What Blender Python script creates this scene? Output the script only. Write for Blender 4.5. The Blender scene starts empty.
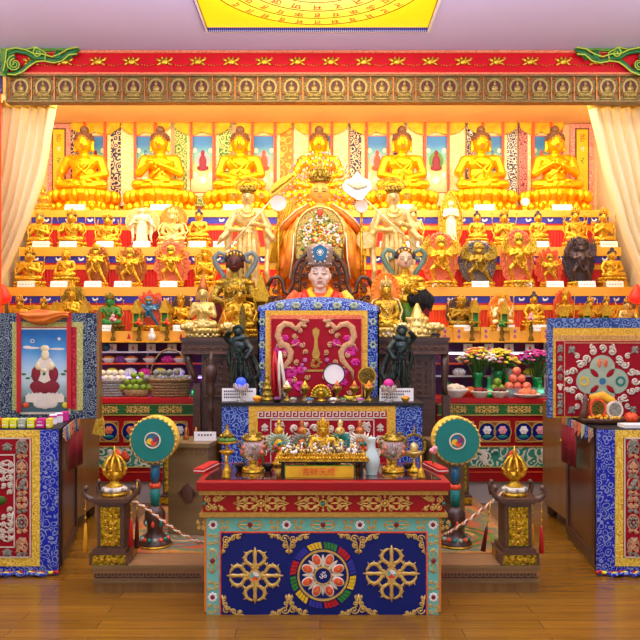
import bpy, bmesh, math, random
from mathutils import Vector, Matrix, Euler
PI = math.pi
R = math.radians
sin, cos = math.sin, math.cos
rnd = random.Random(11)
C = bpy.context.scene.collection
SC = bpy.context.scene
CAMH = 1.57
FL = 720.0

def X(px, Z): return (px - 320.0) * Z / FL
def H(py, Z): return CAMH - (py - 335.0) * Z / FL

def lin(h):
    h = h.lstrip('#')
    out = []
    for i in (0, 2, 4):
        c = int(h[i:i+2], 16) / 255.0
        out.append(c / 12.92 if c <= 0.04045 else ((c + 0.055) / 1.055) ** 2.4)
    return (out[0], out[1], out[2], 1.0)

# ---------------------------------------------------------------- materials
M = {}
def newmat(name):
    m = bpy.data.materials.new(name)
    m.use_nodes = True
    nt = m.node_tree
    b = nt.nodes.get('Principled BSDF')
    M[name] = m
    return m, nt, b

def N(nt, t, **kw):
    n = nt.nodes.new(t)
    for k, v in kw.items():
        if k in n.inputs: n.inputs[k].default_value = v
        else: setattr(n, k, v)
    return n

def coords(nt, scale=(1, 1, 1), rot=(0, 0, 0), kind='Object'):
    tc = nt.nodes.new('ShaderNodeTexCoord')
    mp = nt.nodes.new('ShaderNodeMapping')
    mp.inputs['Scale'].default_value = scale
    mp.inputs['Rotation'].default_value = rot
    nt.links.new(tc.outputs[kind], mp.inputs['Vector'])
    return mp.outputs['Vector']

def ramp(nt, fac, stops, interp='LINEAR'):
    r = nt.nodes.new('ShaderNodeValToRGB')
    r.color_ramp.interpolation = interp
    el = r.color_ramp.elements
    while len(el) < len(stops): el.new(0.5)
    for e, (p, c) in zip(el, stops):
        e.position = p
        e.color = lin(c) if isinstance(c, str) else c
    nt.links.new(fac, r.inputs['Fac'])
    return r.outputs['Color']

def plain(name, c, rough=0.5, metal=0.0, var=0.12, scale=18, bump=0.0, c2=None, spec=0.5, sheen=0, coat=0, bscale=None):
    """colour with a soft natural mottling, optional bump"""
    m, nt, b = newmat(name)
    v = coords(nt)
    no = N(nt, 'ShaderNodeTexNoise'); no.inputs['Scale'].default_value = scale; no.inputs['Detail'].default_value = 3
    nt.links.new(v, no.inputs['Vector'])
    a = lin(c)
    if c2: d = lin(c2)
    else: d = tuple(x * (1 - var) for x in a[:3]) + (1,)
    nt.links.new(ramp(nt, no.outputs['Fac'], [(0.35, d), (0.62, a)]), b.inputs['Base Color'])
    b.inputs['Roughness'].default_value = rough
    b.inputs['Metallic'].default_value = metal
    b.inputs['Specular IOR Level'].default_value = spec
    if coat: b.inputs['Coat Weight'].default_value = coat
    if bump:
        n2 = N(nt, 'ShaderNodeTexNoise'); n2.inputs['Scale'].default_value = bscale or scale * 3
        nt.links.new(v, n2.inputs['Vector'])
        bp = nt.nodes.new('ShaderNodeBump'); bp.inputs['Strength'].default_value = bump; bp.inputs['Distance'].default_value = 0.01
        nt.links.new(n2.outputs['Fac'], bp.inputs['Height'])
        nt.links.new(bp.outputs['Normal'], b.inputs['Normal'])
    return m

def emit(name, c, s):
    m, nt, b = newmat(name)
    b.inputs['Base Color'].default_value = lin(c)
    b.inputs['Emission Color'].default_value = lin(c)
    b.inputs['Emission Strength'].default_value = s
    return m

def glass(name, c, rough=0.05, trans=0.9):
    m, nt, b = newmat(name)
    b.inputs['Base Color'].default_value = lin(c)
    b.inputs['Roughness'].default_value = rough
    b.inputs['Transmission Weight'].default_value = trans
    b.inputs['IOR'].default_value = 1.4
    return m

def brocade(name, base, motif, motif2=None, scale=10.0, width=0.11, rough=0.55, warp=0.6, dens=0.5, metal=0.0):
    """woven silk: curling tendrils (rings round scattered centres, broken up) over a ground colour"""
    m, nt, b = newmat(name)
    v = coords(nt)
    no = N(nt, 'ShaderNodeTexNoise'); no.inputs['Scale'].default_value = scale * .7; no.inputs['Detail'].default_value = 1
    nt.links.new(v, no.inputs['Vector'])
    mx = nt.nodes.new('ShaderNodeVectorMath'); mx.operation = 'MULTIPLY_ADD'
    nt.links.new(no.outputs['Color'], mx.inputs[0]); mx.inputs[1].default_value = (warp / scale,) * 3
    nt.links.new(v, mx.inputs[2])
    vo = N(nt, 'ShaderNodeTexVoronoi'); vo.inputs['Scale'].default_value = scale
    nt.links.new(mx.outputs[0], vo.inputs['Vector'])
    # rings at several radii
    w = nt.nodes.new('ShaderNodeMath'); w.operation = 'MULTIPLY'; w.inputs[1].default_value = 17.0
    nt.links.new(vo.outputs['Distance'], w.inputs[0])
    s = nt.nodes.new('ShaderNodeMath'); s.operation = 'SINE'
    nt.links.new(w.outputs[0], s.inputs[0])
    st = [(0.0, base), (dens, base), (min(dens + .05, .97), motif), (1.0, motif)]
    mr = nt.nodes.new('ShaderNodeMapRange'); mr.inputs[1].default_value = -1; mr.inputs[2].default_value = 1
    nt.links.new(s.outputs[0], mr.inputs[0])
    colA = ramp(nt, mr.outputs[0], st)
    if motif2:
        v2 = N(nt, 'ShaderNodeTexVoronoi'); v2.inputs['Scale'].default_value = scale * .6
        nt.links.new(v, v2.inputs['Vector'])
        f2 = ramp(nt, v2.outputs['Distance'], [(0.0, (1, 1, 1, 1)), (0.24, (1, 1, 1, 1)), (0.28, (0, 0, 0, 1)), (1, (0, 0, 0, 1))])
        mc = nt.nodes.new('ShaderNodeMix'); mc.data_type = 'RGBA'
        nt.links.new(f2, mc.inputs[0]); nt.links.new(colA, mc.inputs[6])
        v3 = ramp(nt, mr.outputs[0], [(0, motif2), (.5, motif2), (.55, motif), (1, motif)])
        nt.links.new(v3, mc.inputs[7])
        colA = mc.outputs[2]
    nt.links.new(colA, b.inputs['Base Color'])
    b.inputs['Roughness'].default_value = rough
    b.inputs['Metallic'].default_value = metal
    b.inputs['Specular IOR Level'].default_value = 0.3
    return m

def wood(name, c1, c2, scale=(1, 1, 12), rough=0.35, coat=0.2):
    m, nt, b = newmat(name)
    v = coords(nt, scale)
    no = N(nt, 'ShaderNodeTexNoise'); no.inputs['Scale'].default_value = 3; no.inputs['Detail'].default_value = 6; no.inputs['Distortion'].default_value = .6
    nt.links.new(v, no.inputs['Vector'])
    nt.links.new(ramp(nt, no.outputs['Fac'], [(0.3, c1), (0.7, c2)]), b.inputs['Base Color'])
    b.inputs['Roughness'].default_value = rough
    b.inputs['Coat Weight'].default_value = coat
    return m

ORDER = []
# ---------------------------------------------------------------- mesh builder
class MB:
    def __init__(s):
        s.v = []; s.f = []; s.m = []; s.sm = []; s.mi = 0; s.T = None
    def add(s, vs, fs, smooth=True):
        o = len(s.v)
        if s.T is not None: vs = [s.T @ Vector(p) for p in vs]
        s.v += [tuple(p) for p in vs]
        for f in fs:
            s.f.append([i + o for i in f]); s.m.append(s.mi); s.sm.append(smooth)
        return s
    def box(s, x0, x1, y0, y1, z0, z1):
        vs = [(x, y, z) for z in (z0, z1) for y in (y0, y1) for x in (x0, x1)]
        s.add(vs, [(0, 2, 3, 1), (4, 5, 7, 6), (0, 1, 5, 4), (2, 6, 7, 3), (0, 4, 6, 2), (1, 3, 7, 5)], False); return s
    def prism(s, poly, y0, y1):
        """outline in XZ, extruded from y0 (front) to y1"""
        n = len(poly)
        ar = sum(poly[i][0] * poly[(i + 1) % n][1] - poly[(i + 1) % n][0] * poly[i][1] for i in range(n))
        if ar < 0: poly = poly[::-1]
        vs = [(x, y0, z) for x, z in poly] + [(x, y1, z) for x, z in poly]
        fs = [list(range(n)), list(range(2 * n - 1, n - 1, -1))]
        for i in range(n):
            j = (i + 1) % n
            fs.append((i, i + n, j + n, j))
        s.add(vs, fs, False); return s
    def slab(s, poly, z0, z1):
        """outline in XY, extruded up"""
        n = len(poly)
        ar = sum(poly[i][0] * poly[(i + 1) % n][1] - poly[(i + 1) % n][0] * poly[i][1] for i in range(n))
        if ar < 0: poly = poly[::-1]
        vs = [(x, y, z0) for x, y in poly] + [(x, y, z1) for x, y in poly]
        fs = [list(range(n - 1, -1, -1)), list(range(n, 2 * n))]
        for i in range(n):
            j = (i + 1) % n
            fs.append((i, j, j + n, i + n))
        s.add(vs, fs, False); return s
    def lathe(s, prof, n=16, c=(0, 0, 0), sx=1, sy=1, smooth=True, a0=0):
        vs = []; fs = []
        for r, z in prof:
            for i in range(n):
                a = a0 + 2 * PI * i / n
                vs.append((c[0] + r * cos(a) * sx, c[1] + r * sin(a) * sy, c[2] + z))
        k = len(prof)
        for j in range(k - 1):
            for i in range(n):
                i2 = (i + 1) % n
                fs.append((j * n + i, j * n + i2, (j + 1) * n + i2, (j + 1) * n + i))
        fs.append(list(range(n - 1, -1, -1))); fs.append(list(range((k - 1) * n, k * n)))
        s.add(vs, fs, smooth); return s
    def ell(s, c, r, n=12, m=8, rot=None):
        if not hasattr(r, '__len__'): r = (r, r, r)
        vs = []; fs = []
        for j in range(1, m):
            t = PI * j / m
            for i in range(n):
                a = 2 * PI * i / n
                vs.append(Vector((r[0] * sin(t) * cos(a), r[1] * sin(t) * sin(a), r[2] * cos(t))))
        vs.append(Vector((0, 0, r[2]))); vs.append(Vector((0, 0, -r[2])))
        if rot: 
            E = Euler(rot).to_matrix(); vs = [E @ p for p in vs]
        c = Vector(c); vs = [p + c for p in vs]
        for j in range(m - 2):
            for i in range(n):
                i2 = (i + 1) % n
                fs.append((j * n + i, (j + 1) * n + i, (j + 1) * n + i2, j * n + i2))
        t = (m - 1) * n
        for i in range(n):
            i2 = (i + 1) % n
            fs.append((t, i, i2)); fs.append((t + 1, (m - 2) * n + i2, (m - 2) * n + i))
        s.add(vs, fs, True); return s
    def tube(s, pts, r, n=6, closed=False, flat=1.0):
        pts = [Vector(p) for p in pts]; k = len(pts)
        if not hasattr(r, '__len__'): r = [r] * k
        vs = []; fs = []; up = None
        for i, p in enumerate(pts):
            if closed: d = pts[(i + 1) % k] - pts[i - 1]
            else: d = pts[min(i + 1, k - 1)] - pts[max(i - 1, 0)]
            if d.length < 1e-9: d = Vector((0, 0, 1))
            d.normalize()
            if up is None:
                up = Vector((0, 1, 0)) if abs(d.y) < .9 else Vector((1, 0, 0))
            a = d.cross(up)
            if a.length < 1e-6: a = d.cross(Vector((1, 0, .3)))
            a.normalize(); b = a.cross(d).normalized(); up = b
            for j in range(n):
                t = 2 * PI * j / n
                vs.append(p + a * cos(t) * r[i] + b * sin(t) * r[i] * flat)
        for i in range(k if closed else k - 1):
            i2 = (i + 1) % k
            for j in range(n):
                j2 = (j + 1) % n
                fs.append((i * n + j, i * n + j2, i2 * n + j2, i2 * n + j))
        if not closed:
            fs.append(list(range(n - 1, -1, -1))); fs.append(list(range((k - 1) * n, k * n)))
        s.add(vs, fs, True); return s
    def cap(s, a, b, ra, rb, n=10):
        a = Vector(a); b = Vector(b); d = (b - a)
        L = d.length
        if L < 1e-6: return s.ell(a, ra)
        d.normalize()
        pts = [a - d * ra * .9, a - d * ra * .5, a]
        rr = [ra * .35, ra * .85, ra]
        pts += [a + d * L * .5, b, b + d * rb * .5, b + d * rb * .9]
        rr += [(ra + rb) / 2, rb, rb * .85, rb * .35]
        return s.tube(pts, rr, n)
    def ring(s, c, r0, r1, y0, y1, n=32, sz=1.0):
        """flat annulus facing -Y"""
        vs = []; fs = []
        for i in range(n):
            a = 2 * PI * i / n; ca = cos(a); sa = sin(a) * sz
            for (r, y) in ((r0, y0), (r1, y0), (r1, y1), (r0, y1)):
                vs.append((c[0] + r * ca, y, c[1] + r * sa))
        for i in range(n):
            j = (i + 1) % n
            for k in range(4):
                l = (k + 1) % 4
                fs.append((i * 4 + k, i * 4 + l, j * 4 + l, j * 4 + k))
        s.add(vs, fs, False); return s
    def disc(s, c, r, y0, y1, n=28, sz=1.0):
        return s.prism([(c[0] + r * cos(2 * PI * i / n), c[1] + r * sz * sin(2 * PI * i / n)) for i in range(n)], y0, y1)
    def curl(s, cx, cz, r, a0, turns, y, t, n=13, sq=1.0):
        """a spiral tendril in the XZ plane whose outer end is at angle a0"""
        pts = []; rr = []
        for i in range(n):
            f = i / (n - 1)
            a = a0 + turns * 2 * PI * f
            q = r * (1 - f * .82)
            pts.append((cx + q * cos(a), y, cz + q * sin(a) * sq)); rr.append(t * (1 - .35 * f))
        s.tube(pts, rr, 5); s.ell(pts[-1], t * 1.5, 6, 4); return s
    def merge(s, o, T=None):
        off = len(s.v)
        s.v += [tuple(T @ Vector(p)) if T is not None else p for p in o.v]
        s.f += [[i + off for i in f] for f in o.f]; s.m += o.m; s.sm += o.sm
        return s
    def build(s, name, mats, parent=None, world=False):
        if not isinstance(mats, (list, tuple)): mats = [mats]
        me = bpy.data.meshes.new(name)
        vs = s.v
        if world and parent is not None:
            L = parent.location
            vs = [(p[0] - L.x, p[1] - L.y, p[2] - L.z) for p in vs]
        me.from_pydata(vs, [], s.f)
        for mt in mats: me.materials.append(mt if not isinstance(mt, str) else M[mt])
        me.polygons.foreach_set('material_index', s.m)
        me.polygons.foreach_set('use_smooth', s.sm)
        me.update()
        o = bpy.data.objects.new(name, me); C.objects.link(o)
        if parent is not None: o.parent = parent; ORDER.append((name, o))
        return o

def fuse(mb, voxel, smooth=4, fac=0.6):
    """turns overlapping volumes into one continuous skin and returns a mesh builder with it"""
    o = mb.build('tmp_fuse', [])
    r = o.modifiers.new('r', 'REMESH'); r.mode = 'VOXEL'; r.voxel_size = voxel; r.use_smooth_shade = True
    if smooth:
        sm = o.modifiers.new('s', 'SMOOTH'); sm.factor = fac; sm.iterations = smooth
    dg = bpy.context.evaluated_depsgraph_get(); dg.update()
    ev = o.evaluated_get(dg); me = ev.to_mesh()
    out = MB()
    out.v = [tuple(v.co) for v in me.vertices]
    out.f = [list(p.vertices) for p in me.polygons]
    out.m = [0] * len(out.f); out.sm = [True] * len(out.f)
    ev.to_mesh_clear()
    m0 = o.data
    bpy.data.objects.remove(o); bpy.data.meshes.remove(m0)
    return out

def tag(o, label=None, cat=None, group=None, kind=None):
    if label: o['label'] = label
    if cat: o['category'] = cat
    if group: o['group'] = group
    if kind: o['kind'] = kind
    return o

def thing(name, label, cat, loc=(0, 0, 0), rz=0, group=None):
    o = bpy.data.objects.new(name, None); C.objects.link(o)
    o.empty_display_size = .05
    o.location = loc; o.rotation_euler = (0, 0, rz)
    return tag(o, label, cat, group)

def struct(name, mb, mats):
    o = mb.build(name, mats); o['kind'] = 'structure'; return o

def copytree(o, parent=None):
    c = o.copy(); C.objects.link(c)
    if parent is not None: c.parent = parent
    for ch in [k for k in KIDS.get(o.name, [])]:
        copytree(ch, c)
    return c
KIDS = {}
def index_kids():
    KIDS.clear()
    for o in bpy.data.objects:
        if o.parent: KIDS.setdefault(o.parent.name, []).append(o)

def text(body, size, loc, mat, name='lettering', parent=None, world=True, depth=.001, rot=(PI/2, 0, 0), font=None):
    cu = bpy.data.curves.new('t', 'FONT'); cu.body = body; cu.size = size; cu.extrude = depth
    cu.align_x = 'CENTER'; cu.align_y = 'CENTER'
    o = bpy.data.objects.new('t', cu); C.objects.link(o)
    dg = bpy.context.evaluated_depsgraph_get(); dg.update()
    me = bpy.data.meshes.new_from_object(o.evaluated_get(dg))
    bpy.data.objects.remove(o); bpy.data.curves.remove(cu)
    me.transform(Matrix.Translation(Vector(loc)) @ Euler(rot).to_matrix().to_4x4())
    if world and parent is not None: me.transform(Matrix.Translation(-parent.location))
    me.materials.clear(); me.materials.append(M[mat])
    n = bpy.data.objects.new(name, me); C.objects.link(n)
    if parent is not None: n.parent = parent
    return n

# ---------------------------------------------------------------- shared ornament shapes
def filigree(mb, cx, cz, w, h, y, t, core=True):
    """pointed cartouche of paired scrolls round a rosette, w x h overall"""
    hw, hh = w / 2, h / 2
    for sx in (-1, 1):
        for sz in (-1, 1):
            mb.curl(cx + sx * hw * .26, cz + sz * hh * .52, hh * .42, PI/2 - sx*sz*0 if sz > 0 else -PI/2, sx * sz * 1.3, y, t)
            mb.curl(cx + sx * hw * .55, cz + sz * hh * .42, hh * .36, PI/2 if sz > 0 else -PI/2, -sx * sz * 1.3, y, t)
            mb.curl(cx + sx * hw * .80, cz + sz * hh * .62, hh * .24, -PI/2 if sz > 0 else PI/2, sx * sz * 1.2, y, t * .9)
            mb.tube([(cx + sx * hw * .12, y, cz + sz * hh * .12), (cx + sx * hw * .4, y, cz + sz * hh * .75), (cx + sx * hw * .72, y, cz + sz * hh * .3), (cx + sx * hw, y, cz)], [t * 1.2, t, t, t * .4], 5)
        mb.ell((cx + sx * hw * .42, y, cz), (hw * .16, t, hh * .12), 8, 5)
        mb.ell((cx + sx * hw * .72, y, cz), (hw * .14, t, hh * .09), 8, 5)
    if core:
        mb.ell((cx, y - t * .6, cz), (hh * .22, t * 2, hh * .22), 10, 6)
        for k in range(8):
            a = k * PI / 4
            mb.ell((cx + hh * .38 * cos(a), y, cz + hh * .38 * sin(a)), (hh * .15, t * 1.3, hh * .15), 7, 5)
        mb.ell((cx, y, cz + hh * .8), (hh * .16, t, hh * .22), 7, 5)
        mb.ell((cx, y, cz - hh * .8), (hh * .16, t, hh * .22), 7, 5)

def corner(mb, cx, cz, w, h, sx, sz, y, t):
    """corner spray of scrolls growing from (cx,cz) towards sx,sz"""
    mb.curl(cx + sx * w * .2, cz + sz * h * .25, min(w, h) * .22, 0, sx * sz * 1.3, y, t)
    mb.curl(cx + sx * w * .52, cz + sz * h * .16, min(w, h) * .17, PI, -sx * sz * 1.2, y, t)
    mb.curl(cx + sx * w * .8, cz + sz * h * .12, min(w, h) * .13, 0, sx * sz * 1.2, y, t)
    mb.curl(cx + sx * w * .16, cz + sz * h * .58, min(w, h) * .16, PI / 2, sx * sz * 1.2, y, t)
    mb.curl(cx + sx * w * .1, cz + sz * h * .85, min(w, h) * .1, PI / 2, -sx * sz * 1.2, y, t)
    mb.tube([(cx, y, cz + sz * h), (cx + sx * w * .1, y, cz + sz * h * .4), (cx + sx * w * .35, y, cz + sz * h * .3), (cx + sx * w * .6, y, cz + sz * h * .05), (cx + sx * w, y, cz)], t, 5)

def medallion(mb, cx, cz, w, h, y, t, kind=0):
    """embroidered auspicious emblem: 0 knot, 1 parasol, 2 conch, 3 flower, 4 vase, 5 banner"""
    hw, hh = w / 2, h / 2
    k = kind % 6
    L = lambda pts, r=t: mb.tube([(cx + a * hw, y, cz + b * hh) for a, b in pts], r, 5)
    if k == 0:
        for d in (-.45, 0, .45):
            L([(-.8 + d * .3, d - .35), (.5 + d * .3, d + .45)]); L([(.8 + d * .3, d - .35), (-.5 + d * .3, d + .45)])
        for a in range(4):
            mb.ring((cx + hw * .7 * cos(a * PI / 2 + PI / 4), cz + hh * .7 * sin(a * PI / 2 + PI / 4)), hw * .12, hw * .3, y - t, y, 10)
    elif k == 1:
        mb.prism([(cx - hw * .8, cz + hh * .1), (cx, cz + hh * .8), (cx + hw * .8, cz + hh * .1)], y - t, y)
        mb.prism([(cx - hw * .6, cz - hh * .1), (cx + hw * .6, cz - hh * .1), (cx + hw * .6, cz + hh * .06), (cx - hw * .6, cz + hh * .06)], y - t, y)
        L([(0, 0), (0, -.9)]); mb.curl(cx - hw * .4, cz - hh * .55, hw * .3, 0, 1.2, y, t * .8); mb.curl(cx + hw * .4, cz - hh * .55, hw * .3, PI, -1.2, y, t * .8)
    elif k == 2:
        mb.ell((cx, y, cz), (hw * .45, t * 1.5, hh * .7), 10, 6, (0, R(25), 0)); mb.ell((cx + hw * .3, y, cz + hh * .4), (hw * .4, t * 1.5, hh * .3), 9, 6)
        mb.curl(cx - hw * .4, cz - hh * .5, hw * .4, 0, 1.3, y, t); mb.curl(cx + hw * .5, cz - hh * .4, hw * .3, 0, -1.3, y, t)
    elif k == 3:
        for a in range(8):
            mb.ell((cx + hw * .55 * cos(a * PI / 4), y, cz + hh * .55 * sin(a * PI / 4)), (hw * .22, t * 1.2, hh * .22), 7, 5)
        mb.ell((cx, y - t, cz), (hw * .2, t, hh * .2), 8, 5)
    elif k == 4:
        mb.prism([(cx - hw * .3, cz - hh * .8), (cx + hw * .3, cz - hh * .8), (cx + hw * .6, cz), (cx + hw * .25, cz + hh * .4), (cx + hw * .4, cz + hh * .7), (cx - hw * .4, cz + hh * .7), (cx - hw * .25, cz + hh * .4), (cx - hw * .6, cz)], y - t, y)
        mb.curl(cx - hw * .7, cz + hh * .3, hw * .28, 0, 1.2, y, t * .8); mb.curl(cx + hw * .7, cz + hh * .3, hw * .28, PI, -1.2, y, t * .8)
    else:
        mb.curl(cx - hw * .35, cz + hh * .3, hw * .45, 0, 1.4, y, t); mb.curl(cx + hw * .35, cz + hh * .3, hw * .45, PI, -1.4, y, t)
        mb.curl(cx - hw * .35, cz - hh * .35, hw * .45, 0, -1.4, y, t); mb.curl(cx + hw * .35, cz - hh * .35, hw * .45, PI, 1.4, y, t)

def meander(mb, x0, x1, z0, z1, y0, y1, n):
    """Greek key band"""
    p = (x1 - x0) / n; h = z1 - z0; t = h * .17
    for i in range(n):
        a = x0 + i * p
        mb.box(a, a + p, y0, y1, z0, z0 + t)
        mb.box(a, a + t, y0, y1, z0 + t, z1 - t)
        mb.box(a, a + p * .78, y0, y1, z1 - t, z1)
        mb.box(a + p * .78 - t, a + p * .78, y0, y1, z0 + h * .38, z1 - t)
        mb.box(a + p * .36, a + p * .78 - t, y0, y1, z0 + h * .38, z0 + h * .38 + t)
# ---------------------------------------------------------------- palette
plain('buddha_gold', '#ffb210', .28, .78, var=.08, scale=6)
plain('face_gold', '#f6b850', .5, .15, var=.04, scale=6)
plain('gold', '#f6c63c', .30, .78, c2='#a87c18', scale=50, bump=.3, bscale=160)  # darker ochre mottling imitates shade in the crevices of the relief
plain('pale_gold', '#f4dc8c', .34, .6, c2='#c8a850', scale=34, bump=.25, bscale=120)
plain('cream_gold', '#fbe9b4', .42, .25, var=.12, scale=20)
plain('old_gold', '#c0a038', .34, .78, c2='#64501a', scale=60, bump=.4, bscale=140)
plain('gold_paint', '#c99a3e', .45, .25, var=.25, scale=50)
plain('relief_gold', '#e8c062', .42, .35, var=.28, scale=90)
plain('dark_gold', '#8c7226', .4, .7, c2='#3d2c10', scale=70, bump=.4, bscale=120)
plain('panel_gold', '#d8b81e', .3, .8, c2='#4a3a08', scale=60, bump=.6, bscale=90)
plain('copper', '#c9773a', .35, .75, var=.35, scale=40, bump=.3)
plain('salmon', '#f08a5a', .5, .1, c2='#cf5b36', scale=70, bump=.3)
plain('coral', '#f7602a', .5, .0, c2='#d63a18', scale=60, bump=.3)
plain('nimbus', '#ff9a2a', .5, .1, c2='#f07f18', scale=10)
plain('cream_halo', '#f7dc96', .5, .2, c2='#e8b865', scale=60, bump=.3)
plain('silver', '#9a8f84', .32, .85, c2='#4c4340', scale=60, bump=.5, bscale=100)
plain('dark_silver', '#6c5c5c', .35, .8, c2='#352a2e', scale=60, bump=.5, bscale=100)
plain('bronze', '#33423c', .3, .55, c2='#121a18', scale=30, bump=.3)
plain('maroon_skin', '#5a2522', .45, .1, var=.3)
plain('skin_lama', '#e3c4b0', .5, 0, var=.04, scale=9)
plain('skin', '#e6c09a', .5, 0, var=.06)
plain('hair_blue', '#3a2a3c', .6, 0, var=.2)
plain('hair_brown', '#6e4426', .6, 0, var=.2)
plain('black', '#14110f', .5, 0)
plain('yak', '#1d1a17', .8, 0, c2='#000000', scale=90, bump=.6)
plain('red', '#c8141c', .4, 0, var=.08, scale=5)
plain('table_red', '#a00a12', .4, 0, var=.08, scale=5, spec=.3)
plain('beam_red', '#c80818', .45, 0, var=.1, scale=6, spec=.2)
plain('beam_gold', '#86682e', .5, .25, c2='#665024', scale=50)
plain('robe_gold', '#f6de98', .4, .35, c2='#e2bc60', scale=26)
plain('tabletop_gloss', '#4a2018', .12, 0, var=.1, scale=5, coat=.6)
plain('beam_relief', '#ae9048', .42, .4, var=.3, scale=90)
plain('drape_red', '#e02414', .6, 0, var=.18, scale=5)
plain('drape_orange', '#ec4a18', .6, 0, var=.18, scale=5)
plain('orange', '#f2801c', .55, 0, var=.1)
plain('orange_silk', '#f08a1c', .45, 0, c2='#e06a10', scale=8)
plain('robe_orange', '#f59a20', .4, .2, c2='#e8701a', scale=10)
plain('shelf_orange', '#eeae38', .4, 0, var=.04, scale=3)
plain('royal_blue', '#2f2fa0', .5, 0, var=.08)
plain('table_blue', '#001a6c', .38, 0, var=.1, scale=4, spec=.35)
plain('turquoise', '#6fc4b4', .45, 0, var=.1, scale=30)
plain('teal', '#067e70', .45, 0, var=.05, scale=4)
plain('green', '#2f8a36', .5, 0, var=.2)
plain('carve_green', '#5f8a1e', .5, 0, c2='#3f6a18', scale=12)
plain('carve_green_dark', '#1f6a2a', .5, 0, var=.2)
plain('lime', '#b7c93a', .5, 0)
plain('yellow', '#f4c81c', .5, 0, var=.1)
plain('lemon', '#f2ef20', .4, 0)
plain('white', '#f4f0e8', .5, 0, var=.03)
plain('offwhite', '#e8dcc4', .6, 0, var=.08)
plain('thread_white', '#dcd0b8', .7, 0, var=.1)
plain('thread_grey', '#9aa08c', .7, 0, c2='#7a6a58', scale=60)
plain('thread_tan', '#d9a878', .7, 0, c2='#c08a5c', scale=50)
plain('thread_mint', '#a8b898', .7, 0, var=.1)
plain('magenta', '#d8208c', .4, 0, var=.1)
plain('pink', '#f0a0a8', .5, 0, var=.1)
plain('maroon', '#861426', .6, 0, var=.12)
plain('silk_red', '#a00a20', .6, 0, var=.1, scale=12, spec=.2)
plain('dark_red', '#5a0e14', .5, 0)
plain('slate', '#7d8a86', .4, .2, var=.15)
plain('ribbon_green', '#6c8c74', .45, .2, var=.15)
plain('celadon', '#c3d8cf', .22, 0, var=.04, coat=.5)
plain('fruit_green', '#8fae2a', .4, 0, c2='#6f9420', scale=15)
plain('fruit_red', '#dc5a4a', .4, 0, c2='#e88a60', scale=15)
plain('fruit_orange', '#f08a1a', .45, 0)
plain('leaf', '#3f7a2a', .5, 0, var=.35)
plain('petal_yellow', '#f0dc3a', .6, 0)
plain('petal_white', '#f2eef0', .6, 0)
plain('petal_purple', '#a04a9a', .6, 0, c2='#c86a90', scale=40)
plain('wicker', '#a88a5c', .7, 0, c2='#6a4e2c', scale=80, bump=.5)
plain('cloth_yellow', '#f0b818', .6, 0, c2='#e09a10', scale=14)
plain('grey_cloth', '#9a9a90', .7, 0, c2='#6a7068', scale=80)
plain('taupe', '#a08a80', .6, 0, c2='#8a746c', scale=40)
plain('gem_blue', '#0e6a94', .25, 0, coat=.5)
plain('eyeline', '#3a2420', .5, 0)
plain('lip', '#b8605a', .45, 0)
plain('wall_cream', '#f3dcae', .8, 0, var=.03, scale=2)
plain('wall_alcove', '#f6d298', .8, 0, var=.03, scale=2)
plain('ceiling_paint', '#d6cdf0', .85, 0, var=.02, scale=1.2)
plain('plinth_grey', '#b4aa9e', .7, 0, var=.08, scale=3)
plain('niche_maroon', '#7c1830', .6, 0, var=.15)
plain('purple', '#6a3a8c', .6, 0, c2='#8a2a50', scale=9)
plain('white_shelf', '#e6e6f0', .3, 0)
plain('painting_sky', '#3f9ad0', .5, 0)
wood('dark_wood', '#3a2418', '#56382a', (2, 2, 9), .4)
wood('carved_wood', '#4a2c1e', '#6a4430', (4, 4, 10), .42)
wood('cabinet_wood', '#4e3018', '#6a441f', (6, 6, .8), .3, .3)
wood('light_wood', '#7a5222', '#946a32', (6, 6, .8), .3, .3)
wood('bench_wood', '#6e5630', '#82693c', (1, 4, 4), .45)
wood('platform_wood', '#8a6440', '#a07850', (1, 3, 5), .45)
wood('ped_brown', '#4c3020', '#5e3e2a', (4, 4, 4), .4)
glass('crystal', '#f4ece0', .08, .75)
glass('shelf_glass', '#dfe8f0', .04, .8)
glass('bottle_green', '#1fae5a', .08, .55)
emit('glow_white', '#ffffff', 4.0)
emit('glow_purple', '#9a6cff', 10.0)
emit('glow_blue', '#2a4cff', 1.2)
emit('lamp_red', '#ff2a18', .7)
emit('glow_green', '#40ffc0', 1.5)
emit('warm_lamp', '#ffd9a0', 8.0)
emit('cool_lamp', '#fff4ee', 4.0)
brocade('broc_blue', '#0620a8', '#8c9cc4', '#3a4c96', scale=26, dens=.74)
brocade('broc_navy', '#1a2848', '#8a9c9c', None, scale=34, dens=.68)
brocade('broc_desk', '#0a2c8c', '#7f9cc8', '#2a50a0', scale=26, dens=.70)
brocade('broc_top_blue', '#26427c', '#7c96bc', '#345084', scale=24, dens=.68)
brocade('broc_gold', '#d8a22a', '#e6bc48', '#b88824', scale=22, dens=.6)
brocade('broc_gold_green', '#a9ac5a', '#c8c87a', None, scale=30, dens=.55)
brocade('broc_red', '#a8142a', '#c43a44', None, scale=20, dens=.6)
brocade('broc_yellow', '#e0b42a', '#f4d860', '#c88c20', scale=24, dens=.6)
brocade('hang_navy', '#2c2c4c', '#e8c890', None, scale=16, dens=.6)
brocade('hang_green', '#4a8a34', '#f0dc80', None, scale=16, dens=.55)
brocade('hang_orange', '#f07a1c', '#f8b040', None, scale=10, dens=.7)
brocade('hang_cream', '#f6dfa4', '#f2cf84', None, scale=12, dens=.6)
brocade('hang_rose', '#d88a78', '#8a3a44', None, scale=20, dens=.6)
brocade('hang_black', '#3a3036', '#e8e0d0', None, scale=20, dens=.6)
brocade('hang_pink', '#f08080', '#f8b49c', None, scale=22, dens=.6)
brocade('carve_scene', '#2c8a6c', '#d8d8b8', '#1c5a4a', scale=13, dens=.66)
brocade('jewels', '#f0c860', '#e05a3a', '#f8ecd0', scale=34, dens=.66)
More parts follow.
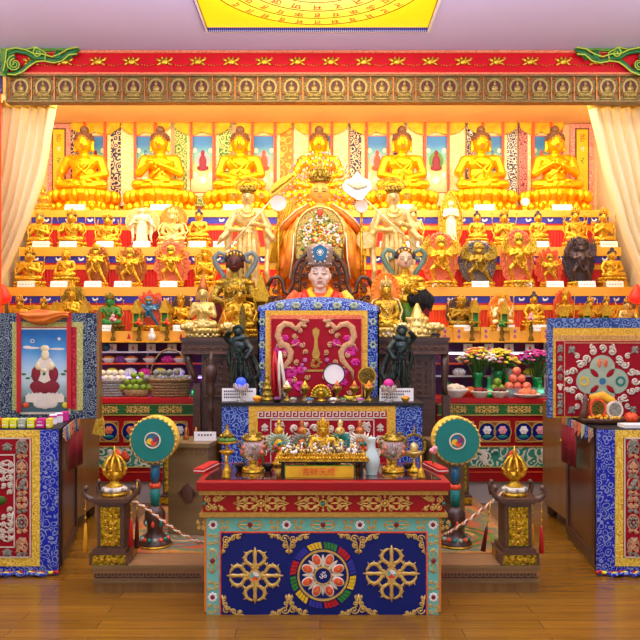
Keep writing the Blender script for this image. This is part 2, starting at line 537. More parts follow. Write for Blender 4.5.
brocade('jewel_apron', '#e8c050', '#6a7a4a', '#c8503a', scale=42, dens=.55)
brocade('mini_patch', '#d0946c', '#5a6a70', '#e8d8b0', scale=30, dens=.5)

def _floor():
    m, nt, b = newmat('floor_wood')
    v = coords(nt, (1, 1, 1))
    br = N(nt, 'ShaderNodeTexBrick'); br.offset = .37; br.squash = 1
    br.inputs['Scale'].default_value = 1; br.inputs['Brick Width'].default_value = 1.2; br.inputs['Row Height'].default_value = .11
    br.inputs['Mortar Size'].default_value = .0015; br.inputs['Mortar Smooth'].default_value = .1
    br.inputs['Color1'].default_value = lin('#a07020'); br.inputs['Color2'].default_value = lin('#8c6018'); br.inputs['Mortar'].default_value = lin('#5a3810')
    nt.links.new(v, br.inputs['Vector'])
    v2 = coords(nt, (1.5, 22, 1))
    no = N(nt, 'ShaderNodeTexNoise'); no.inputs['Scale'].default_value = 2; no.inputs['Detail'].default_value = 6
    nt.links.new(v2, no.inputs['Vector'])
    mx = nt.nodes.new('ShaderNodeMix'); mx.data_type = 'RGBA'; mx.blend_type = 'MULTIPLY'; mx.inputs[0].default_value = .5
    nt.links.new(br.outputs['Color'], mx.inputs[6]); nt.links.new(ramp(nt, no.outputs['Fac'], [(.3, '#b0987c'), (.7, '#ffffff')]), mx.inputs[7])
    nt.links.new(mx.outputs[2], b.inputs['Base Color'])
    b.inputs['Roughness'].default_value = .24
    b.inputs['Coat Weight'].default_value = .35; b.inputs['Coat Roughness'].default_value = .12
    bp = nt.nodes.new('ShaderNodeBump'); bp.inputs['Strength'].default_value = .15; bp.inputs['Distance'].default_value = .003
    nt.links.new(br.outputs['Fac'], bp.inputs['Height']); bp.invert = True
    nt.links.new(bp.outputs['Normal'], b.inputs['Normal'])
_floor()

def _curtain():
    m, nt, b = newmat('curtain_silk')
    b.inputs['Base Color'].default_value = lin('#fff6cc'); b.inputs['Roughness'].default_value = .5
    tr = nt.nodes.new('ShaderNodeBsdfTranslucent'); tr.inputs['Color'].default_value = lin('#fff2c4')
    mx = nt.nodes.new('ShaderNodeMixShader'); mx.inputs[0].default_value = .35
    out = nt.nodes['Material Output']
    nt.links.new(b.outputs[0], mx.inputs[1]); nt.links.new(tr.outputs[0], mx.inputs[2]); nt.links.new(mx.outputs[0], out.inputs['Surface'])
_curtain()
plain('curtain_header', '#ecc84a', .6, 0, var=.1)

def radial_rug():
    m, nt, b = newmat('mandala_rug')
    v = coords(nt)
    ab = nt.nodes.new('ShaderNodeVectorMath'); ab.operation = 'ABSOLUTE'; nt.links.new(v, ab.inputs[0])
    sb = nt.nodes.new('ShaderNodeVectorMath'); sb.operation = 'SUBTRACT'; sb.inputs[1].default_value = (.86, .22, 0); nt.links.new(ab.outputs[0], sb.inputs[0])
    ln = nt.nodes.new('ShaderNodeVectorMath'); ln.operation = 'LENGTH'; nt.links.new(sb.outputs[0], ln.inputs[0])
    no = N(nt, 'ShaderNodeTexNoise'); no.inputs['Scale'].default_value = 9; no.inputs['Detail'].default_value = 4; nt.links.new(v, no.inputs['Vector'])
    ad = nt.nodes.new('ShaderNodeMath'); ad.operation = 'MULTIPLY_ADD'; ad.inputs[1].default_value = .28
    nt.links.new(no.outputs['Fac'], ad.inputs[0]); nt.links.new(ln.outputs['Value'], ad.inputs[2])
    c = ramp(nt, ad.outputs[0], [(.14, '#5c7088'), (.2, '#b05a3a'), (.27, '#6a8050'), (.33, '#d8a860'), (.39, '#7a6a4a'), (.45, '#c8562e'), (.52, '#5a7a5a'), (.6, '#c88a3c'), (.68, '#b05030'), (.78, '#7a8456'), (.9, '#c8783a')])
    nt.links.new(c, b.inputs['Base Color']); b.inputs['Roughness'].default_value = .6
radial_rug()

def vgrad(name, z0, z1, stops, rough=.5):
    """a painted picture: bands of painted colour up the height of the object"""
    m, nt, b = newmat(name)
    tc = nt.nodes.new('ShaderNodeTexCoord'); sp = nt.nodes.new('ShaderNodeSeparateXYZ'); nt.links.new(tc.outputs['Object'], sp.inputs[0])
    no = N(nt, 'ShaderNodeTexNoise'); no.inputs['Scale'].default_value = 7; no.inputs['Detail'].default_value = 4; nt.links.new(tc.outputs['Object'], no.inputs['Vector'])
    mr = nt.nodes.new('ShaderNodeMapRange'); mr.inputs[1].default_value = z0; mr.inputs[2].default_value = z1; nt.links.new(sp.outputs['Z'], mr.inputs[0])
    ad = nt.nodes.new('ShaderNodeMath'); ad.operation = 'MULTIPLY_ADD'; ad.inputs[1].default_value = .22; nt.links.new(no.outputs['Fac'], ad.inputs[0]); nt.links.new(mr.outputs[0], ad.inputs[2])
    ad.inputs[1].default_value = .16
    nt.links.new(ramp(nt, ad.outputs[0], stops), b.inputs['Base Color']); b.inputs['Roughness'].default_value = rough
    return m
vgrad('thangka_picture', 0, .66, [(.05, '#e8b060'), (.3, '#f0d8a0'), (.45, '#e8c070'), (.6, '#8ab46c'), (.78, '#6ab0a0'), (.95, '#2f7ab8')])
vgrad('lama_picture', 0, .62, [(.0, '#3c5c7c'), (.18, '#4a6a5c'), (.3, '#8aa8a0'), (.45, '#c8dcd8'), (.62, '#a8cce0'), (.8, '#4a98cc'), (1, '#1468a8')])
# ---------------------------------------------------------------- camera
cam = bpy.data.cameras.new('camera'); co = bpy.data.objects.new('camera', cam); C.objects.link(co)
cam.sensor_width = 36; cam.lens = FL / 640 * 36; cam.shift_y = 15 / 640.0
cam.clip_start = .05
co.location = (0, 0, CAMH); co.rotation_euler = (PI / 2, 0, 0)
SC.camera = co
vs = SC.view_settings; vs.view_transform = 'Standard'; vs.look = 'None'; vs.gamma = 1; vs.exposure = 0; vs.use_curve_mapping = False

# ---------------------------------------------------------------- shell
CEIL = 4.14
WB = 8.75
m = MB(); m.box(-5, 5, -.8, WB + .1, -.1, 0); struct('floor', m, 'floor_wood')
m = MB()
px0, px1, py0, py1 = X(207.5, 6.07), X(427.5, 6.07), 4.22, 6.07
# ceiling with a square opening for the lit panel
m.box(-5, px0, -.8, WB + .1, CEIL, CEIL + .12); m.box(px1, 5, -.8, WB + .1, CEIL, CEIL + .12)
m.box(px0, px1, -.8, py0, CEIL, CEIL + .12); m.box(px0, px1, py1, WB + .1, CEIL + .0, CEIL + .12)
struct('ceiling', m, 'ceiling_paint')
m = MB(); m.box(-3.36, 3.36, 6.76, WB, CEIL - .012, CEIL); struct('ceiling_alcove', m, 'wall_alcove')
m = MB(); m.box(-5, 5, WB, WB + .1, 0, CEIL); struct('wall_back', m, 'wall_alcove')
m = MB(); m.box(-3.5, -3.36, 6.75, WB, 0, CEIL); m.box(-5, -3.36, 6.7, 6.8, 0, CEIL); struct('wall_left', m, 'wall_cream')
m = MB(); m.box(3.36, 3.5, 6.75, WB, 0, CEIL); m.box(3.36, 5, 6.7, 6.8, 0, CEIL); struct('wall_right', m, 'wall_cream')
m = MB(); m.box(-5.1, -5, -.8, WB, 0, CEIL); struct('wall_west', m, 'wall_cream')
m = MB(); m.box(5, 5.1, -.8, WB, 0, CEIL); struct('wall_east', m, 'wall_cream')
for o in bpy.data.objects:
    if o.name == 'wall_west': o.name = 'wall_side_left'
    if o.name == 'wall_east': o.name = 'wall_side_right'

# ---------------------------------------------------------------- lit ceiling panel with a round mantra wheel
def _panel_mat():
    mt, nt, b = newmat('panel_print_glow')
    v = coords(nt)
    ln = nt.nodes.new('ShaderNodeVectorMath'); ln.operation = 'LENGTH'; nt.links.new(v, ln.inputs[0])
    c = ramp(nt, ln.outputs['Value'], [(0, '#fff6c0'), (.45, '#ffee80'), (.72, '#ffe040'), (.845, '#ffe23c'), (.85, '#ffd010'), (1.0, '#ffc000')])  # printed disc colours, whitened towards the centre for the panel's glow
    nt.links.new(c, b.inputs['Emission Color']); b.inputs['Emission Strength'].default_value = 1.25
    b.inputs['Base Color'].default_value = lin('#c89010')
_panel_mat()
pc = ((px0 + px1) / 2, (py0 + py1) / 2 - .0)
lp = thing('ceiling_light_panel', 'large square glowing yellow ceiling panel printed with a round wheel of red letters', 'ceiling light', (pc[0], pc[1], CEIL))
m = MB(); m.box(px0 - pc[0], px1 - pc[0], py0 - pc[1], py1 - pc[1], .02, .05); m.build('glowing_panel', 'panel_print_glow', lp)
m = MB(); a = px1 - pc[0]; b_ = py1 - pc[1]; t = .022
m.box(-a - t, a + t, b_, b_ + t, -.012, .03); m.box(-a - t, a + t, -b_ - t, -b_, -.012, .03); m.box(-a - t, -a, -b_, b_, -.012, .03); m.box(a, a + t, -b_, b_, -.012, .03)
m.build('frame', 'white', lp)
m = MB(); n = 110
for i in range(n):
    x = -a + 2 * a * (i + .25) / n; m.box(x, x + a / n, b_ - .012, b_ + .006, -.014, .02)
m.box(-a - t, -a - t + .006, -b_, b_, -.014, -.01)
m.build('fringe_trim', 'royal_blue', lp)
m = MB()
def flat_ring(mb, r0, r1, z, n=72):
    vsx = []; fs = []
    for i in range(n):
        q = 2 * PI * i / n
        for (r, zz) in ((r0, z), (r1, z), (r1, z + .004), (r0, z + .004)): vsx.append((r * cos(q), r * sin(q), zz))
    for i in range(n):
        j = (i + 1) % n
        for k in range(4):
            l = (k + 1) % 4; fs.append((i * 4 + k, j * 4 + k, j * 4 + l, i * 4 + l))
    mb.add(vsx, fs, False)
for r in (.85, .73, .60, .45): flat_ring(m, r - .003, r + .003, .012)
m.build('ring_lines', 'dark_gold', lp)
_gc = {}
def glyph(ch, size):
    k = (ch, size)
    if k in _gc: return _gc[k]
    cu = bpy.data.curves.new('t', 'FONT'); cu.body = ch; cu.size = size; cu.align_x = 'CENTER'; cu.align_y = 'CENTER'; cu.extrude = .001; cu.resolution_u = 2
    o = bpy.data.objects.new('t', cu); C.objects.link(o)
    dg = bpy.context.evaluated_depsgraph_get(); dg.update()
    ev = o.evaluated_get(dg); me = ev.to_mesh()
    g = MB(); g.v = [tuple(v.co) for v in me.vertices]; g.f = [list(p.vertices) for p in me.polygons]; g.m = [0] * len(g.f); g.sm = [False] * len(g.f)
    ev.to_mesh_clear(); bpy.data.objects.remove(o); bpy.data.curves.remove(cu)
    _gc[k] = g; return g
m = MB(); letters = 'ॐमणपदमहतरयसनकवज'
for r, n, sz in ((.79, 34, .10), (.665, 28, .10), (.525, 20, .12), (.34, 10, .17)):
    for i in range(n):
        q = 2 * PI * i / n
        T = Matrix.Translation((r * sin(q), r * cos(q), .010)) @ Matrix.Rotation(-q, 4, 'Z') @ Matrix.Rotation(PI, 4, 'Y')
        m.merge(glyph(letters[(i * 3 + int(r * 10)) % len(letters)], sz), T)
mm = m.build('mantra_lettering', 'coral', lp)

# ---------------------------------------------------------------- painted beam
BZ = 6.5
bm_ = thing('painted_beam', 'long red and gold painted beam under the ceiling with a row of carved buddhas', 'beam', (0, BZ, H(103, BZ)))
m = MB(); m.box(X(1, BZ), X(700, BZ), BZ, BZ + .25, H(73.5, BZ), CEIL - .001); m.build('red_board', 'beam_red', bm_, True)
m = MB(); m.box(X(1, BZ), X(700, BZ), BZ - .02, BZ, H(53.5, BZ), H(51, BZ)); m.box(X(1, BZ), X(700, BZ), BZ - .03, BZ, H(75.5, BZ), H(73.5, BZ))
m.build('moulding', 'salmon', bm_, True)
m = MB(); m.box(X(9, BZ), X(700, BZ), BZ + .0, BZ + .07, H(103, BZ), H(75.5, BZ)); m.build('carved_board', 'beam_gold', bm_, True)
m = MB(); m.box(X(9, BZ), X(700, BZ), BZ - .03, BZ, H(103, BZ), H(101, BZ)); m.box(X(9, BZ), X(700, BZ), BZ - .03, BZ, H(77.3, BZ), H(76, BZ)); m.box(X(7, BZ), X(9, BZ), BZ - .03, BZ + .07, H(103, BZ), H(75, BZ))
m.build('edge_moulding', 'beam_gold', bm_, True)
# gold flower ornaments along the red board
o0 = None; oy = BZ - .012
for i in range(-1, 20):
    px = 65 + 33.2 * (i)
    if px > 600 or px < 20: continue
    if o0 is None:
        m = MB(); w = .10
        m.ell((0, 0, .0), (.035, .012, .03), 10, 6)
        for s in (-1, 1):
            m.ell((s * .05, 0, .012), (.03, .01, .012), 8, 5, (0, s * -.5, 0)); m.ell((s * .045, 0, -.02), (.03, .01, .012), 8, 5, (0, s * .6, 0))
            m.curl(s * .065, .022, .014, 0, s * 1.2, 0, .004); m.ell((s * .02, 0, .03), (.012, .01, .014), 7, 5)
            for k in range(3): m.ell((s * (.1 + .022 * k), 0, -.03 - .004 * k), .006, 6, 4)
        o0 = m.build('gold_flower', 'gold', bm_); o = o0
    else: o = o0.copy(); C.objects.link(o)
    o.location = (X(px, BZ), oy - BZ, H(62, BZ) - H(103, BZ))
# carved buddhas in arches
o0 = None
for i in range(31):
    px = 21 + 22.55 * i; W = .102; hh = .122
    if px > 690: continue
    if o0 is None:
        m = MB(); m.mi = 0
        m.ring((0, .015), .055, .072, -.012, 0, 20, 1.1)
        m.mi = 1; m.disc((0, .015), .056, -.004, 0, 20, 1.1)
        m.mi = 0
        m.ell((0, -.01, .002), (.032, .014, .03)); m.ell((0, -.012, .043), (.016, .012, .018)); m.ell((0, -.012, .063), (.008, .008, .008))
        m.ell((0, -.012, -.03), (.05, .016, .014))
        for k in range(-3, 4): m.ell((k * .017, -.01, -.062), (.010, .01, .014), 7, 5)
        m.ell((0, -.008, -.088), (.07, .01, .012))
        m.ring((0, 0), .0985, .1015, -.012, 0, 4)
        m.mi = 2; m.box(-.105, -.097, -.018, 0, -.12, .12); m.box(.097, .105, -.018, 0, -.12, .12)
        for s in (-1, 1): m.curl(s * .075, .09, .022, 0, s * 1.2, -.006, .004); m.curl(s * .075, -.04, .018, 0, s * 1.2, -.006, .004)
        for f in range(len(m.v)): pass
        o0 = m.build('carved_buddha', ['beam_relief', 'dark_red', 'copper'], bm_); o = o0
    else: o = o0.copy(); C.objects.link(o)
    o.location = (X(px, BZ), 0, H(89.2, BZ) - H(103, BZ))

def corner_bracket(label, sgn, px_edge):
    """openwork leafy corner; sgn=+1 grows to the right from px_edge"""
    T = thing('carved_corner_bracket', label, 'bracket', (X(px_edge, BZ), BZ - .03, H(78, BZ)))
    s = 6.5 / 720
    L = lambda pts: [(sgn * a * s, -.02, (78 - b) * s) for a, b in pts]
    m = MB()
    m.prism([(0, .245), (0, 0), (sgn * 5 * s, 0), (sgn * 5 * s, .21), (sgn * 78 * s, .235), (sgn * 78 * s, .265), (0, .265)], -.02, .0)
    m.build('frame', 'carve_green', T)
    m = MB()
    for pts, w in (([(4, 76), (8, 66), (8, 56), (16, 53), (26, 55), (34, 60), (42, 60), (52, 63), (60, 60), (68, 55), (77, 52)], .021),
                   ([(6, 76), (14, 76), (22, 72), (28, 66), (34, 62)], .018), ([(26, 54), (36, 52), (44, 56), (44, 62)], .018), ([(66, 62), (72, 56), (76, 57)], .015)):
        m.tube([(p[0], p[1] - .0, p[2]) for p in L(pts)], w, 6, flat=.5)
    for cx, cz, r, tt in ((15, 67, 8, 1.2), (38, 56, 4.5, 1.2), (56, 58, 4, -1.2)):
        m.curl(sgn * cx * s, (78 - cz) * s, r * s, PI / 2, sgn * tt, -.028, .018)
    m.build('leaf_scroll', 'carve_green_dark', T)
    m = MB()
    for pts, w in (([(4, 74), (6, 64), (7, 53), (16, 51), (26, 53), (34, 57), (42, 57), (52, 60), (60, 57), (68, 52), (78, 50.5)], .007),
                   ([(8, 77), (15, 78), (23, 75), (30, 69), (36, 65), (44, 64), (54, 66), (62, 64), (69, 58), (77, 57)], .007), ([(27, 52.5), (36, 50.5), (46, 56), (45, 63)], .006)):
        m.tube([(p[0], -.045, p[2]) for p in L(pts)], w, 5)
    for cx, cz, r, tt in ((15, 67, 9, 1.3), (15, 67, 5.5, 1.1), (38, 56, 5.5, 1.2)):
        m.curl(sgn * cx * s, (78 - cz) * s, r * s, PI / 2, sgn * tt, -.045, .006)
    m.build('lime_edging', 'lime', T)
corner_bracket('green openwork leafy corner bracket at the left end of the beam', 1, 3)
corner_bracket('green openwork leafy corner bracket at the right end of the beam', -1, 651)

# pillar banner at the far left edge
T = thing('pillar_banner', 'narrow red hanging with a blue patterned top at the far left edge', 'banner', (X(-9, 6.6), 6.55, H(330, 6.6)))
m = MB(); m.box(X(-20, 6.6), X(1.5, 6.6), 6.55, 6.6, H(330, 6.6), H(94, 6.6)); m.build('red_cloth', 'coral', T, True)
m = MB(); m.box(X(-20, 6.6), X(3, 6.6), 6.54, 6.6, H(94, 6.6), H(50, 6.6)); m.build('patterned_top', 'broc_blue', T, True)

# ---------------------------------------------------------------- curtains
def curtain(label, edge, outer, Zc):
    zs = [103, 110, 130, 150, 175, 200, 220, 240, 262, 285, 310, 335]
    T = thing('curtain', label, 'curtain', (X(outer[0], Zc), Zc, H(335, Zc)))
    def sheet(y0i, y1i, off):
        m = MB(); n = 70; rows = []
        sub = []
        for i in range(y0i, y1i):
            for k in range(4): sub.append(i + k / 4)
        sub.append(y1i)
        for q in sub:
            i = min(int(q), len(zs) - 2); f = q - i
            zy = zs[i] * (1 - f) + zs[i + 1] * f; e = edge[i] * (1 - f) + edge[i + 1] * f; o_ = outer[i] * (1 - f) + outer[i + 1] * f
            rows.append((zy, e, o_))
        for (zy, e, o_) in rows:
            for j in range(n + 1):
                u = j / n; px = e * (1 - u) + o_ * u
                sh = abs(sin(u * PI * 6.5)) ** .7
                m.v.append((X(px, Zc), Zc - .09 * sh + off + .01 * sin(zy * .08 + u * 9), H(zy, Zc)))
        for r in range(len(rows) - 1):
            for j in range(n):
                a = r * (n + 1) + j; m.f.append([a, a + 1, a + n + 2, a + n + 1]); m.m.append(0); m.sm.append(True)
        return m
    o = sheet(0, 11, 0).build('silk', 'curtain_silk', T, True)
    sd = o.modifiers.new('s', 'SOLIDIFY'); sd.thickness = .004
    o = sheet(0, 1, -.008).build('header_band', 'curtain_header', T, True)
    sd = o.modifiers.new('s', 'SOLIDIFY'); sd.thickness = .006
curtain('pleated cream silk curtain drawn to the left under the beam', [57, 56, 53, 50, 45, 38, 31, 22, 12, 2, -8, -14], [0, 0, -2, -5, -9, -14, -18, -22, -27, -32, -36, -40], 6.95)
curtain('pleated cream silk curtain drawn to the right under the beam', [587, 589, 593, 598, 604, 611, 617, 624, 633, 642, 650, 656], [655, 655, 657, 660, 664, 668, 671, 675, 680, 684, 688, 690], 6.95)

# ---------------------------------------------------------------- stepped altar
TZ = {1: 8.0, 2: 7.7, 3: 7.4, 4: 7.1}
TY = {1: (210, 217), 2: (247, 256), 3: (287, 296), 4: (331, 341)}
TH = {k: H(TY[k][0], TZ[k]) for k in TZ}
AX = 3.22
for k in (1, 2, 3, 4):
    z = TZ[k]; zt = TH[k]; zb = H(TY[k][1], z)
    back = {1: WB - .005, 2: 7.995, 3: 7.695, 4: 7.395}[k]
    lbl = {1: 'top', 2: 'second', 3: 'third', 4: 'lowest'}[k]
    sa = thing('altar_step', lbl + ' step of the wide altar, an orange board ' + ('hung with blue, gold and red cloth' if k < 4 else 'above the purple offering shelves'), 'altar step', (0, z, 0))
    m = MB()
    if k < 4: m.box(-AX + .02, AX - .02, z + .035, back - .005, 0, zt - .03)
    else: m.box(-AX + .02, AX - .02, 7.355, back - .005, 0, zt - .03)
    m.build('body', 'niche_maroon', sa, True)
    m = MB(); m.box(-AX, AX, z, z + .03, zb, zt - .0); m.box(-AX, AX, z + .02, back, zt - .03, zt); m.build('step_board', 'shelf_orange', sa, True)
    if k == 4: m = MB(); m.box(-AX, AX, z - .075, z + .01, zb - .014, zb); m.build('highlight_ledge', 'cloth_yellow', sa, True)  # added rest for small items; its yellow paints the board's highlight line
    if k < 4:
        nb = TH[k + 1]
        m = MB(); h1 = zb - .072
        m.box(-AX + .01, AX - .01, z + .012, z + .025, h1, zb + .01)
        m.mi = 1
        nmk = 26
        for i in range(nmk):
            x = -AX + .05 + (2 * AX - .1) * (i + .5) / nmk
            m.ell((x, z + .01, h1 + .030), (.028, .004, .012), 7, 5); m.ell((x + .024, z + .01, h1 + .042), (.012, .004, .014), 6, 4); m.ell((x - .02, z + .01, h1 + .046), (.010, .004, .010), 6, 4)
        m.build('blue_band', ['royal_blue', 'white'], sa, True)
        m = MB(); m.box(-AX + .01, AX - .01, z + .014, z + .025, h1 - .022, h1); m.mi = 1; m.box(-AX + .01, AX - .01, z + .013, z + .025, h1 - .072, h1 - .022)
        m.build('gold_band', ['red', 'cloth_yellow'], sa, True)
        m = MB(); n = 900; zt2 = h1 - .05
        for r, zz in enumerate((zt2, nb + .002)):
            for i in range(n + 1):
                x = -AX + .01 + (2 * AX - .02) * i / n
                m.v.append((x, z + .022 + .006 * sin(i * 1.35 + 2 * sin(i * .05)) + (.0 if r == 0 else -.004 * sin(i * .31)), zz))
        for i in range(n): m.f.append([i + n + 1, i + n + 2, i + 1, i]); m.m.append(0); m.sm.append(True)
        m.build('pleated_cloth', 'drape_red' if k < 3 else 'drape_orange', sa, True)

# offering shelves in the niche below the lowest step
ns = thing('offering_shelf_rack', 'rack of thin white-edged glass shelves with purple light under the altar steps', 'shelf', (0, 7.2, .9))
SHY = {1: 351.5, 2: 363, 3: 375.5}
SH = {k: H(SHY[k], 7.15) for k in SHY}
for k in SH:
    m = MB(); m.box(-2.3, 2.3, 7.15, 7.34, SH[k] - .012, SH[k]); m.mi = 1; m.box(-2.3, 2.3, 7.14, 7.15, SH[k] - .014, SH[k] + .002)
    m.build('shelf', ['shelf_glass', 'white_shelf' if k != 2 else 'coral'], ns, True)
m = MB(); m.box(-2.3, -.9, 7.155, 7.17, SH[3] - .026, SH[3] - .014); m.build('led_strip', 'glow_purple', ns, True)
m = MB(); m.box(.9, 2.3, 7.155, 7.17, SH[1] - .026, SH[1] - .014); m.build('led_strip', 'glow_white', ns, True)
for x in (-2.28, -1.75, -.98, .98, 1.75, 2.28):
    m = MB(); m.box(x - .008, x + .008, 7.3, 7.33, .0, TH[4] - .035); m.build('upright', 'white_shelf', ns, True)
m = MB(); m.box(-2.3, 2.3, 7.335, 7.345, .3, TH[4] - .04)
m.build('back_panel', 'purple', ns, True)

# ---------------------------------------------------------------- thangkas on the back wall
ht = H(122, 8.7); 
def thangka(px, wpx, broc, label, pic_side=1):
    z = 8.70; w = wpx * z / 720; s = z / 720
    T = thing('hanging_thangka', label, 'thangka', (X(px, z), z, H(206, z)))
    Ht = (206 - 123) * s
    m = MB(); m.box(-w / 2, w / 2, 0, .02, 0, Ht); m.build('brocade_mount', broc, T)
    pw = w * .42; 
    m = MB(); m.box(-pw / 2 - .05, pw / 2 + .05, -.006, 0, .12, Ht - .12); m.build('cream_border', 'hang_cream', T)
    m = MB(); m.box(-pw / 2 - .012, pw / 2 + .012, -.010, -.006, .155, Ht - .155); m.build('red_border', 'drape_orange', T)
    m = MB(); m.box(-pw / 2, pw / 2, -.014, -.010, 0, Ht - .33)
    m.mi = 1; m.disc((0, .38), pw * .3, -.018, -.014, 24, 1.2)
    m.mi = 2; m.ell((0, -.018, .36), (pw * .16, .006, .09)); m.ell((0, -.018, .47), (pw * .08, .006, .035)); m.ell((0, -.018, .29), (pw * .24, .006, .035))
    m.mi = 3
    for q in (-1, 1):
        m.ell((q * pw * .32, -.017, .2), (pw * .1, .004, .05)); m.ell((q * pw * .33, -.017, .5), (pw * .09, .004, .03))
    m.ell((0, -.017, .14), (pw * .2, .004, .05))
    o = m.build('painting', ['thangka_picture', rnd.choice(['carve_green', 'pink', 'nimbus', 'lime']), rnd.choice(['coral', 'gem_blue', 'green', 'maroon']), 'cream_gold'], T)
    o.location = (0, 0, .165)
    # swagged yellow silk over the top
    m = MB(); n = 26; dp = .13
    for r in range(7):
        f = r / 6
        for i in range(n + 1):
            u = i / n; x = (u - .5) * w * .98
            sag = dp * (.55 + .45 * abs(sin(u * PI * 2.0)) ) * f + .05 * f * (1 - abs(2 * u - 1))
            m.v.append((x, -.02 - .02 * f - .012 * sin(u * 26 + f * 3) * f, Ht + .005 - sag))
    for r in range(6):
        for i in range(n):
            a = r * (n + 1) + i; m.f.append([a + n + 1, a + n + 2, a + 1, a]); m.m.append(0); m.sm.append(True)
    o = m.build('silk_cover', 'cloth_yellow', T); o.modifiers.new('s', 'SOLIDIFY').thickness = .006
    for q in (-1, 1):
        m = MB(); xx = q * w * .20
        m.box(xx - .016, xx + .016, -.052, -.046, Ht - .78 - .1 * q, Ht); m.build('red_ribbon', 'coral', T)
th = [(96, 50, 'hang_navy', 'thangka with navy floral mount behind the first gold buddha on the left'),
      (146, 50, 'hang_cream', 'thangka with cream mount behind the second gold buddha from the left'),
      (203, 56, 'hang_green', 'thangka with green floral mount between the second and third gold buddhas from the left'),
      (264, 56, 'hang_orange', 'thangka with orange mount between the third and the central gold buddha'),
      (321, 54, 'hang_cream', 'thangka with pale mount behind the central gold buddha'),
      (377, 54, 'hang_navy', 'thangka with dark floral mount just right of the central gold buddha'),
      (436, 58, 'hang_cream', 'thangka with cream mount between the third and second gold buddhas from the right'),
      (492, 50, 'hang_black', 'thangka with black and white mount behind the second gold buddha from the right'),
      (541, 44, 'hang_rose', 'thangka with rose floral mount behind the gold buddha at the right end')]
for t_ in th: thangka(*t_)
def scroll_banner(px, label):
    z = 8.69; s = z / 720
    T = thing('calligraphy_scroll', label, 'scroll', (X(px, z), z, H(206, z)))
    Ht = (206 - 124) * s
    m = MB(); m.box(-11.5 * s, 11.5 * s, 0, .03, 0, Ht); m.build('pink_mount', 'hang_pink', T)
    m = MB(); m.box(-7 * s, 7 * s, -.006, 0, .04, Ht - .05); m.build('black_border', 'hair_brown', T)
    m = MB(); m.box(-5.5 * s, 5.5 * s, -.012, -.006, .06, Ht - .07); m.build('yellow_paper', 'yellow', T)
    text('ह', .12, (0, -.014, Ht - .17), 'coral', 'red_letter', T, False)
    text('न', .08, (0, -.014, Ht - .31), 'white', 'white_letter', T, False)
    text('र', .12, (0, -.014, Ht - .45), 'green', 'dark_letter', T, False)
scroll_banner(59, 'pink-bordered yellow calligraphy scroll at the left end of the back wall')
scroll_banner(582, 'pink-bordered yellow calligraphy scroll at the right end of the back wall')
# ---------------------------------------------------------------- figures (unit height, facing -Y, base at z=0)
def face_bits(mb, c, s, lidded=True):
    """brows, eyelids and mouth as fine relief on a head of half-width s"""
    x, y, z = c
    for q in (-1, 1):
        mb.mi = 1
        mb.tube([(x + q * s * .18, y - s * 1.02, z + s * .22), (x + q * s * .45, y - s * 1.0, z + s * .32), (x + q * s * .72, y - s * .78, z + s * .2)], s * .03, 5)
        mb.tube([(x + q * s * .2, y - s * 1.01, z + s * .02), (x + q * s * .42, y - s * .99, z - s * .03), (x + q * s * .66, y - s * .8, z + s * .03)], s * .035, 5)
    mb.mi = 2
    mb.ell((x, y - s * 1.0, z - s * .58), (s * .22, s * .08, s * .06), 8, 5)
    mb.mi = 0

def headT(mb, s=1.17, a=.62, b=.575):
    """the head is modelled round z=.76 and then set lower and larger on the neck"""
    mb.v = [(v[0] * s, v[1] * s, b + (v[2] - a) * s) for v in mb.v]; return mb
def seated_body(pose='lap', arms=2):
    m = MB()
    m.ell((0, .02, .1), (.24, .17, .12)); 
    for q in (-1, 1):
        m.cap((q * .14, .03, .10), (q * .34, -.12, .09), .11, .078)
        m.cap((q * .35, -.13, .085), (-q * .06, -.24, .085), .07, .05)
        m.ell((-q * .13, -.22, .125), (.09, .05, .035))
    m.ell((0, -.17, .05), (.28, .12, .05))
    m.ell((0, .02, .27), (.195, .135, .2)); m.ell((0, .0, .42), (.225, .14, .14)); m.cap((-.2, .01, .49), (.2, .01, .49), .085, .085)
    m.cap((0, .01, .50), (0, 0, .64), .08, .07)
    h = MB()
    h.ell((0, -.01, .76), (.115, .125, .145), 14, 10); h.ell((0, -.02, .70), (.09, .1, .08))
    h.cap((0, -.125, .79), (0, -.14, .735), .014, .022, 6)
    for q in (-1, 1): h.cap((q * .118, .0, .79), (q * .118, .0, .665), .018, .022, 6)
    m.merge(headT(h))
    m.tube([(-.17, -.08, .50), (-.05, -.15, .36), (.12, -.13, .22)], .014, 6); m.tube([(.21, -.03, .5), (.13, -.13, .38), (.05, -.14, .25)], .018, 6)
    L = {'touch': ((-.36, .0, .29), (-.33, -.17, .16)), 'lap': ((-.33, .0, .27), (-.05, -.22, .17)), 'teach': ((-.32, -.02, .28), (-.09, -.2, .40)), 'raise': ((-.33, -.02, .32), (-.22, -.2, .48)), 'out': ((-.34, -.05, .30), (-.32, -.25, .30))}
    a = L[pose]
    m.cap((-.25, .01, .49), a[0], .082, .07); m.cap(a[0], a[1], .062, .042); m.ell(a[1], (.045, .035, .05), 8, 6)
    rr = {'teach': ((.32, -.02, .28), (.06, -.2, .37)), 'out': ((.34, -.05, .3), (.32, -.25, .34))}.get(pose, ((.33, .0, .27), (.05, -.22, .17)))
    m.cap((.25, .01, .49), rr[0], .082, .07); m.cap(rr[0], rr[1], .062, .042); m.ell(rr[1], (.05, .04, .035), 8, 6)
    if arms > 2:
        for q in (-1, 1):
            m.cap((q * .2, .04, .5), (q * .4, .02, .42), .05, .04); m.cap((q * .4, .02, .42), (q * .44, -.02, .62), .038, .028)
            if arms > 4:
                m.cap((q * .2, .05, .5), (q * .38, .04, .58), .045, .035); m.cap((q * .38, .04, .58), (q * .34, .0, .78), .032, .025)
    return m

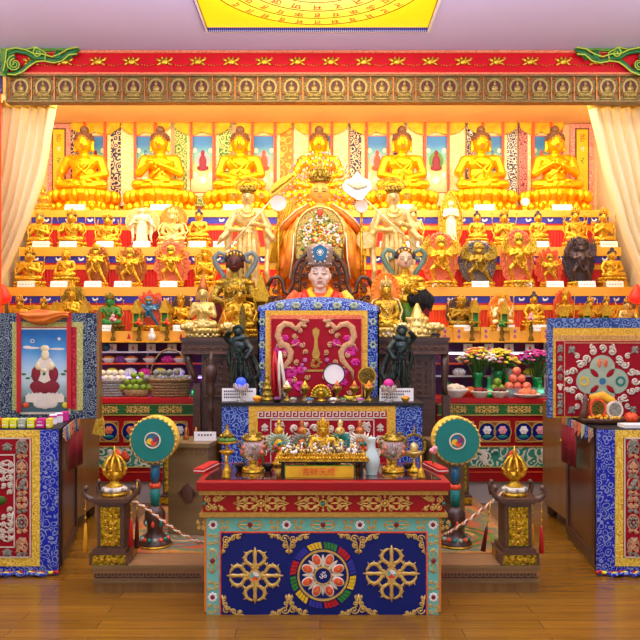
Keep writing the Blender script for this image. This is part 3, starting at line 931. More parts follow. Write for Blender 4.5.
def fingers(mb, p, d, s, side):
    """four fingers and a thumb from palm point p heading d"""
    d = Vector(d).normalized(); a = d.cross(Vector((0, 1, 0)))
    if a.length < .1: a = Vector((1, 0, 0))
    a.normalize()
    for k, l in enumerate((.8, 1.0, .95, .75)):
        b = Vector(p) + a * (k - 1.5) * s * .42
        mid = b + d * s * l * .6 + Vector((0, -.15 * s, 0)); e = b + d * s * l * 1.15 + Vector((0, .1 * s, 0))
        mb.tube([b, mid, e], [s * .2, s * .19, s * .13], 6)
    b = Vector(p) - a * side * s * .7
    mb.tube([b, b - a * side * s * .35 + d * s * .35, b - a * side * s * .3 + d * s * .75], [s * .22, s * .2, s * .14], 6)

def lotus_base(h=.25, w=.5, n=18, sy=.72):
    m = MB()
    m.lathe([(w * .96, 0), (w, h * .12), (w * .9, h * .22), (w * .78, h * .4), (w * .78, h * .52), (w * .92, h * .72), (w * .9, h * .92), (w * .7, h)], 28, sy=sy)
    for i in range(n):
        a = 2 * PI * i / n + .1
        m.ell((w * .93 * cos(a), w * .93 * sin(a) * sy, h * .70), (w * .15, w * .15 * sy, h * .26), 8, 6, (0, 0, a))
        m.ell((w * .93 * cos(a + .17), w * .93 * sin(a + .17) * sy, h * .24), (w * .15, w * .15 * sy, h * .2), 8, 6, (0, 0, a))
    return m

def snail_hair(top=True):
    m = MB(); c = Vector((0, .015, .80)); r = (.122, .128, .125)
    m.lathe([(r[0] * 1.0, .0), (r[0] * 1.01, .03), (r[0] * .93, .065), (r[0] * .75, .10), (.05, .125), (.01, .13)], 18, (0, .012, .79), 1, 1.03)
    m.ell((0, .015, .94), (.062, .062, .06), 12, 8)
    for j, (rad, z) in enumerate(((.122, .805), (.121, .83), (.112, .86), (.09, .885))):
        n = int(22 * rad / .122)
        for i in range(n):
            a = 2 * PI * (i + .5 * (j % 2)) / n
            m.ell((rad * cos(a), .012 + rad * sin(a) * 1.03, z), .013, 6, 4)
    return m

def crown(z=.86, r=.11, h=.12, n=5, mb=None, topknot=True):
    m = mb or MB()
    m.lathe([(r * 1.05, -.015), (r * 1.1, 0), (r * 1.05, .02)], 16, (0, -.0, z), 1, 1.05)
    for i in range(n):
        a = -PI / 2 + (i - (n - 1) / 2) * .55
        px, py = r * 1.08 * cos(a), r * 1.12 * sin(a)
        m.ell((px, py, z + h * .42), (.03, .016, h * .5), 8, 6); m.ell((px, py - .01, z + h * .3), .014, 6, 4)
        m.ell((px, py, z + h * .98), .012, 6, 4)
    if topknot: m.lathe([(.06, 0), (.065, .03), (.04, .07), (.05, .1), (.02, .14), (.005, .17)], 12, (0, .02, z + .02))
    for q in (-1, 1): m.ring((q * .135, z - .03), .012, .03, -.02, .0, 10)
    return m

def jewelry(m=None, z=.47):
    m = m or MB()
    for k, (w, dz) in enumerate(((.1, .09), (.15, .02), (.17, -.1))):
        pts = []
        for i in range(11):
            a = PI * i / 10
            pts.append((w * cos(a), -.125 - .02 * sin(a), z + dz + .05 - .12 * sin(a) * (1 + k * .35)))
        m.tube(pts, .009, 5)
        for p in pts[2:9:2]: m.ell(p, .016, 6, 4)
    for q in (-1, 1):
        m.ring((q * .29, .43), .02, .06, -.05, .04, 10)
    m.ell((0, -.16, z - .14), (.03, .02, .035))
    return m

def oval_halo(w, h, cz, flame=.12, n=56, th=.03, y=.16):
    """solid back plate with a flickering flame rim"""
    m = MB(); out = []
    for i in range(n):
        a = 2 * PI * i / n
        k = 1 + flame * (.5 + .5 * sin(a * 14 + 2.0 * sin(a * 3))) * (.5 + .5 * max(0, sin(a)) + .3)
        out.append((w * cos(a) * k, cz + h * sin(a) * k))
    m.prism(out, y - th / 2, y + th / 2)
    for f in (.97, .8):
        m.tube([(w * f * cos(2 * PI * i / 40), y - th * .6, cz + h * f * sin(2 * PI * i / 40)) for i in range(40)], .016, 5, True)
    for i in range(26):
        a = 2 * PI * i / 26
        c, s_ = cos(a), sin(a)
        m.tube([(w * .82 * c, y - th * .6, cz + h * .82 * s_), (w * (.92) * cos(a + .09), y - th * .9, cz + h * .92 * sin(a + .09)), (w * 1.06 * cos(a + .02), y - th * .5, cz + h * 1.06 * sin(a + .02))], [.022, .018, .005], 5)
    return m

def stand_body(lean=0.0, arms='hold'):
    """robed standing bodhisattva, unit height without crown"""
    m = MB()
    m.lathe([(.13, 0), (.155, .03), (.125, .12), (.108, .28), (.12, .42), (.095, .54)], 16, (0, 0, .02), 1, .72)
    m.ell((0, 0, .55), (.1, .075, .08)); m.ell((0, 0, .68), (.125, .08, .1)); m.cap((-.1, 0, .74), (.1, 0, .74), .04, .04)
    m.cap((0, 0, .75), (0, 0, .82), .042, .038)
    m.ell((0, -.005, .875), (.062, .066, .076), 12, 9); m.cap((0, -.066, .89), (0, -.073, .865), .007, .011, 6)
    for q in (-1, 1):
        m.cap((q * .052, 0, .90), (q * .055, 0, .84), .01, .011, 6)
        for k in range(4):
            x = q * (.025 + .022 * k); m.tube([(x * .8, -.07, .5), (x, -.085, .25), (x * 1.15, -.09, .03)], .010, 5)
        m.cap((q * .035, -.05, .015), (q * .045, -.12, .012), .025, .02, 7)
    if arms == 'hold':
        m.cap((-.13, 0, .74), (-.18, -.02, .58), .034, .028); m.cap((-.18, -.02, .58), (-.04, -.13, .56), .027, .02); m.ell((-.03, -.135, .56), (.024, .02, .026))
        m.cap((.13, 0, .74), (.19, 0, .6), .034, .028); m.cap((.19, 0, .6), (.07, -.13, .62), .027, .02); m.ell((.06, -.135, .62), (.024, .02, .026))
        # falling sleeves and scarves
        for q in (-1, 1):
            m.tube([(q * .12, .02, .76), (q * .19, .0, .6), (q * .20, .02, .4), (q * .18, -.02, .2), (q * .21, 0, .06)], [.03, .05, .035, .03, .012], 6, flat=.6)
            m.tube([(q * .17, -.02, .58), (q * .25, -.04, .5), (q * .3, -.02, .44)], [.03, .03, .008], 6)
    else:
        m.cap((-.13, 0, .74), (-.16, -.01, .6), .034, .028); m.cap((-.16, -.01, .6), (-.02, -.12, .63), .027, .02)
        m.cap((.13, 0, .74), (.16, -.01, .6), .034, .028); m.cap((.16, -.01, .6), (.02, -.12, .63), .027, .02)
    return m

def lunge_body(arms=6, seed=1):
    """wrathful striding dancer with a fan of arms"""
    r = random.Random(seed); m = MB()
    m.ell((0, 0, .45), (.13, .1, .12)); m.ell((0, 0, .58), (.14, .1, .1)); m.ell((0, -.03, .5), (.12, .1, .09))
    m.cap((-.09, 0, .38), (-.24, -.07, .25), .075, .055); m.cap((-.24, -.07, .25), (-.16, -.02, .03), .05, .035); m.cap((-.16, -.02, .02), (-.2, -.12, .015), .03, .025)
    m.cap((.09, 0, .38), (.2, -.02, .2), .075, .055); m.cap((.2, -.02, .2), (.32, 0, .03), .05, .035); m.cap((.32, 0, .02), (.34, -.1, .015), .03, .025)
    m.ell((0, -.02, .74), (.095, .095, .095), 12, 8); m.ell((0, -.1, .72), (.03, .03, .025)); 
    for i in range(11):
        a = PI * (.05 + .9 * i / 10); m.tube([(.07 * cos(a), 0, .76 + .05 * sin(a)), (.13 * cos(a), 0, .80 + .09 * sin(a)), (.12 * cos(a + .2), 0, .86 + .12 * sin(a))], [.03, .022, .005], 5)
    for q in (-1, 1):
        m.cap((q * .14, 0, .62), (q * .24, -.06, .52), .045, .04); m.cap((q * .24, -.06, .52), (q * .07, -.14, .56), .036, .028)
        for k in range(arms // 2):
            a = -.35 + 1.25 * (k + .5) / (arms / 2)
            e = (q * (.14 + .17 * cos(a)), .02, .6 + .17 * sin(a)); h = (q * (.14 + .3 * cos(a + .25)), -.02, .6 + .3 * sin(a + .25))
            m.cap((q * .13, .02, .6), e, .035, .03, 8); m.cap(e, h, .028, .022, 8)
            m.tube([(h[0] - q * .02, h[1] - .01, h[2] - .06), (h[0] + q * .01, h[1] - .01, h[2] + .1)], [.012, .016], 5); m.ell((h[0] + q * .01, h[1], h[2] + .1), .024, 7, 5)
    m.tube([(-.3, .03, .2), (-.33, .03, .45), (-.2, .04, .7), (0, .05, .66), (.2, .04, .7), (.35, .03, .45), (.36, .03, .2)], [.006, .02, .022, .02, .022, .02, .006], 6)
    m.tube([(.1, -.1, .55), (.16, -.12, .38), (.05, -.12, .24), (-.06, -.12, .34), (-.12, -.1, .5)], .022, 6)
    return m

PROTO = {}
def norm_parts(parts, extra=None):
    """scale all builders so that the whole stands exactly one unit high, base at 0"""
    zs = [v[2] for _, mb, _ in parts for v in mb.v]; z0, z1 = min(zs), max(zs); k = 1 / (z1 - z0)
    xs = [v[0] for _, mb, _ in parts for v in mb.v]
    for _, mb, _ in parts: mb.v = [(v[0] * k, v[1] * k, (v[2] - z0) * k) for v in mb.v]
    return parts, (max(xs) - min(xs)) * k
def shift(mb, dz, s=1.0, dy=0, dx=0):
    mb.v = [(v[0] * s + dx, v[1] * s + dy, v[2] * s + dz) for v in mb.v]; return mb
def proto(key, parts):
    parts, w = norm_parts(parts)
    PROTO[key] = ([(n, mb.build('p_' + n, mt), None) for n, mb, mt in parts], w)
    for p in PROTO[key][0]: C.objects.unlink(p[1])
USED_NAMES = set()
def put(key, name, label, cat, loc, h, w=None, rz=0, group=None, mats=None):
    """a figure of its own: fresh Empty plus a copy of every part"""
    T = thing(name, label, cat, loc, rz, group)
    prs, pw = PROTO[key]
    for i, (n, o, _) in enumerate(prs):
        c = o.copy(); c.name = n; C.objects.link(c); c.parent = T
        if mats and n in mats:
            if c.data.users > 0: c.data = c.data.copy()
            ms = mats[n] if isinstance(mats[n], (list, tuple)) else [mats[n]]
            for j, x in enumerate(ms): c.data.materials[j] = M[x]
    sx = h if w is None else w / pw
    T.scale = (sx, (sx + h) / 2, h)
    return T

def add_seated(key, pose, arms, hairfn, base_mat='gold', body_mat='gold', halo=None, halo_mat=None, crown_=False, hat=None, voxel=.016, plinth=False):
    b = fuse(seated_body(pose, arms), voxel, 3)
    f = MB(); f.v = b.v; f.f = b.f; f.m = b.m; f.sm = b.sm
    bh = .2
    parts = [('body', shift(f, bh), [body_mat])]
    fb = MB(); face_bits(fb, (0, -.01, .76), .115); shift(headT(fb), bh)
    parts.append(('face', fb, [body_mat, 'eyeline', 'lip']))
    lb = lotus_base(bh + .01, .46); parts.append(('lotus_base', lb, [base_mat]))
    if hairfn: parts.append(('hair', shift(headT(hairfn()), bh), ['hair_blue']))
    if crown_:
        c = headT(crown()); jewelry(c); parts.append(('crown', shift(c, bh), [base_mat]))
        sc = MB()
        for q in (-1, 1):
            sc.tube([(q * .12, .05, .62), (q * .36, .05, .56), (q * .46, .0, .36), (q * .38, -.1, .2), (q * .5, -.1, .02)], [.015, .03, .028, .025, .006], 6, flat=.5)
            for a_ in range(arms // 2): 
                z = (.70, .82)[min(a_, 1)]; sc.tube([(q * .44, -.03, z - .1), (q * .46, -.03, z + .05)], .014, 5); sc.ell((q * .46, -.03, z + .06), (.03, .02, .035), 7, 5)
        parts.append(('scarf', shift(sc, bh), [base_mat]))
    if hat == 'pointed':
        c = MB(); c.lathe([(.12, 0), (.13, .02), (.10, .1), (.05, .22), (.015, .3)], 14, (0, .02, .84)); 
        for q in (-1, 1): c.tube([(q * .11, .03, .86), (q * .15, .02, .72), (q * .18, -.02, .5)], [.03, .035, .03], 6, flat=.4)
        headT(c); parts.append(('hat', shift(c, bh), ['orange']))
    if halo:
        hw, hh, hz, fl = halo; parts.append(('halo', shift(oval_halo(hw, hh, hz, fl), bh), [halo_mat]))
    if plinth:
        m = MB(); m.box(-.42, .42, -.28, .28, -.14, .0); m.box(-.46, .46, -.31, .31, -.16, -.13); m.box(-.46, .46, -.31, .31, -.015, .005)
        for s_ in (-.25, 0, .25): m.ell((s_, -.29, -.07), (.08, .02, .04), 8, 5)
        parts.append(('plinth', m, [base_mat]))
    proto(key, parts)

add_seated('tara', 'out', 2, snail_hair, crown_=True)
add_seated('four_arm', 'teach', 4, snail_hair, crown_=True)
add_seated('six_arm', 'lap', 6, snail_hair, crown_=True)
add_seated('small_buddha', 'touch', 2, snail_hair, plinth=True)
add_seated('lama', 'teach', 2, None, hat='pointed')
add_seated('nimbus', 'lap', 2, None, halo=(.42, .42, .72, .0), halo_mat='nimbus', crown_=True, base_mat='pale_gold', body_mat='pale_gold')
add_seated('ring_seated', 'teach', 4, None, halo=(.5, .56, .42, .10), halo_mat='copper', crown_=True)

def add_lunge(key, arms, seed, halo, halo_mat, body='gold', plate=True):
    b = fuse(lunge_body(arms, seed), .013, 2)
    parts = [('body', shift(b, .12), [body])]
    c = MB(); crown(.80, .085, .09, 5, c, False); 
    for i in range(9):
        a = PI + PI * i / 8; c.ell((.2 * cos(a), -.1, .46 + .16 * sin(a)), .02, 7, 5)
    c.tube([(.2 * cos(PI + PI * i / 8), -.1, .46 + .16 * sin(PI + PI * i / 8)) for i in range(9)], .008, 5)
    parts.append(('crown', shift(c, .12), ['old_gold']))
    parts.append(('lotus_base', lotus_base(.14, .38, 16, .6), ['gold']))
    if halo: parts.append(('halo', shift(oval_halo(*halo), .12), [halo_mat]))
    proto(key, parts)
add_lunge('dancer', 2, 1, (.38, .46, .46, .08), 'copper')
add_lunge('wrathful', 8, 2, (.46, .5, .46, .16), 'copper')
add_lunge('flame', 6, 3, (.5, .56, .48, .22), 'coral')
add_lunge('salmon_halo', 12, 4, (.44, .56, .48, .05), 'salmon')
add_lunge('silver_halo', 12, 5, (.46, .52, .48, .05), 'silver', 'old_gold')

# many-armed standing figure on a round halo
b = fuse(stand_body(0, 'hold'), .011, 2)
hd = MB()
hd.ring((0, .62), 0.0001, .36, .06, .09, 40); 
for k in range(3):
    rr = .18 + .075 * k; n = 18 + 6 * k
    for i in range(n):
        a = -.9 + (PI + 1.8) * i / (n - 1)
        hd.tube([(rr * .75 * cos(a), .04, .62 + rr * .75 * sin(a)), (rr * cos(a + .04), .03, .62 + rr * sin(a + .04))], [.010, .007], 5); hd.ell((rr * cos(a), .03, .62 + rr * sin(a)), .012, 6, 4)
cr = MB()
for k in range(4): cr.ell((0, 0, .95 + .055 * k), (.03 - .004 * k, .03, .032), 8, 6)
for i in range(5): cr.ell((-.05 + .025 * i, -.045, .95), (.011, .01, .025), 6, 4)
proto('thousand_arm', [('body', b, ['cream_gold']), ('halo', hd, ['cream_halo']), ('crown', cr, ['gold']), ('lotus_base', shift(lotus_base(.10, .2, 14, .8), -.09), ['gold'])])
# standing in a pointed mandorla
b = fuse(stand_body(0, 'pray'), .011, 2)
m = MB(); out = []
for i in range(48):
    a = 2 * PI * i / 48; w_ = .27 * cos(a) * (1 - .15 * max(0, sin(a))); z_ = .52 + .62 * sin(a) * (1 if sin(a) < 0 else 1.0)
    out.append((w_, z_ if sin(a) < .97 else z_ + .05))
m.prism(out, .06, .09)
m.tube([(p[0] * .95, .05, .52 + (p[1] - .52) * .96) for p in out], .018, 5, True)
for i in range(30):
    a = 2 * PI * i / 30; m.curl(.2 * cos(a), .52 + .5 * sin(a), .03, a, 1.1, .05, .008, 8)
proto('mandorla', [('body', b, ['cream_gold']), ('halo', m, ['gold']), ('lotus_base', shift(lotus_base(.10, .2, 14, .8), -.09), ['gold'])])

# ---------------------------------------------------------------- seven big buddhas
def big_buddha(key, pose):
    mb = seated_body(pose)
    b = fuse(mb, .0105, 3)
    bh = .36
    parts = [('body', shift(b, bh), ['buddha_gold'])]
    f = MB()
    hp = {'touch': ((-.33, -.19, .15), (0, -.1, -1)), 'lap': ((-.05, -.25, .18), (1, 0, .1)), 'teach': ((-.09, -.22, .42), (.15, 0, 1))}[pose]
    fingers(f, hp[0], hp[1], .045, -1)
    f2 = {'teach': ((.06, -.22, .38), (-.4, 0, 1))}.get(pose, ((.05, -.25, .17), (-1, 0, .05)))
    parts.append(('hand', shift(f, bh), ['buddha_gold']))
    fr = MB(); fingers(fr, f2[0], f2[1], .045, 1); parts.append(('hand', shift(fr, bh), ['buddha_gold']))
    fb = MB(); face_bits(fb, (0, -.01, .76), .115); parts.append(('face', shift(headT(fb), bh), ['buddha_gold', 'eyeline', 'lip']))
    rb = MB()   # robe folds over chest, arm and legs
    for k in range(6):
        rb.tube([(.22 - .02 * k, -.02 - .01 * k, .52 - .01 * k), (.10 - .02 * k, -.135, .40 - .015 * k), (-.02 - .02 * k, -.14, .28 - .012 * k), (-.13, -.10, .2 - .012 * k)], .010, 6)
    for q in (-1, 1):
        for k in range(4): rb.tube([(q * (.1 + .05 * k), -.10, .165 - .004 * k), (q * (.2 + .045 * k), -.2, .12), (q * (.25 + .04 * k), -.2, .05)], .009, 5)
    for k in range(7): rb.tube([(-.12 + .04 * k, -.24, .1), (-.15 + .05 * k, -.28, .03)], .012, 5)
    rb.tube([(-.16, -.07, .5), (-.08, -.14, .44), (.02, -.15, .37)], .012, 6)
    parts.append(('robe_folds', shift(rb, bh), ['buddha_gold']))
    parts.append(('hair', shift(headT(snail_hair()), bh), ['hair_brown']))
    parts.append(('lotus_base', lotus_base(bh + .02, .54, 18, .62), ['buddha_gold']))
    proto(key, parts)
big_buddha('buddha_touch', 'touch'); big_buddha('buddha_lap', 'lap'); big_buddha('buddha_teach', 'teach')
BB = [(84, 'touch', 'large gold seated buddha at the left end of the top step'),
      (160, 'teach', 'large gold seated buddha, second from the left on the top step, hand at the chest'),
      (240, 'lap', 'large gold seated buddha, third from the left on the top step, hands in its lap'),
      (319, 'touch', 'large gold seated buddha behind the crowned central statue'),
      (402, 'lap', 'large gold seated buddha just right of the white fan, hands in its lap'),
      (481, 'touch', 'large gold seated buddha, second from the right on the top step'),
      (555, 'teach', 'large gold seated buddha at the right end of the top step, hand at the chest')]
for px, k, lb in BB:
    z = 8.38
    put('buddha_' + k, 'buddha_statue', lb, 'statue', (X(px, z), z, TH[1]), (H(125.5, z) - TH[1]), 74 * z / 720, group='large gold buddhas on the top step')
# ---------------------------------------------------------------- statues on the steps
cards = []
def card(px, zt, zf, label, w=17, h=6.2, cat='name card'):
    """folded white name card standing at the edge of a step"""
    W_ = w * zf / 720; Hh = h * zf / 720
    T = thing('name_card', label, cat, (X(px, zf), zf + .012, zt))
    if label is None: cards.append((round(zt, 3), px, T))
    m = MB(); m.add([(-W_/2, 0, 0), (W_/2, 0, 0), (W_/2, .02, Hh), (-W_/2, .02, Hh), (-W_/2, .003, 0), (W_/2, .003, 0), (W_/2, .023, Hh), (-W_/2, .023, Hh)],
                    [(0, 1, 2, 3), (7, 6, 5, 4), (0, 4, 5, 1), (1, 5, 6, 2), (2, 6, 7, 3), (3, 7, 4, 0)], False)
    m.add([(-W_/2, .045, 0), (W_/2, .045, 0), (W_/2, .024, Hh), (-W_/2, .024, Hh)], [(3, 2, 1, 0)], False)
    m.build('card', 'white', T)
    m = MB()
    for k in range(5):
        x = -W_ * .32 + W_ * .16 * k
        m.box(x - W_ * .04, x + W_ * .04, .006, .0085, Hh * .42, Hh * .47); m.box(x - W_ * .005, x + W_ * .012, .005, .0085, Hh * .36, Hh * .58)
    m.build('lettering', 'grey_cloth', T)
def step_statue(key, px, yt, tier, label, w=None, dz=.16, rz=0, mats=None, name='deity_statue', cd=None, cl=None, g=None):
    z = TZ[tier] + dz + (.03 if tier == 4 else 0)
    h = H(yt, z) - TH[tier]
    put(key, name, label, 'statue', (X(px, z), z, TH[tier]), h, None if w is None else w * z / 720, rz, g, mats)
    if cd: card(cd, TH[tier], TZ[tier], None)
G2, G3, G4 = 'statues on the second step', 'statues on the third step', 'statues on the lowest step'
S = step_statue
# second step (below the buddhas)
S('four_arm', 40, 208, 2, 'gold crowned seated statue at the left end of the second step', 27, cd=40, g=G2, mats={'hair': 'slate'})
S('tara', 72, 207, 2, 'gold seated statue with a dark crown, second from the left on the second step', 31, cd=67, g=G2)
S('six_arm', 108, 211, 2, 'gold many-armed seated statue under the gap between the first two buddhas', 29, cd=104, g=G2)
S('thousand_arm', 142, 200, 2, 'cream standing statue before a round halo of many hands', 35, cd=141, g=G2)
S('nimbus', 173, 204, 2, 'pale gold seated statue with a glowing orange disc behind its head', 33, g=G2)
S('small_buddha', 199, 208, 2, 'small gold seated statue between the orange disc statue and the left standing bodhisattva', 25, cd=197, g=G2)
S('tara', 413, 204, 2, 'pale gold seated statue beside the right standing bodhisattva', 25, cd=411, g=G2, mats={'body': 'pale_gold', 'crown': 'pale_gold', 'lotus_base': 'pale_gold'})
S('mandorla', 451, 190, 2, 'standing figure in a tall pointed gold mandorla', 25, dz=.1, g=G2)
S('small_buddha', 477, 210, 2, 'small gold seated statue just right of the pointed mandorla', 23, cd=478, g=G2)
S('four_arm', 504, 207, 2, 'gold crowned statue with raised arms above the grey oval halo', 27, g=G2)
S('small_buddha', 538, 210, 2, 'small gold seated statue between the salmon and orange halos on the second step', 23, cd=541, g=G2)
S('six_arm', 575, 205, 2, 'gold crowned statue, second from the right end of the second step', 27, cd=578, g=G2)
S('four_arm', 603, 206, 2, 'gold crowned seated statue at the right end of the second step', 27, cd=610, g=G2)
# third step
S('four_arm', 30, 245, 3, 'gold crowned seated statue at the left end of the third step', 33, cd=25, g=G3)
S('small_buddha', 66, 247, 3, 'gold seated figure with a tall headdress, second from the left on the third step', 27, cd=58, g=G3, mats={'hair': 'gold'})
S('dancer', 96, 243, 3, 'gold dancing figure in a thin brown oval halo', 26, cd=92, g=G3)
S('wrathful', 130, 244, 3, 'gold wrathful many-armed figure in a copper flame halo', 32, cd=122, g=G3)
S('flame', 171, 236, 3, 'gold striding figure in a large orange flame halo at the middle left', 38, cd=168, g=G3, mats={'halo': 'salmon'})
S('ring_seated', 205, 245, 3, 'small gold figure in a round gold halo behind the left pointed-hat lama', 24, g=G3, mats={'halo': 'gold'})
S('salmon_halo', 441, 230, 3, 'gold many-armed figure in a salmon oval halo right of the blue-haired warrior', 38, cd=441, g=G3, dz=.1)
S('silver_halo', 479, 239, 3, 'many-armed figure in a grey silver oval halo', 39, cd=481, g=G3)
S('salmon_halo', 519, 227, 3, 'gold many-armed figure in a large orange-pink halo right of the grey halo', 36, cd=524, g=G3, dz=.1, mats={'halo': 'salmon', 'body': 'gold'})
S('flame', 550, 246, 3, 'gold striding figure in a small orange ring halo', 29, cd=556, g=G3)
S('silver_halo', 581, 235, 3, 'dark silver wrathful statue in a dark oval halo at the right', 33, cd=588, g=G3, mats={'halo': 'dark_silver', 'body': 'dark_silver', 'crown': 'dark_silver'})
S('small_buddha', 612, 247, 3, 'gold seated statue at the right end of the third step', 29, cd=616, g=G3)
# lowest step
GR = {'body': 'green', 'crown': 'old_gold', 'hair': 'black', 'lotus_base': 'dark_gold', 'scarf': 'copper'}
S('ring_seated', 72, 282, 4, 'ornate gold deity with a spiky halo behind the framed lama picture', 26, g=G4, mats={'halo': 'old_gold'})
S('four_arm', 20, 294, 4, 'small gold statue behind the upper left corner of the framed lama picture', 24, g=G4)
S('tara', 44, 296, 4, 'small gold statue behind the orange silk swag', 22, g=G4)
S('tara', 110, 291, 4, 'green-bodied crowned seated goddess statue on the lowest step', 30, cd=103, g=G4, mats=GR)
S('flame', 149, 289, 4, 'blue wrathful figure in front of an orange-red flame halo', 34, g=G4, mats={'body': 'gem_blue'})
S('ring_seated', 181, 292, 4, 'small gold figure in a brown arched halo beside the left dark table', 23, cd=181, g=G4, mats={'halo': 'carved_wood'})
S('ring_seated', 461, 294, 4, 'small many-coloured figure in a dark brown halo beside the right dark table', 30, cd=463, g=G4, mats={'halo': 'carved_wood', 'body': 'old_gold'})
S('ring_seated', 502, 291, 4, 'small white and gold figure in a round orange halo on the lowest step', 27, cd=507, g=G4, mats={'halo': 'nimbus', 'body': 'cream_gold'})
S('small_buddha', 534, 291, 4, 'small gold crowned seated statue just left of the red brocade screen', 25, cd=540, g=G4)
S('ring_seated', 565, 287, 4, 'small gold figure in a spiky coral halo above the red brocade screen', 22, g=G4, mats={'halo': 'coral'})
S('tara', 590, 295, 4, 'small gold statue just above the middle of the red brocade screen', 22, g=G4)
S('four_arm', 606, 294, 4, 'small gold statue with raised arm above the red brocade screen', 20, g=G4)
S('tara', 627, 296, 4, 'small gold statue at the right edge above the red brocade screen', 24, g=G4, mats={'body': 'pale_gold'})
# standalone cards on the top step
for px in (74, 160, 233, 404, 485, 563): card(px, TH[1], TZ[1], None, 20, 6)
card(225, TH[2], TZ[2], None, 24)
card(389, TH[2], TZ[2], None, 18)
ORD = 'first second third fourth fifth sixth seventh eighth ninth tenth eleventh twelfth thirteenth fourteenth fifteenth sixteenth'.split()
for tr in (1, 2, 3, 4):
    row = sorted([(p, t) for (zt, p, t) in cards if zt == round(TH[tr], 3)], key=lambda a: a[0])
    for i, (p, t) in enumerate(row): t['label'] = 'white name card on the %s step of the altar, %s from the left' % (('top', 'second', 'third', 'lowest')[tr - 1], ORD[i])
# small things on the top step between buddhas
z = 8.1
put('tara', 'deity_statue', 'tiny gold statue beside the lotus of the leftmost large buddha', 'statue', (X(43, z), z, TH[1]), H(185, z) - TH[1], 17 * z / 720)
T = thing('mirror_stand', 'tiny round white mirror on a stand between the sixth and seventh large buddhas', 'mirror', (X(525, z), z, TH[1]))
s_ = z / 720
m = MB(); m.lathe([(3.5 * s_, 0), (3 * s_, .02), (.8 * s_, .04), (.8 * s_, .06)], 12); m.build('foot', 'gold', T)
m = MB(); m.disc((0, .11), 4 * s_, -.01, .01, 20); m.mi = 1; m.ring((0, .11), 4 * s_, 5 * s_, -.015, .012, 20); m.build('mirror', ['white', 'gold'], T)
# small lantern shrines on the lowest step
m = MB(); m.box(-.5, .5, -.4, .4, 0, .12); m.mi = 0
for x in (-.36, .36):
    for y in (-.28, .28): m.box(x - .06, x + .06, y - .06, y + .06, .12, .55)
m.box(-.5, .5, -.4, .4, .55, .62); m.prism([(-.62, .62), (.62, .62), (.3, .78), (.12, .95), (-.12, .95), (-.3, .78)], -.4, .4); m.ell((0, 0, .97), (.08, .08, .05))
m.box(-.56, .56, -.45, .45, .25, .29)
g = MB(); g.box(-.3, .3, -.22, .22, .12, .55); 
proto('lantern', [('frame', m, ['gold']), ('pane', g, ['green'])])
for px, yt, yb, lb in ((57, 300, 313, 'tiny gold lantern shrine left of the ornate deity behind the framed picture'), (86, 299, 313, 'tiny gold lantern shrine right of the ornate deity behind the framed picture'),
                   (138, 299, 324, 'tall gold lantern shrine left of the blue wrathful figure'), (166, 298, 324, 'tall gold lantern shrine right of the blue wrathful figure'),
                   (474, 298, 326, 'tall gold lantern shrine beside the dark brown halo figure'), (503, 300, 325, 'gold lantern shrine in front of the round orange halo'),
                   (562, 304, 316, 'gold lantern shrine in front of the spiky coral halo'), (585, 303, 316, 'middle one of the gold lantern shrines above the red brocade screen'), (604, 303, 316, 'rightmost gold lantern shrine above the red brocade screen')):
    z = 7.14; put('lantern', 'lantern_shrine', lb, 'lantern', (X(px, z), z, TH[4]), H(yt, z) - TH[4], 11 * z / 720, group='gold lantern shrines on the lowest step')
# little flowered stem vases hung on the front of the lowest board -> standing on its edge
def stem_vase(px, y0, y1, label, bulb='copper'):
    z = 7.06; s = z / 720; T = thing('offering_vase', label, 'vase', (X(px, z), z, H(341, 7.1)))
    h = (341 - y0) * s
    m = MB(); m.lathe([(2.6 * s, 0), (3 * s, h * .05), (1 * s, h * .2), (2.4 * s, h * .4), (1 * s, h * .62), (1.8 * s, h * .68)], 12); m.build('vase', 'dark_gold', T)
    m = MB()
    for i in range(7):
        a = i * .9; m.ell((2.2 * s * cos(a), 1.5 * s * sin(a), h * (.75 + .03 * (i % 3))), 1.6 * s, 7, 5)
    m.ell((0, 0, h * .9), 2 * s, 8, 6); m.build('flowers', bulb, T)
for px, y0, y1, lb, c in ((126 - 13, 313, 341, 'small vase of pink flowers under the green goddess', 'pink'), (139, 318, 340, 'small dark vase under the left tall lantern', 'coral'), (167, 318, 340, 'small dark vase under the right tall lantern', 'coral'),
                          (472, 318, 340, 'small dark vase left of the two vases under the orange halo figure', 'old_gold'), (502, 320, 340, 'small dark vase under the round orange halo figure', 'green'), (531, 312, 340, 'tall vase of pink flowers in front of the small crowned statue', 'pink')):
    stem_vase(px, y0, y1, lb, c)
for i, (px, lb) in enumerate(((129, 'small white card with a red flame mark left of the teapot-shaped box'), (181, 'small white card with a red flame mark beside the left dark table'))):
    z = 7.06; s = z / 720; T = thing('flame_card', lb, 'card', (X(px, z), z - .0, H(341, 7.1)))
    m = MB(); m.box(-3.5 * s, 3.5 * s, 0, .006, 0, 9 * s); m.mi = 1; m.prism([(-1.8 * s, 2 * s), (1.8 * s, 2 * s), (1.2 * s, 5 * s), (0, 8 * s), (-1.2 * s, 5 * s)], -.004, 0)
    m.build('card', ['shelf_orange', 'red'], T)
z = 7.06; s = z / 720; T = thing('white_urn', 'tiny white lidded urn on the edge of the lowest step', 'urn', (X(152, z), z, H(341, 7.1)))
m = MB(); m.lathe([(2 * s, 0), (4 * s, 3 * s), (4.2 * s, 6 * s), (2 * s, 9 * s), (2.4 * s, 10 * s), (.5 * s, 13 * s)], 14); m.build('urn_body', 'white', T)
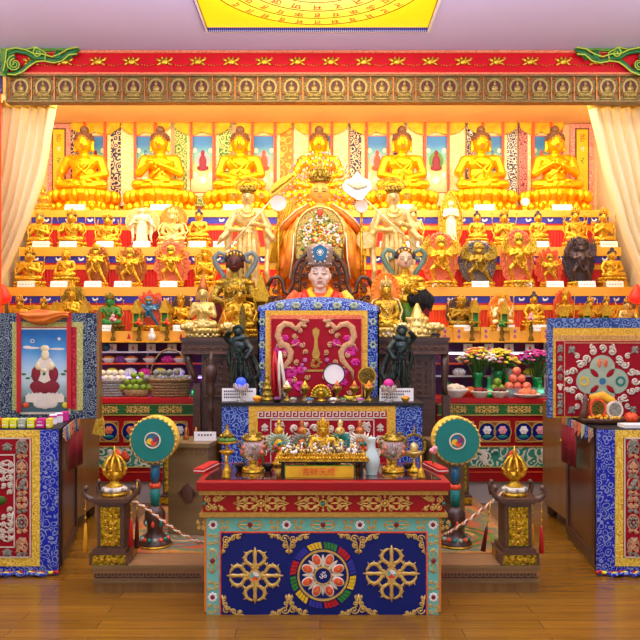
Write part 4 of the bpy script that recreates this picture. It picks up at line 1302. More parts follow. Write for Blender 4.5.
# little painted flower plaques on the right
for px, lb in ((445, 'first'), (459, 'second'), (486, 'third'), (515, 'fourth'), (546, 'fifth')):
    z = 7.06; s = z / 720; T = thing('flower_plaque', 'small orange plaque with two purple flowers on the lowest step board, %s from the left' % lb, 'plaque', (X(px, z), z, H(341, 7.1)))
    m = MB(); m.box(-5 * s, 5 * s, 0, .012, 0, 14 * s); m.mi = 1; m.ell((0, 0, 10 * s), (1.6 * s, .004, 2 * s), 7, 5); m.ell((0, 0, 4.5 * s), (1.6 * s, .004, 2 * s), 7, 5)
    m.build('plaque', ['shelf_orange', 'petal_purple'], T)
# red lotus lamps at both ends
for px, lb in ((3, 'glowing red flame-shaped lamp at the left end of the steps'), (637, 'glowing red flame-shaped lamp at the right end of the steps')):
    z = 7.15; s = z / 720; T = thing('flame_lamp', lb, 'lamp', (X(px, z), z, TH[4]))
    m = MB(); m.lathe([(5 * s, 0), (5.5 * s, .02), (1.5 * s, .06), (1.5 * s, H(304, z) - TH[4])], 14); m.build('stand', 'gold', T)
    m = MB(); m.lathe([(2 * s, 0), (7.5 * s, 3 * s), (8 * s, 8 * s), (5 * s, 14 * s), (.6 * s, 20 * s)], 18, (0, 0, H(304, z) - TH[4])); m.build('shade', 'lamp_red', T)
# ================================================================ central group
def W3(px, py, z, dy=0.0): return (X(px, z), z + dy, H(py, z))
class PB(MB):
    """builder that takes picture-measured sizes in a plane at distance z"""
    def __init__(s, z): super().__init__(); s.z = z
    def bx(s, a, b, t, d, y0, y1): return s.box(X(a, s.z), X(b, s.z), s.z + y0, s.z + y1, H(d, s.z), H(t, s.z))
    def pt(s, px, py, dy=0): return W3(px, py, s.z, dy)
    def tb(s, pts, r, n=6, flat=1.0):
        k = s.z / 720
        s.tube([s.pt(*p) for p in pts], [q * k for q in r] if hasattr(r, '__len__') else r * k, n, flat=flat); return s
    def el(s, px, py, rx, ry, rz, dy=0, n=10, m=7, rot=None):
        k = s.z / 720; s.ell(s.pt(px, py, dy), (rx * k, ry * k, rz * k), n, m, rot); return s
    def cp(s, a, b, ra, rb, n=9):
        k = s.z / 720; s.cap(s.pt(*a), s.pt(*b), ra * k, rb * k, n); return s
    def pz(s, poly, y0, y1): return s.prism([(X(a, s.z), H(b, s.z)) for a, b in poly], s.z + y0, s.z + y1)
    def cu(s, px, py, r, a0, turns, dy, t): k = s.z / 720; s.curl(X(px, s.z), H(py, s.z), r * k, a0, turns, s.z + dy, t * k); return s

# ---- raised block behind the dark tables that carries the central statues
zc = 6.85
PB0 = H(566, 4.38) + .006
ped = thing('statue_plinth', 'red cloth covered block under the central crowned statue and the two standing bodhisattvas', 'plinth', (0, zc, 0))
PT = H(300, zc)
m = MB(); m.box(-1.0, 1.0, 6.6, 6.98, 0, PT - .03); m.build('block', 'maroon', ped, True)
m = MB(); m.box(-1.03, 1.03, 6.57, 7.0, PT - .03, PT); m.build('top_board', 'shelf_orange', ped, True)

# ---- central crowned statue on its throne
z = 6.80
cs = thing('crowned_statue', 'large gold crowned central statue in an orange cloak with a jewelled halo and apron', 'statue', (X(320, z), z, PT))
b = PB(z)
b.el(320, 275, 44, 34, 20); b.el(320, 262, 40, 30, 18)
b.cp((296, 232), (288, 268, -.1), 12, 12); b.cp((344, 232), (352, 268, -.1), 12, 12)
b.el(320, 240, 24, 18, 34); b.cp((302, 219), (338, 219), 10, 10); b.cp((320, 212), (320, 200), 6, 6)
b.el(320, 293, 46, 36, 8)
body = fuse(b, .013, 3); body.build('cloaked_body', 'robe_orange', cs, True)
b = PB(z); b.el(320, 193, 9.4, 9.6, 11.8, -.02, 14, 10); b.el(320, 198, 6.5, 7, 6, -.03); b.cp((320, 192, -.10), (320, 195, -.108), 1, 1.6, 6)
for q in (-1, 1): b.cp((320 + q * 9, 191), (320 + q * 9.3, 201), 1.4, 1.7, 6)
b.cp((320, 203), (320, 210), 5.5, 8); b.el(320, 217, 13, 9, 10, -.05)
hd = fuse(b, .0075, 2); hd.build('head', 'face_gold', cs, True)
b = PB(z); k = z / 720
face_bits(b, (X(320, z), z - .022, H(193.5, z)), 9.6 * k); b.build('face', ['face_gold', 'eyeline', 'lip'], cs, True)
b = PB(z)
b.lathe([(9.5 * k, 0), (10.2 * k, 1 * k), (9.4 * k, 3 * k), (7 * k, 5 * k)], 20, (X(320, z), z - .01, H(183, z)))
for i in range(7):
    a = -PI / 2 + (i - 3) * .42; px = 320 + 10 * cos(a); dy = 10 * k * sin(a)
    b.el(px, 177, 1.9, 1.2, 4.6, dy * .9 - .01, 8, 6); b.el(px, 171, 1.1, 1.1, 1.4, dy - .0, 6, 4); b.el(px, 179, 1.1, 1, 1.3, dy - .05, 6, 4)
b.el(320, 171, 5, 5, 8); b.el(320, 162, 2, 2, 3)
b.build('crown', 'old_gold', cs, True)
# jewelled filigree halo: many beads on sprays of wire
b = PB(z)
rr = random.Random(5)
for ring_ in range(5):
    R0 = 16 + 5.2 * ring_; n = 16 + 5 * ring_
    for i in range(n):
        a = -.55 + (PI + 1.1) * i / (n - 1)
        jx, jy = rr.uniform(-1, 1), rr.uniform(-1, 1)
        px, py = 320 + R0 * cos(a) * .95 + jx, 190 - R0 * sin(a) * 1.02 + jy
        b.mi = 0; b.tb([(320 + (R0 - 5) * cos(a), 190 - (R0 - 5) * sin(a), .05), (px, py, .03)], .45, 4)
        b.mi = rr.choice((0, 1, 1, 1, 2, 3, 3)); b.el(px, py, 1.3, 1.2, 1.5, .03 - .004 * ring_, 6, 4)
b.build('jewel_halo', ['gold', 'cream_gold', 'salmon', 'pink'], cs, True)
# jewelled apron
b = PB(z); out = []
for i in range(25):
    a = PI * i / 24; out.append((320 + 22 * cos(a) * (1 if abs(cos(a)) < .9 else 1), 238 - 24 * sin(a)))
out = [(343, 262)] + out + [(297, 262)]
b.pz(out, -.30, -.26)
b.build('apron', 'jewel_apron', cs, True)
b = PB(z)
for i in range(300):
    a = rr.uniform(0, PI); q = rr.uniform(.1, .97); px = 320 + 22 * q * cos(a); py = 240 - 24 * q * sin(a) + rr.uniform(0, 14)
    b.mi = rr.choice((0, 0, 1, 2, 3, 4)); s_ = rr.uniform(.9, 2.0); b.el(px, py, s_, .8, s_, -.305, 6, 4)
for kx in (-11, 0, 11):
    for i in range(8): b.mi = 2; b.el(320 + kx + 3.2 * cos(i * PI / 4), (223 if kx == 0 else 233) + 3.2 * sin(i * PI / 4), 1.2, .8, 1.2, -.31, 6, 4)
b.mi = 3; b.el(320, 218, 3.2, 1.5, 4, -.315, 8, 6)
b.build('apron_jewels', ['gold', 'carve_green', 'white', 'coral', 'cream_gold'], cs, True)
b = PB(z); b.tb([(341 if True else 0, 262, -.3)] + [(320 + 23.5 * cos(PI * i / 12), 238 - 25.5 * sin(PI * i / 12), -.30) for i in range(13)] + [(296.5, 262, -.3)], 1.2, 6)
b.build('apron_rim', 'pale_gold', cs, True)
# cloak edges flowing out and down
for q in (-1, 1):
    b = PB(z)
    b.tb([(320 + q * 10, 207, -.10), (320 + q * 22, 216, -.13), (320 + q * 33, 226, -.12), (320 + q * 41, 236, -.08)], [2.5, 4, 4.5, 3], 8)
    b.tb([(320 + q * 20, 222, -.18), (320 + q * 27, 238, -.26), (320 + q * 29, 256, -.3), (320 + q * 31, 280, -.3)], [3, 4, 4.5, 3], 8)
    b.tb([(320 + q * 24, 222, -.1), (320 + q * 33, 240, -.2), (320 + q * 31, 262, -.25), (320 + q * 35, 284, -.22)], [2, 3, 3, 2], 8)
    b.build('cloak_fold', 'robe_orange', cs, True)
    b = PB(z)
    b.tb([(320 + q * 12, 206, -.13), (320 + q * 24, 214, -.17), (320 + q * 36, 225, -.16), (320 + q * 43, 235, -.1)], .8, 5)
    b.tb([(320 + q * 19, 222, -.24), (320 + q * 25, 240, -.31), (320 + q * 26, 262, -.34), (320 + q * 29, 282, -.34)], .8, 5)
    b.build('cloak_trim', 'cream_gold', cs, True)
b = PB(z); b.el(320, 211, 2.6, 1.6, 1.8, -.125); b.build('green_light_spot', 'glow_green', cs, True)  # emissive bead that draws a small green light glow
# throne with ornate columns
th = thing('ornate_throne', 'orange and gold carved throne columns either side of the crowned central statue', 'throne', (X(320, z), z + .05, PT))
for q in (-1, 1):
    b = PB(z - .05); px = 320 + q * 37
    for (y0, y1, r) in ((226, 230, 4.5), (230, 252, 2.2), (252, 256, 3.6), (256, 284, 2.4), (284, 299, 4)):
        b.tb([(px, y0), (px, y1)], r, 10)
    for yy in (227, 238, 246, 254, 264, 274, 286): b.el(px, yy, 3.6, 3.2, 2, 0, 10, 6)
    b.build('column', 'robe_orange', th, True)
    b = PB(z - .05)
    for j in range(7): b.cu(px + q * (4 + 1.5 * (j % 2)), 232 + j * 9, 4.2, 0, q * 1.3, -.02, .9)
    for j in range(9): b.el(px + q * 2, 230 + j * 7, 1.7, 2, 1.7, -.05, 6, 4)
    b.build('column_carving', 'gold', th, True)
    b = PB(z); b.tb([(320 + q * 34, 232, .0), (320 + q * 34, 298, .0)], 3.2, 8); b.build('dark_post', 'dark_wood', th, True)

# ---- ceremonial fans, mirrors
def staff(label, p0, p1, z, head, kind):
    T = thing('ceremonial_fan', label, 'fan', (X(p0[0], z), z, H(p0[1], z)))
    b = PB(z); b.tb([(p0[0], p0[1], 0), (p1[0], p1[1], 0)], .75, 7); b.build('staff', 'cream_gold', T, True)
    b = PB(z); hx, hy = head
    if kind == 'white':
        b.pz([(hx - 15, hy), (hx - 11, hy - 5), (hx - 5, hy - 8), (hx, hy - 14), (hx + 6, hy - 8), (hx + 13, hy - 5), (hx + 15, hy + 2), (hx + 10, hy + 8), (hx + 5, hy + 15), (hx, hy + 14), (hx - 7, hy + 10), (hx - 12, hy + 6)], -.02, .02)
        b.build('fan_head', 'white', T, True)
        b = PB(z); b.tb([(hx - 10, hy - 2, -.03), (hx, hy + 3, -.035), (hx + 10, hy, -.03)], 1, 6); b.el(hx, hy, 5, 2, 4, -.03); b.build('shell_ornament', 'cream_gold', T, True)
    else:
        b.pz([(hx - 14, hy + 8), (hx - 9, hy - 1), (hx + 1, hy - 8), (hx + 12, hy - 13), (hx + 14, hy - 9), (hx + 6, hy - 1), (hx - 4, hy + 7), (hx - 12, hy + 12)], -.02, .02)
        b.build('fan_head', 'yellow', T, True)
        b = PB(z); b.tb([(hx - 11, hy + 8, -.03), (hx, hy - 1, -.035), (hx + 11, hy - 9, -.03)], 1, 6); b.build('gold_rib', 'gold', T, True)
staff('white diamond-shaped fan on a long slanting staff held by the right bodhisattva', (424, 254), (365, 199), 6.48, (357, 186), 'white')
staff('yellow silk fan on a long slanting staff held by the left bodhisattva', (226, 250), (272, 199), 6.48, (283, 185), 'yellow')
def mirror(px, py, r, z, label, c='white', rim='gold', ybase=None):
    T = thing('round_mirror', label, 'mirror', (X(px, z), z, PT))
    k = z / 720; b = PB(z); b.disc((X(px, z), H(py, z)), r * k, z - .012, z + .01, 28); b.build('disc', c, T, True)
    b = PB(z); b.ring((X(px, z), H(py, z)), r * k, (r + .9) * k, z - .018, z + .012, 28); b.build('rim', rim, T, True)
    b = PB(z); b.tube([(X(px, z), z, H(py + r, z)), (X(px, z), z, PT)], .012, 6); b.build('stand', 'gold', T, True)
mirror(278.5, 203, 8, 6.62, 'round white offering mirror left of the crowned central statue')
mirror(361.5, 206.5, 5.5, 6.62, 'small scalloped white disc right of the central statue\'s shoulder', 'white', 'cream_gold')
mirror(365, 240, 8.5, 6.64, 'round pale gold mirror between the central throne and the right bodhisattva', 'cream_halo')
T = thing('hanging_scarf', 'yellow silk ceremonial scarf draped left of the central throne', 'scarf', (X(278, 6.75), 6.75, PT))
b = PB(6.72)
b.pz([(293, 197), (296, 200), (292, 222), (282, 246), (276, 268), (270, 270), (268, 258), (272, 236), (281, 212)], -.02, .02)
for i in range(4): b.tb([(292 - i * 2.5, 202 + i * 3, -.03), (286 - i * 3, 228, -.04), (275 - i * 1.5, 262, -.03)], 1.2, 5)
b.build('silk', 'cloth_yellow', T, True)

# ---- two standing bodhisattvas
b = fuse(stand_body(0, 'hold'), .0065, 2)
fb = MB(); face_bits(fb, (0, -.005, .878), .062)
cr = MB(); crown(.92, .06, .05, 5, cr, False); cr.ell((0, .01, .965), (.03, .03, .035))
for k in range(12):
    a = 2 * PI * k / 12; cr.ell((.055 * cos(a), .055 * sin(a), .935), .008, 6, 4)
hl = MB()
for i in range(40):
    a = -.2 + (PI + .4) * i / 39; hl.curl(.11 * cos(a), .98 + .07 * sin(a), .018, a, 1.1, .03, .005, 8)
    if i % 2: hl.ell((.07 * cos(a), .02, .97 + .05 * sin(a)), .009, 6, 4)
jw = MB()
for w_, zz in ((.05, .77), (.075, .73), (.09, .66)):
    jw.tube([(w_ * cos(PI * i / 10), -.072 - .012 * sin(PI * i / 10), zz - .05 * sin(PI * i / 10)) for i in range(11)], .005, 5)
for q in (-1, 0, 1): jw.tube([(q * .04, -.08, .55), (q * .05, -.098, .35), (q * .03, -.1, .12)], .005, 5); jw.ell((q * .04, -.1, .3), (.012, .008, .02)); jw.ell((q * .035, -.1, .15), (.012, .008, .02))
jw.lathe([(.092, 0), (.096, .015), (.09, .03)], 16, (0, 0, .535), 1, .76)
proto('bodhisattva', [('robed_body', b, ['robe_gold']), ('face', fb, ['cream_gold', 'eyeline', 'lip']), ('crown', cr, ['old_gold']), ('openwork_halo', hl, ['gold']), ('jewellery', jw, ['gold']), ('lotus_base', shift(lotus_base(.07, .15, 14, .8), -.05), ['gold'])])
for px, lb in ((248, 'standing pale gold bodhisattva with a yellow fan staff, left of the central statue'), (393, 'standing pale gold bodhisattva with a white fan staff, right of the central statue')):
    put('bodhisattva', 'bodhisattva_statue', lb, 'statue', (X(px, 6.72), 6.72, PT), H(176, 6.72) - PT, 62 * 6.72 / 720)

# ================================================================ dark carved tables
DT = H(337.5, 6.0)
def dark_table(x0, x1, legx, label, side):
    z = 6.0; T = thing('carved_altar_table', label, 'table', (X((x0 + x1) / 2, z), z, 0))
    b = PB(z); b.bx(x0, x1, 337.5, 341.5, 0, .54); b.bx(x0 + 1.5, x1 - 1.5, 341.5, 344, .01, .53); b.build('table_top', 'dark_wood', T, True)
    b = PB(z); b.bx(x0 + 1, x1 - 1, 344, 353, .02, .44)
    xx = x0 + 6
    while xx < x1 - 4:
        for q in (-1, 1): b.cu(xx + q * 1.8, 348.5, 2.4, PI / 2, q * 1.2, .015, .55)
        xx += 7.5
    b.bx(x0 + 1, x1 - 1, 353, 354.2, .01, .44)
    b.build('carved_frieze', 'carved_wood', T, True)
    a, c = (x0 + 20, x1) if side < 0 else (x0, x1 - 13)
    b = PB(z); b.box(X(a, z), X(c, z), z + .08, z + .24, PB0, H(354, z)); b.build('cabinet_body', 'dark_wood', T, True)
    b = PB(z)
    for (p, q, t, d) in ((a + 3, c - 3, 358, 396),):
        b.bx(p, q, t, t + 1.5, .06, .08); b.bx(p, q, d, d + 1.5, .06, .08); b.bx(p, p + 1.5, t, d, .06, .08); b.bx(q - 1.5, q, t, d, .06, .08)
        n = 0
        for yy in range(363, 396, 6):
            for xx in range(int(p) + 5, int(q) - 3, 6): b.cu(xx, yy, 2.6, (n % 4) * PI / 2, 1.2 * (1 if n % 2 else -1), .07, .6); n += 1
    b.build('carved_panel', 'carved_wood', T, True)
    for sx in (legx, ):
        b = PB(z); d = 1 if side < 0 else -1
        pts = [(sx, 354, .06), (sx + d * 1, 362, .06), (sx + d * 5, 372, .06), (sx + d * 10, 384, .06)] if side < 0 else [(sx, 354, .06), (sx, 372, .06), (sx - .5, 388, .06), (sx + 1, 396, .06)]
        b.tb(pts, [4.2, 3.8, 3, 2.5], 6); b.build('curved_leg', 'dark_wood', T, True)
        b = PB(z); lx = X(pts[-1][0], z); b.box(lx - .03, lx + .03, z + .03, z + .09, PB0, H(pts[-1][1], z)); b.build('foot_post', 'dark_wood', T, True)
dark_table(180, 262, 186, 'dark carved wooden table left of the throne with gold statues on it', -1)
dark_table(377, 450, 446, 'dark carved wooden table right of the throne with gold statues on it', 1)

# ---- statues on the dark tables
def on_table(key, px, yt, w, label, z=6.13, mats=None, name='deity_statue', rz=0):
    return put(key, name, label, 'statue', (X(px, z), z, DT), H(yt, z) - DT, w * z / 720, rz, None, mats)
# robed lama with pointed hat
on_table('lama', 203, 274, 36, 'gold seated lama statue in a red pointed hat on the left dark table', mats={'body': 'pale_gold', 'hat': 'copper', 'lotus_base': 'pale_gold'})
on_table('four_arm', 240, 281, 36, 'gold crowned seated statue on the left dark table behind the tall feather', z=6.14, mats={'body': 'gold'})
on_table('nimbus', 386, 271, 36, 'gold statue with an orange disc halo on the right dark table', mats={'body': 'gold'})
T = thing('tasselled_stupa', 'pale gold stepped stupa under a shock of black hair on the right dark table', 'stupa', (X(417, 6.14), 6.14, DT))
k = 6.2 / 720
m = MB(); m.lathe([(17 * k, 0), (18 * k, 2 * k), (13 * k, 5 * k), (15 * k, 9 * k), (9 * k, 13 * k), (11 * k, 17 * k), (6 * k, 21 * k), (4 * k, 28 * k), (1 * k, 34 * k)], 20)
for i in range(16):
    a = i * PI / 8
    for r, zz, s_ in ((16, 5, 2.6), (13, 11, 2.2), (10, 18, 1.8)): m.ell((r * k * cos(a), r * k * sin(a), zz * k), (s_ * k, s_ * k, s_ * 1.3 * k), 7, 5)
m.build('stupa_body', 'pale_gold', T)
for px, r_, lb in ((401, 8, 'small pale gold lotus bowl on the right dark table beside the tasselled stupa'), (434, 9, 'pale gold lotus bowl at the right end of the right dark table'), (228, 7, 'small pale gold lotus bowl between the two statues on the left dark table'), (190, 8, 'pale gold lotus bowl at the left end of the left dark table')):
    T = thing('lotus_bowl', lb, 'bowl', (X(px, 6.08), 6.08, DT)); m = MB()
    m.lathe([(r_ * .6 * k, 0), (r_ * .3 * k, 3 * k), (r_ * k, 8 * k), (r_ * 1.05 * k, 11 * k), (r_ * .9 * k, 11 * k), (r_ * .5 * k, 8 * k)], 16)
    for i in range(10):
        a = i * PI / 5; m.ell((r_ * k * cos(a), r_ * k * sin(a), 10 * k), (2 * k, 2 * k, 3.2 * k), 7, 5)
    m.build('bowl', 'pale_gold', T)
    m = MB()
    for i in range(9):
        a = i * 2.4; q = .6 * (i / 9) ** .5 * r_; m.ell((q * k * cos(a), q * k * sin(a), 12.5 * k), 2.2 * k, 7, 5)
    m.build('offering', 'cream_gold', T)
for px, lb in ((388, 'white folded card on the right dark table under the orange disc statue'), (424, 'white folded card on the right dark table under the tasselled stupa')):
    card(px, DT, 6.01, lb, 9, 7)
for px, lb in ((205, 'small black lacquered stand under the pointed-hat lama statue'), (434, 'small black lacquered stand at the right end of the right dark table')):
    T = thing('lacquer_stand', lb, 'stand', (X(px, 6.05), 6.05, DT)); m = MB(); m.box(-6 * k, 6 * k, -.02, .03, 1.5 * k, 4 * k); m.box(-5 * k, -3 * k, -.02, .03, 0, 1.5 * k); m.box(3 * k, 5 * k, -.02, .03, 0, 1.5 * k); m.build('stand', 'black', T)
# small shrine pagoda and incense pillar either side
z = 6.45
put('lantern', 'lantern_shrine', 'tall orange-gold pagoda shrine between the left guardian and the lama statue', 'shrine', (X(262, 6.3), 6.3, DT), H(272, 6.3) - DT, 18 * 6.3 / 720, mats={'frame': 'gold', 'pane': 'old_gold'})
put('lantern', 'lantern_shrine', 'small gold pagoda column just right of the lama\'s carved chair back', 'shrine', (X(373, 6.42), 6.42, DT), H(281, 6.42) - DT, 9 * 6.42 / 720, mats={'frame': 'gold', 'pane': 'gold'})

# ---- guardians with scroll ribbons, behind the tables' statues
def guardian(px, yt, label, skin, armour, ribbon, hairc, hand):
    z = 6.42; k = z / 720; T = thing('guardian_statue', label, 'statue', (X(px, z), z, DT))
    b = PB(z); hy = yt + 17
    b.el(px, hy + 28, 13, 9, 13); b.el(px, hy + 42, 14, 10, 10); b.cp((px - 12, hy + 20), (px + 12, hy + 20), 5.5, 5.5)
    b.cp((px, hy + 18), (px, hy + 8), 4.5, 4)
    b.cp((px - 15, hy + 22), (px - 22, hy + 36, -.05), 5, 4.2); b.cp((px - 22, hy + 36, -.05), (px - 8, hy + 40, -.16), 4, 3); b.el(px - 6, hy + 40, 3, 3, 3, -.17)
    b.cp((px + 15, hy + 22), (px + 20, hy + 36, -.03), 5, 4.2); b.cp((px + 20, hy + 36, -.03), (px + 8, hy + 34, -.16), 4, 3); b.el(px + 6, hy + 33, 3, 3, 3, -.17)
    b.cp((px - 6, hy + 50), (px - 13, hy + 66, -.06), 7, 5); b.cp((px + 6, hy + 50), (px + 18, hy + 62, -.08), 7.5, 6)
    b.cp((px - 13, hy + 66, -.06), (px - 14, H2P(DT, z) - 2, -.02), 5, 4); b.cp((px + 18, hy + 62, -.08), (px + 15, H2P(DT, z) - 2, -.02), 5, 4)
    fuse(b, .0085, 3).build('armoured_body', armour, T, True)
    b = PB(z); b.el(px, hy, 7.6, 8, 9.5, -.03, 14, 10); b.el(px, hy + 4, 6, 6.5, 5.5, -.04); b.cp((px, hy, -.1), (px, hy + 2.5, -.108), .9, 1.5, 6)
    for q in (-1, 1): b.cp((px + q * 7.8, hy - 2, -.01), (px + q * 8, hy + 4, -.01), 1.3, 1.6, 6)
    fuse(b, .006, 2).build('head', skin, T, True)
    b = PB(z); face_bits(b, (X(px, z), z - .03, H(hy, z)), 7.7 * k); b.build('face', [skin, 'eyeline', 'lip'], T, True)
    b = PB(z)
    for i in range(9):
        a = PI * i / 8; b.el(px + 7.5 * cos(a), hy - 4 - 5 * sin(a), 3.2, 4, 3.4, -.02)
    b.el(px, hy - 9, 7, 7, 4.5, 0)
    b.build('hair', hairc, T, True)
    b = PB(z); b.el(px, hy - 13, 3, 3, 3.5); b.el(px, hy - 17, 1.4, 1.4, 3)
    for q in (-2, -1, 0, 1, 2): b.el(px + q * 3.2, hy - 9 + abs(q), 1.2, 1, 2.2, -.07, 7, 5)
    for q in (-1, 1): b.cu(px + q * 4, hy + 27, 4, PI / 2, q * 1.3, -.10 * 1.35, .8); b.el(px + q * 15, hy + 20, 5, 5, 3, -.02)
    for q in range(7): b.el(px - 9 + q * 3, hy + 40 + (0 if q % 2 else 1), 1.7, 1.2, 2, -.11, 6, 4)
    b.tb([(px - 12, hy + 38, -.07), (px, hy + 41, -.115), (px + 12, hy + 38, -.07)], 1.2, 6)
    b.build('armour_ornament', 'gold', T, True)
    for q in (-1, 1):
        b = PB(z)
        b.tb([(px + q * 10, hy + 24, .03), (px + q * 12, hy + 12, .04), (px + q * 19, hy + 2, .04), (px + q * 21.5, hy - 6, .04), (px + q * 17, hy - 11, .04), (px + q * 10.5, hy - 9, .04), (px + q * 10, hy - 3, .04), (px + q * 14, hy - 1, .035), (px + q * 15.5, hy - 4, .03)], [2, 2.6, 2.8, 2.8, 2.6, 2.4, 2.2, 1.9, 1.2], 7, flat=.6)
        b.build('scroll_ribbon', ribbon, T, True)
    b = PB(z)
    for q in (-1, 0, 1): b.tb([(px + q * 7, hy + 44, -.1), (px + q * 8 + 1, hy + 58, -.15), (px + q * 10, hy + 70, -.13)], [4, 4.5, 2], 7, flat=.5)
    b.build('skirt', 'carve_green' if hand else 'robe_orange', T, True)
    return T
def H2P(h, z): return 335 - (h - CAMH) * 720 / z
guardian(235, 246, 'dark maroon-faced guardian statue with grey scroll ribbons left of the throne', 'maroon_skin', 'old_gold', 'slate', 'hair_blue', 0)
guardian(404.5, 243, 'blue-haired warrior statue in yellow armour with green scroll ribbons right of the throne', 'skin', 'gold', 'ribbon_green', 'hair_blue', 1)
b = PB(6.3); T = thing('hair_tassel', 'shock of black yak hair hanging above the gold stupa on the right', 'tassel', W3(420, 290, 6.3))
for i in range(26):
    a = i / 25 * 2 - 1
    b.tb([(420 + a * 5, 290, .03 * cos(i)), (420 + a * 11, 294 + abs(a) * 3, -.02 + .02 * cos(i * 2)), (420 + a * 11.5 + 1, 300 + (1 - abs(a)) * 5, -.03 + .02 * cos(i * 3)), (421 + a * 10, 304 + 8 * cos(i * 1.7) ** 2 * (1 if a > -.3 else .4), -.03)], [2, 2.4, 2, .5], 5)
b.build('hair', 'yak', T, True)
b = PB(6.3); b.el(420, 290, 6, 5, 3); b.tb([(420, 290), (420, H2P(DT, 6.3))], 1.2, 7); b.build('pole', 'gold', T, True)
T = thing('feather_fan', 'tall upright grey-green feather before the gold crowned statue on the left table', 'feather', W3(243, 352, 5.93))
b = PB(5.93); b.pz([(241.5, 350), (240, 335), (239.3, 318), (240.5, 308), (242.5, 303), (244.8, 308), (246, 320), (245.5, 336), (244.5, 350)], -.008, .008); b.tb([(243, 305, -.012), (243, 352, -.012)], .5, 5)
b.build('feather', 'dark_gold', T, True)
# ================================================================ throne, lama, draped desk
z = 6.42
T = thing('carved_chair_back', 'dark openwork carved wooden chair back behind the lama statue', 'chair', (X(320, z), z, 0))
b = PB(z)
def mir(pts): return [(640 - p[0],) + tuple(p[1:]) for p in pts]
outer = [(268, 286), (272, 278), (279, 277), (283, 283), (284, 292), (289, 294), (293, 284), (294, 272), (298, 262), (306, 254), (313, 248), (320, 246)]
for pts in (outer, mir(outer)): b.tb([(p[0], p[1], 0) for p in pts], 2.2, 8)
inner = [(298, 300), (300, 286), (300, 272), (306, 262), (320, 256)]
for pts in (inner, mir(inner)): b.tb([(p[0], p[1], 0) for p in pts], 1.5, 8)
for pts in ([(268, 286), (266, 296), (271, 305), (280, 306), (286, 300)], ): 
    b.tb([(p[0], p[1], 0) for p in pts], 2.4, 8); b.tb([(p[0], p[1], 0) for p in mir(pts)], 2.4, 8)
b.bx(268, 372, 303, 309, -.02, .03)
b.build('frame', 'dark_wood', T, True)
b = PB(z); n = 0
spots = [(275, 284), (276, 291), (272, 298), (279, 299), (287, 299), (292, 297), (296, 290), (297, 281), (297, 273), (301, 267), (307, 262), (313, 256), (304, 274), (304, 284), (290, 303), (309, 268), (303, 260), (316, 264), (308, 276)]
for (px, py) in spots:
    for s_ in (1, -1):
        p = px if s_ > 0 else 640 - px
        b.cu(p, py, 3.8, n * .9, s_ * 1.2, 0, .95); b.el(p, py, 1.3, 1, 1.3, -.015, 7, 5); n += 1
b.build('openwork_carving', 'carved_wood', T, True)
for q in (-1, 1):
    b = PB(z); x = X(320 + q * 46, z); b.box(x - .04, x + .04, z - .03, z + .04, 0, H(305, z)); b.build('post', 'dark_wood', T, True)

# lama statue (life size, seated behind the desk)
z = 6.12; k = z / 720
L = thing('lama_statue', 'lifelike lama statue in a tall jewelled hat seated behind the draped desk', 'statue', (X(320, z), z, 1.15))
b = PB(z)
b.cp((320, 294), (320, 286), 6.8, 6.2); b.el(320, 275.5, 10.2, 11, 13.4, 0, 20, 14); b.el(320, 281.8, 8.2, 9.2, 8, -.018, 16, 10)
for q in (-1, 1):
    b.el(320 + q * 4.8, 279, 4.2, 3.4, 4.6, -.056, 12, 8)              # cheeks
    b.el(320 + q * 4, 271, 4, 2, 1.6, -.075, 10, 7)                  # brow ridge
    b.el(320 + q * 10.4, 276.5, 1.2, 2.4, 3.8, .012, 10, 8)          # ears
    b.el(320 + q * 1.7, 278.7, 1.2, 1.4, .9, -.101, 8, 6)            # nostrils
    b.el(320 + q * 4.1, 273.8, 2.5, 1.6, 1.5, -.0765, 12, 8)         # eyelids
b.cp((320, 272, -.088), (320, 277.6, -.105), .9, 1.45, 8)            # nose
b.el(320, 282.2, 2.9, 1.3, .75, -.094, 10, 6); b.el(320, 283.6, 2.3, 1.3, .8, -.092, 10, 6)
b.el(320, 287, 3.4, 2.4, 2, -.078, 10, 7)
fuse(b, .0032, 6, .6).build('head', 'skin_lama', L, True)
b = PB(z)
b.el(320, 282.1, 2.9, .6, .55, -.1022, 12, 6); b.el(320, 283.5, 2.2, .6, .6, -.100, 12, 6); b.build('lips', 'lip', L, True)
for q in (-1, 1):
    b = PB(z); b.tb([(320 + q * 2.0, 274.5, -.090), (320 + q * 4.1, 274.7, -.0915), (320 + q * 6.4, 273.9, -.081)], .42, 5); b.build('eyelid', 'eyeline', L, True)
    b = PB(z); b.tb([(320 + q * 2, 270.4, -.092), (320 + q * 4.3, 269.4, -.0915), (320 + q * 7.2, 270.4, -.077)], [.3, .42, .2], 5); b.build('eyebrow', 'hair_brown', L, True)
b = PB(z); cx, cz = X(320, z), H(265.5, z)
b.lathe([(11.2 * k, 0), (11.6 * k, .5 * k), (12.4 * k, 8 * k), (13.6 * k, 17 * k), (12.8 * k, 19 * k), (8 * k, 21.5 * k), (2 * k, 22.5 * k)], 32, (cx, z + .0, cz - .6 * k), 1, .98)
b.build('tall_hat', 'taupe', L, True)
b = PB(z); zz = -.162
b.pz([(320, 246), (327, 250.5), (326.4, 257), (324, 262), (316, 262), (313.6, 257), (313, 250.5)], -.120, -.09); b.build('blue_plaque', 'gem_blue', L, True)
b = PB(z)
outl = [(320, 245.3), (323.5, 247.3), (327.6, 250), (327.6, 254), (326.6, 258), (324.6, 262.6), (320, 263.2), (315.4, 262.6), (313.4, 258), (312.4, 254), (312.4, 250), (316.5, 247.3)]
for p in outl: b.el(p[0], p[1], .9, .9, .9, -.117, 7, 5)
for i in range(10): b.el(320 + 3 * cos(i * PI / 5), 254 + 3 * sin(i * PI / 5), .6, .5, .6, -.122, 6, 4)
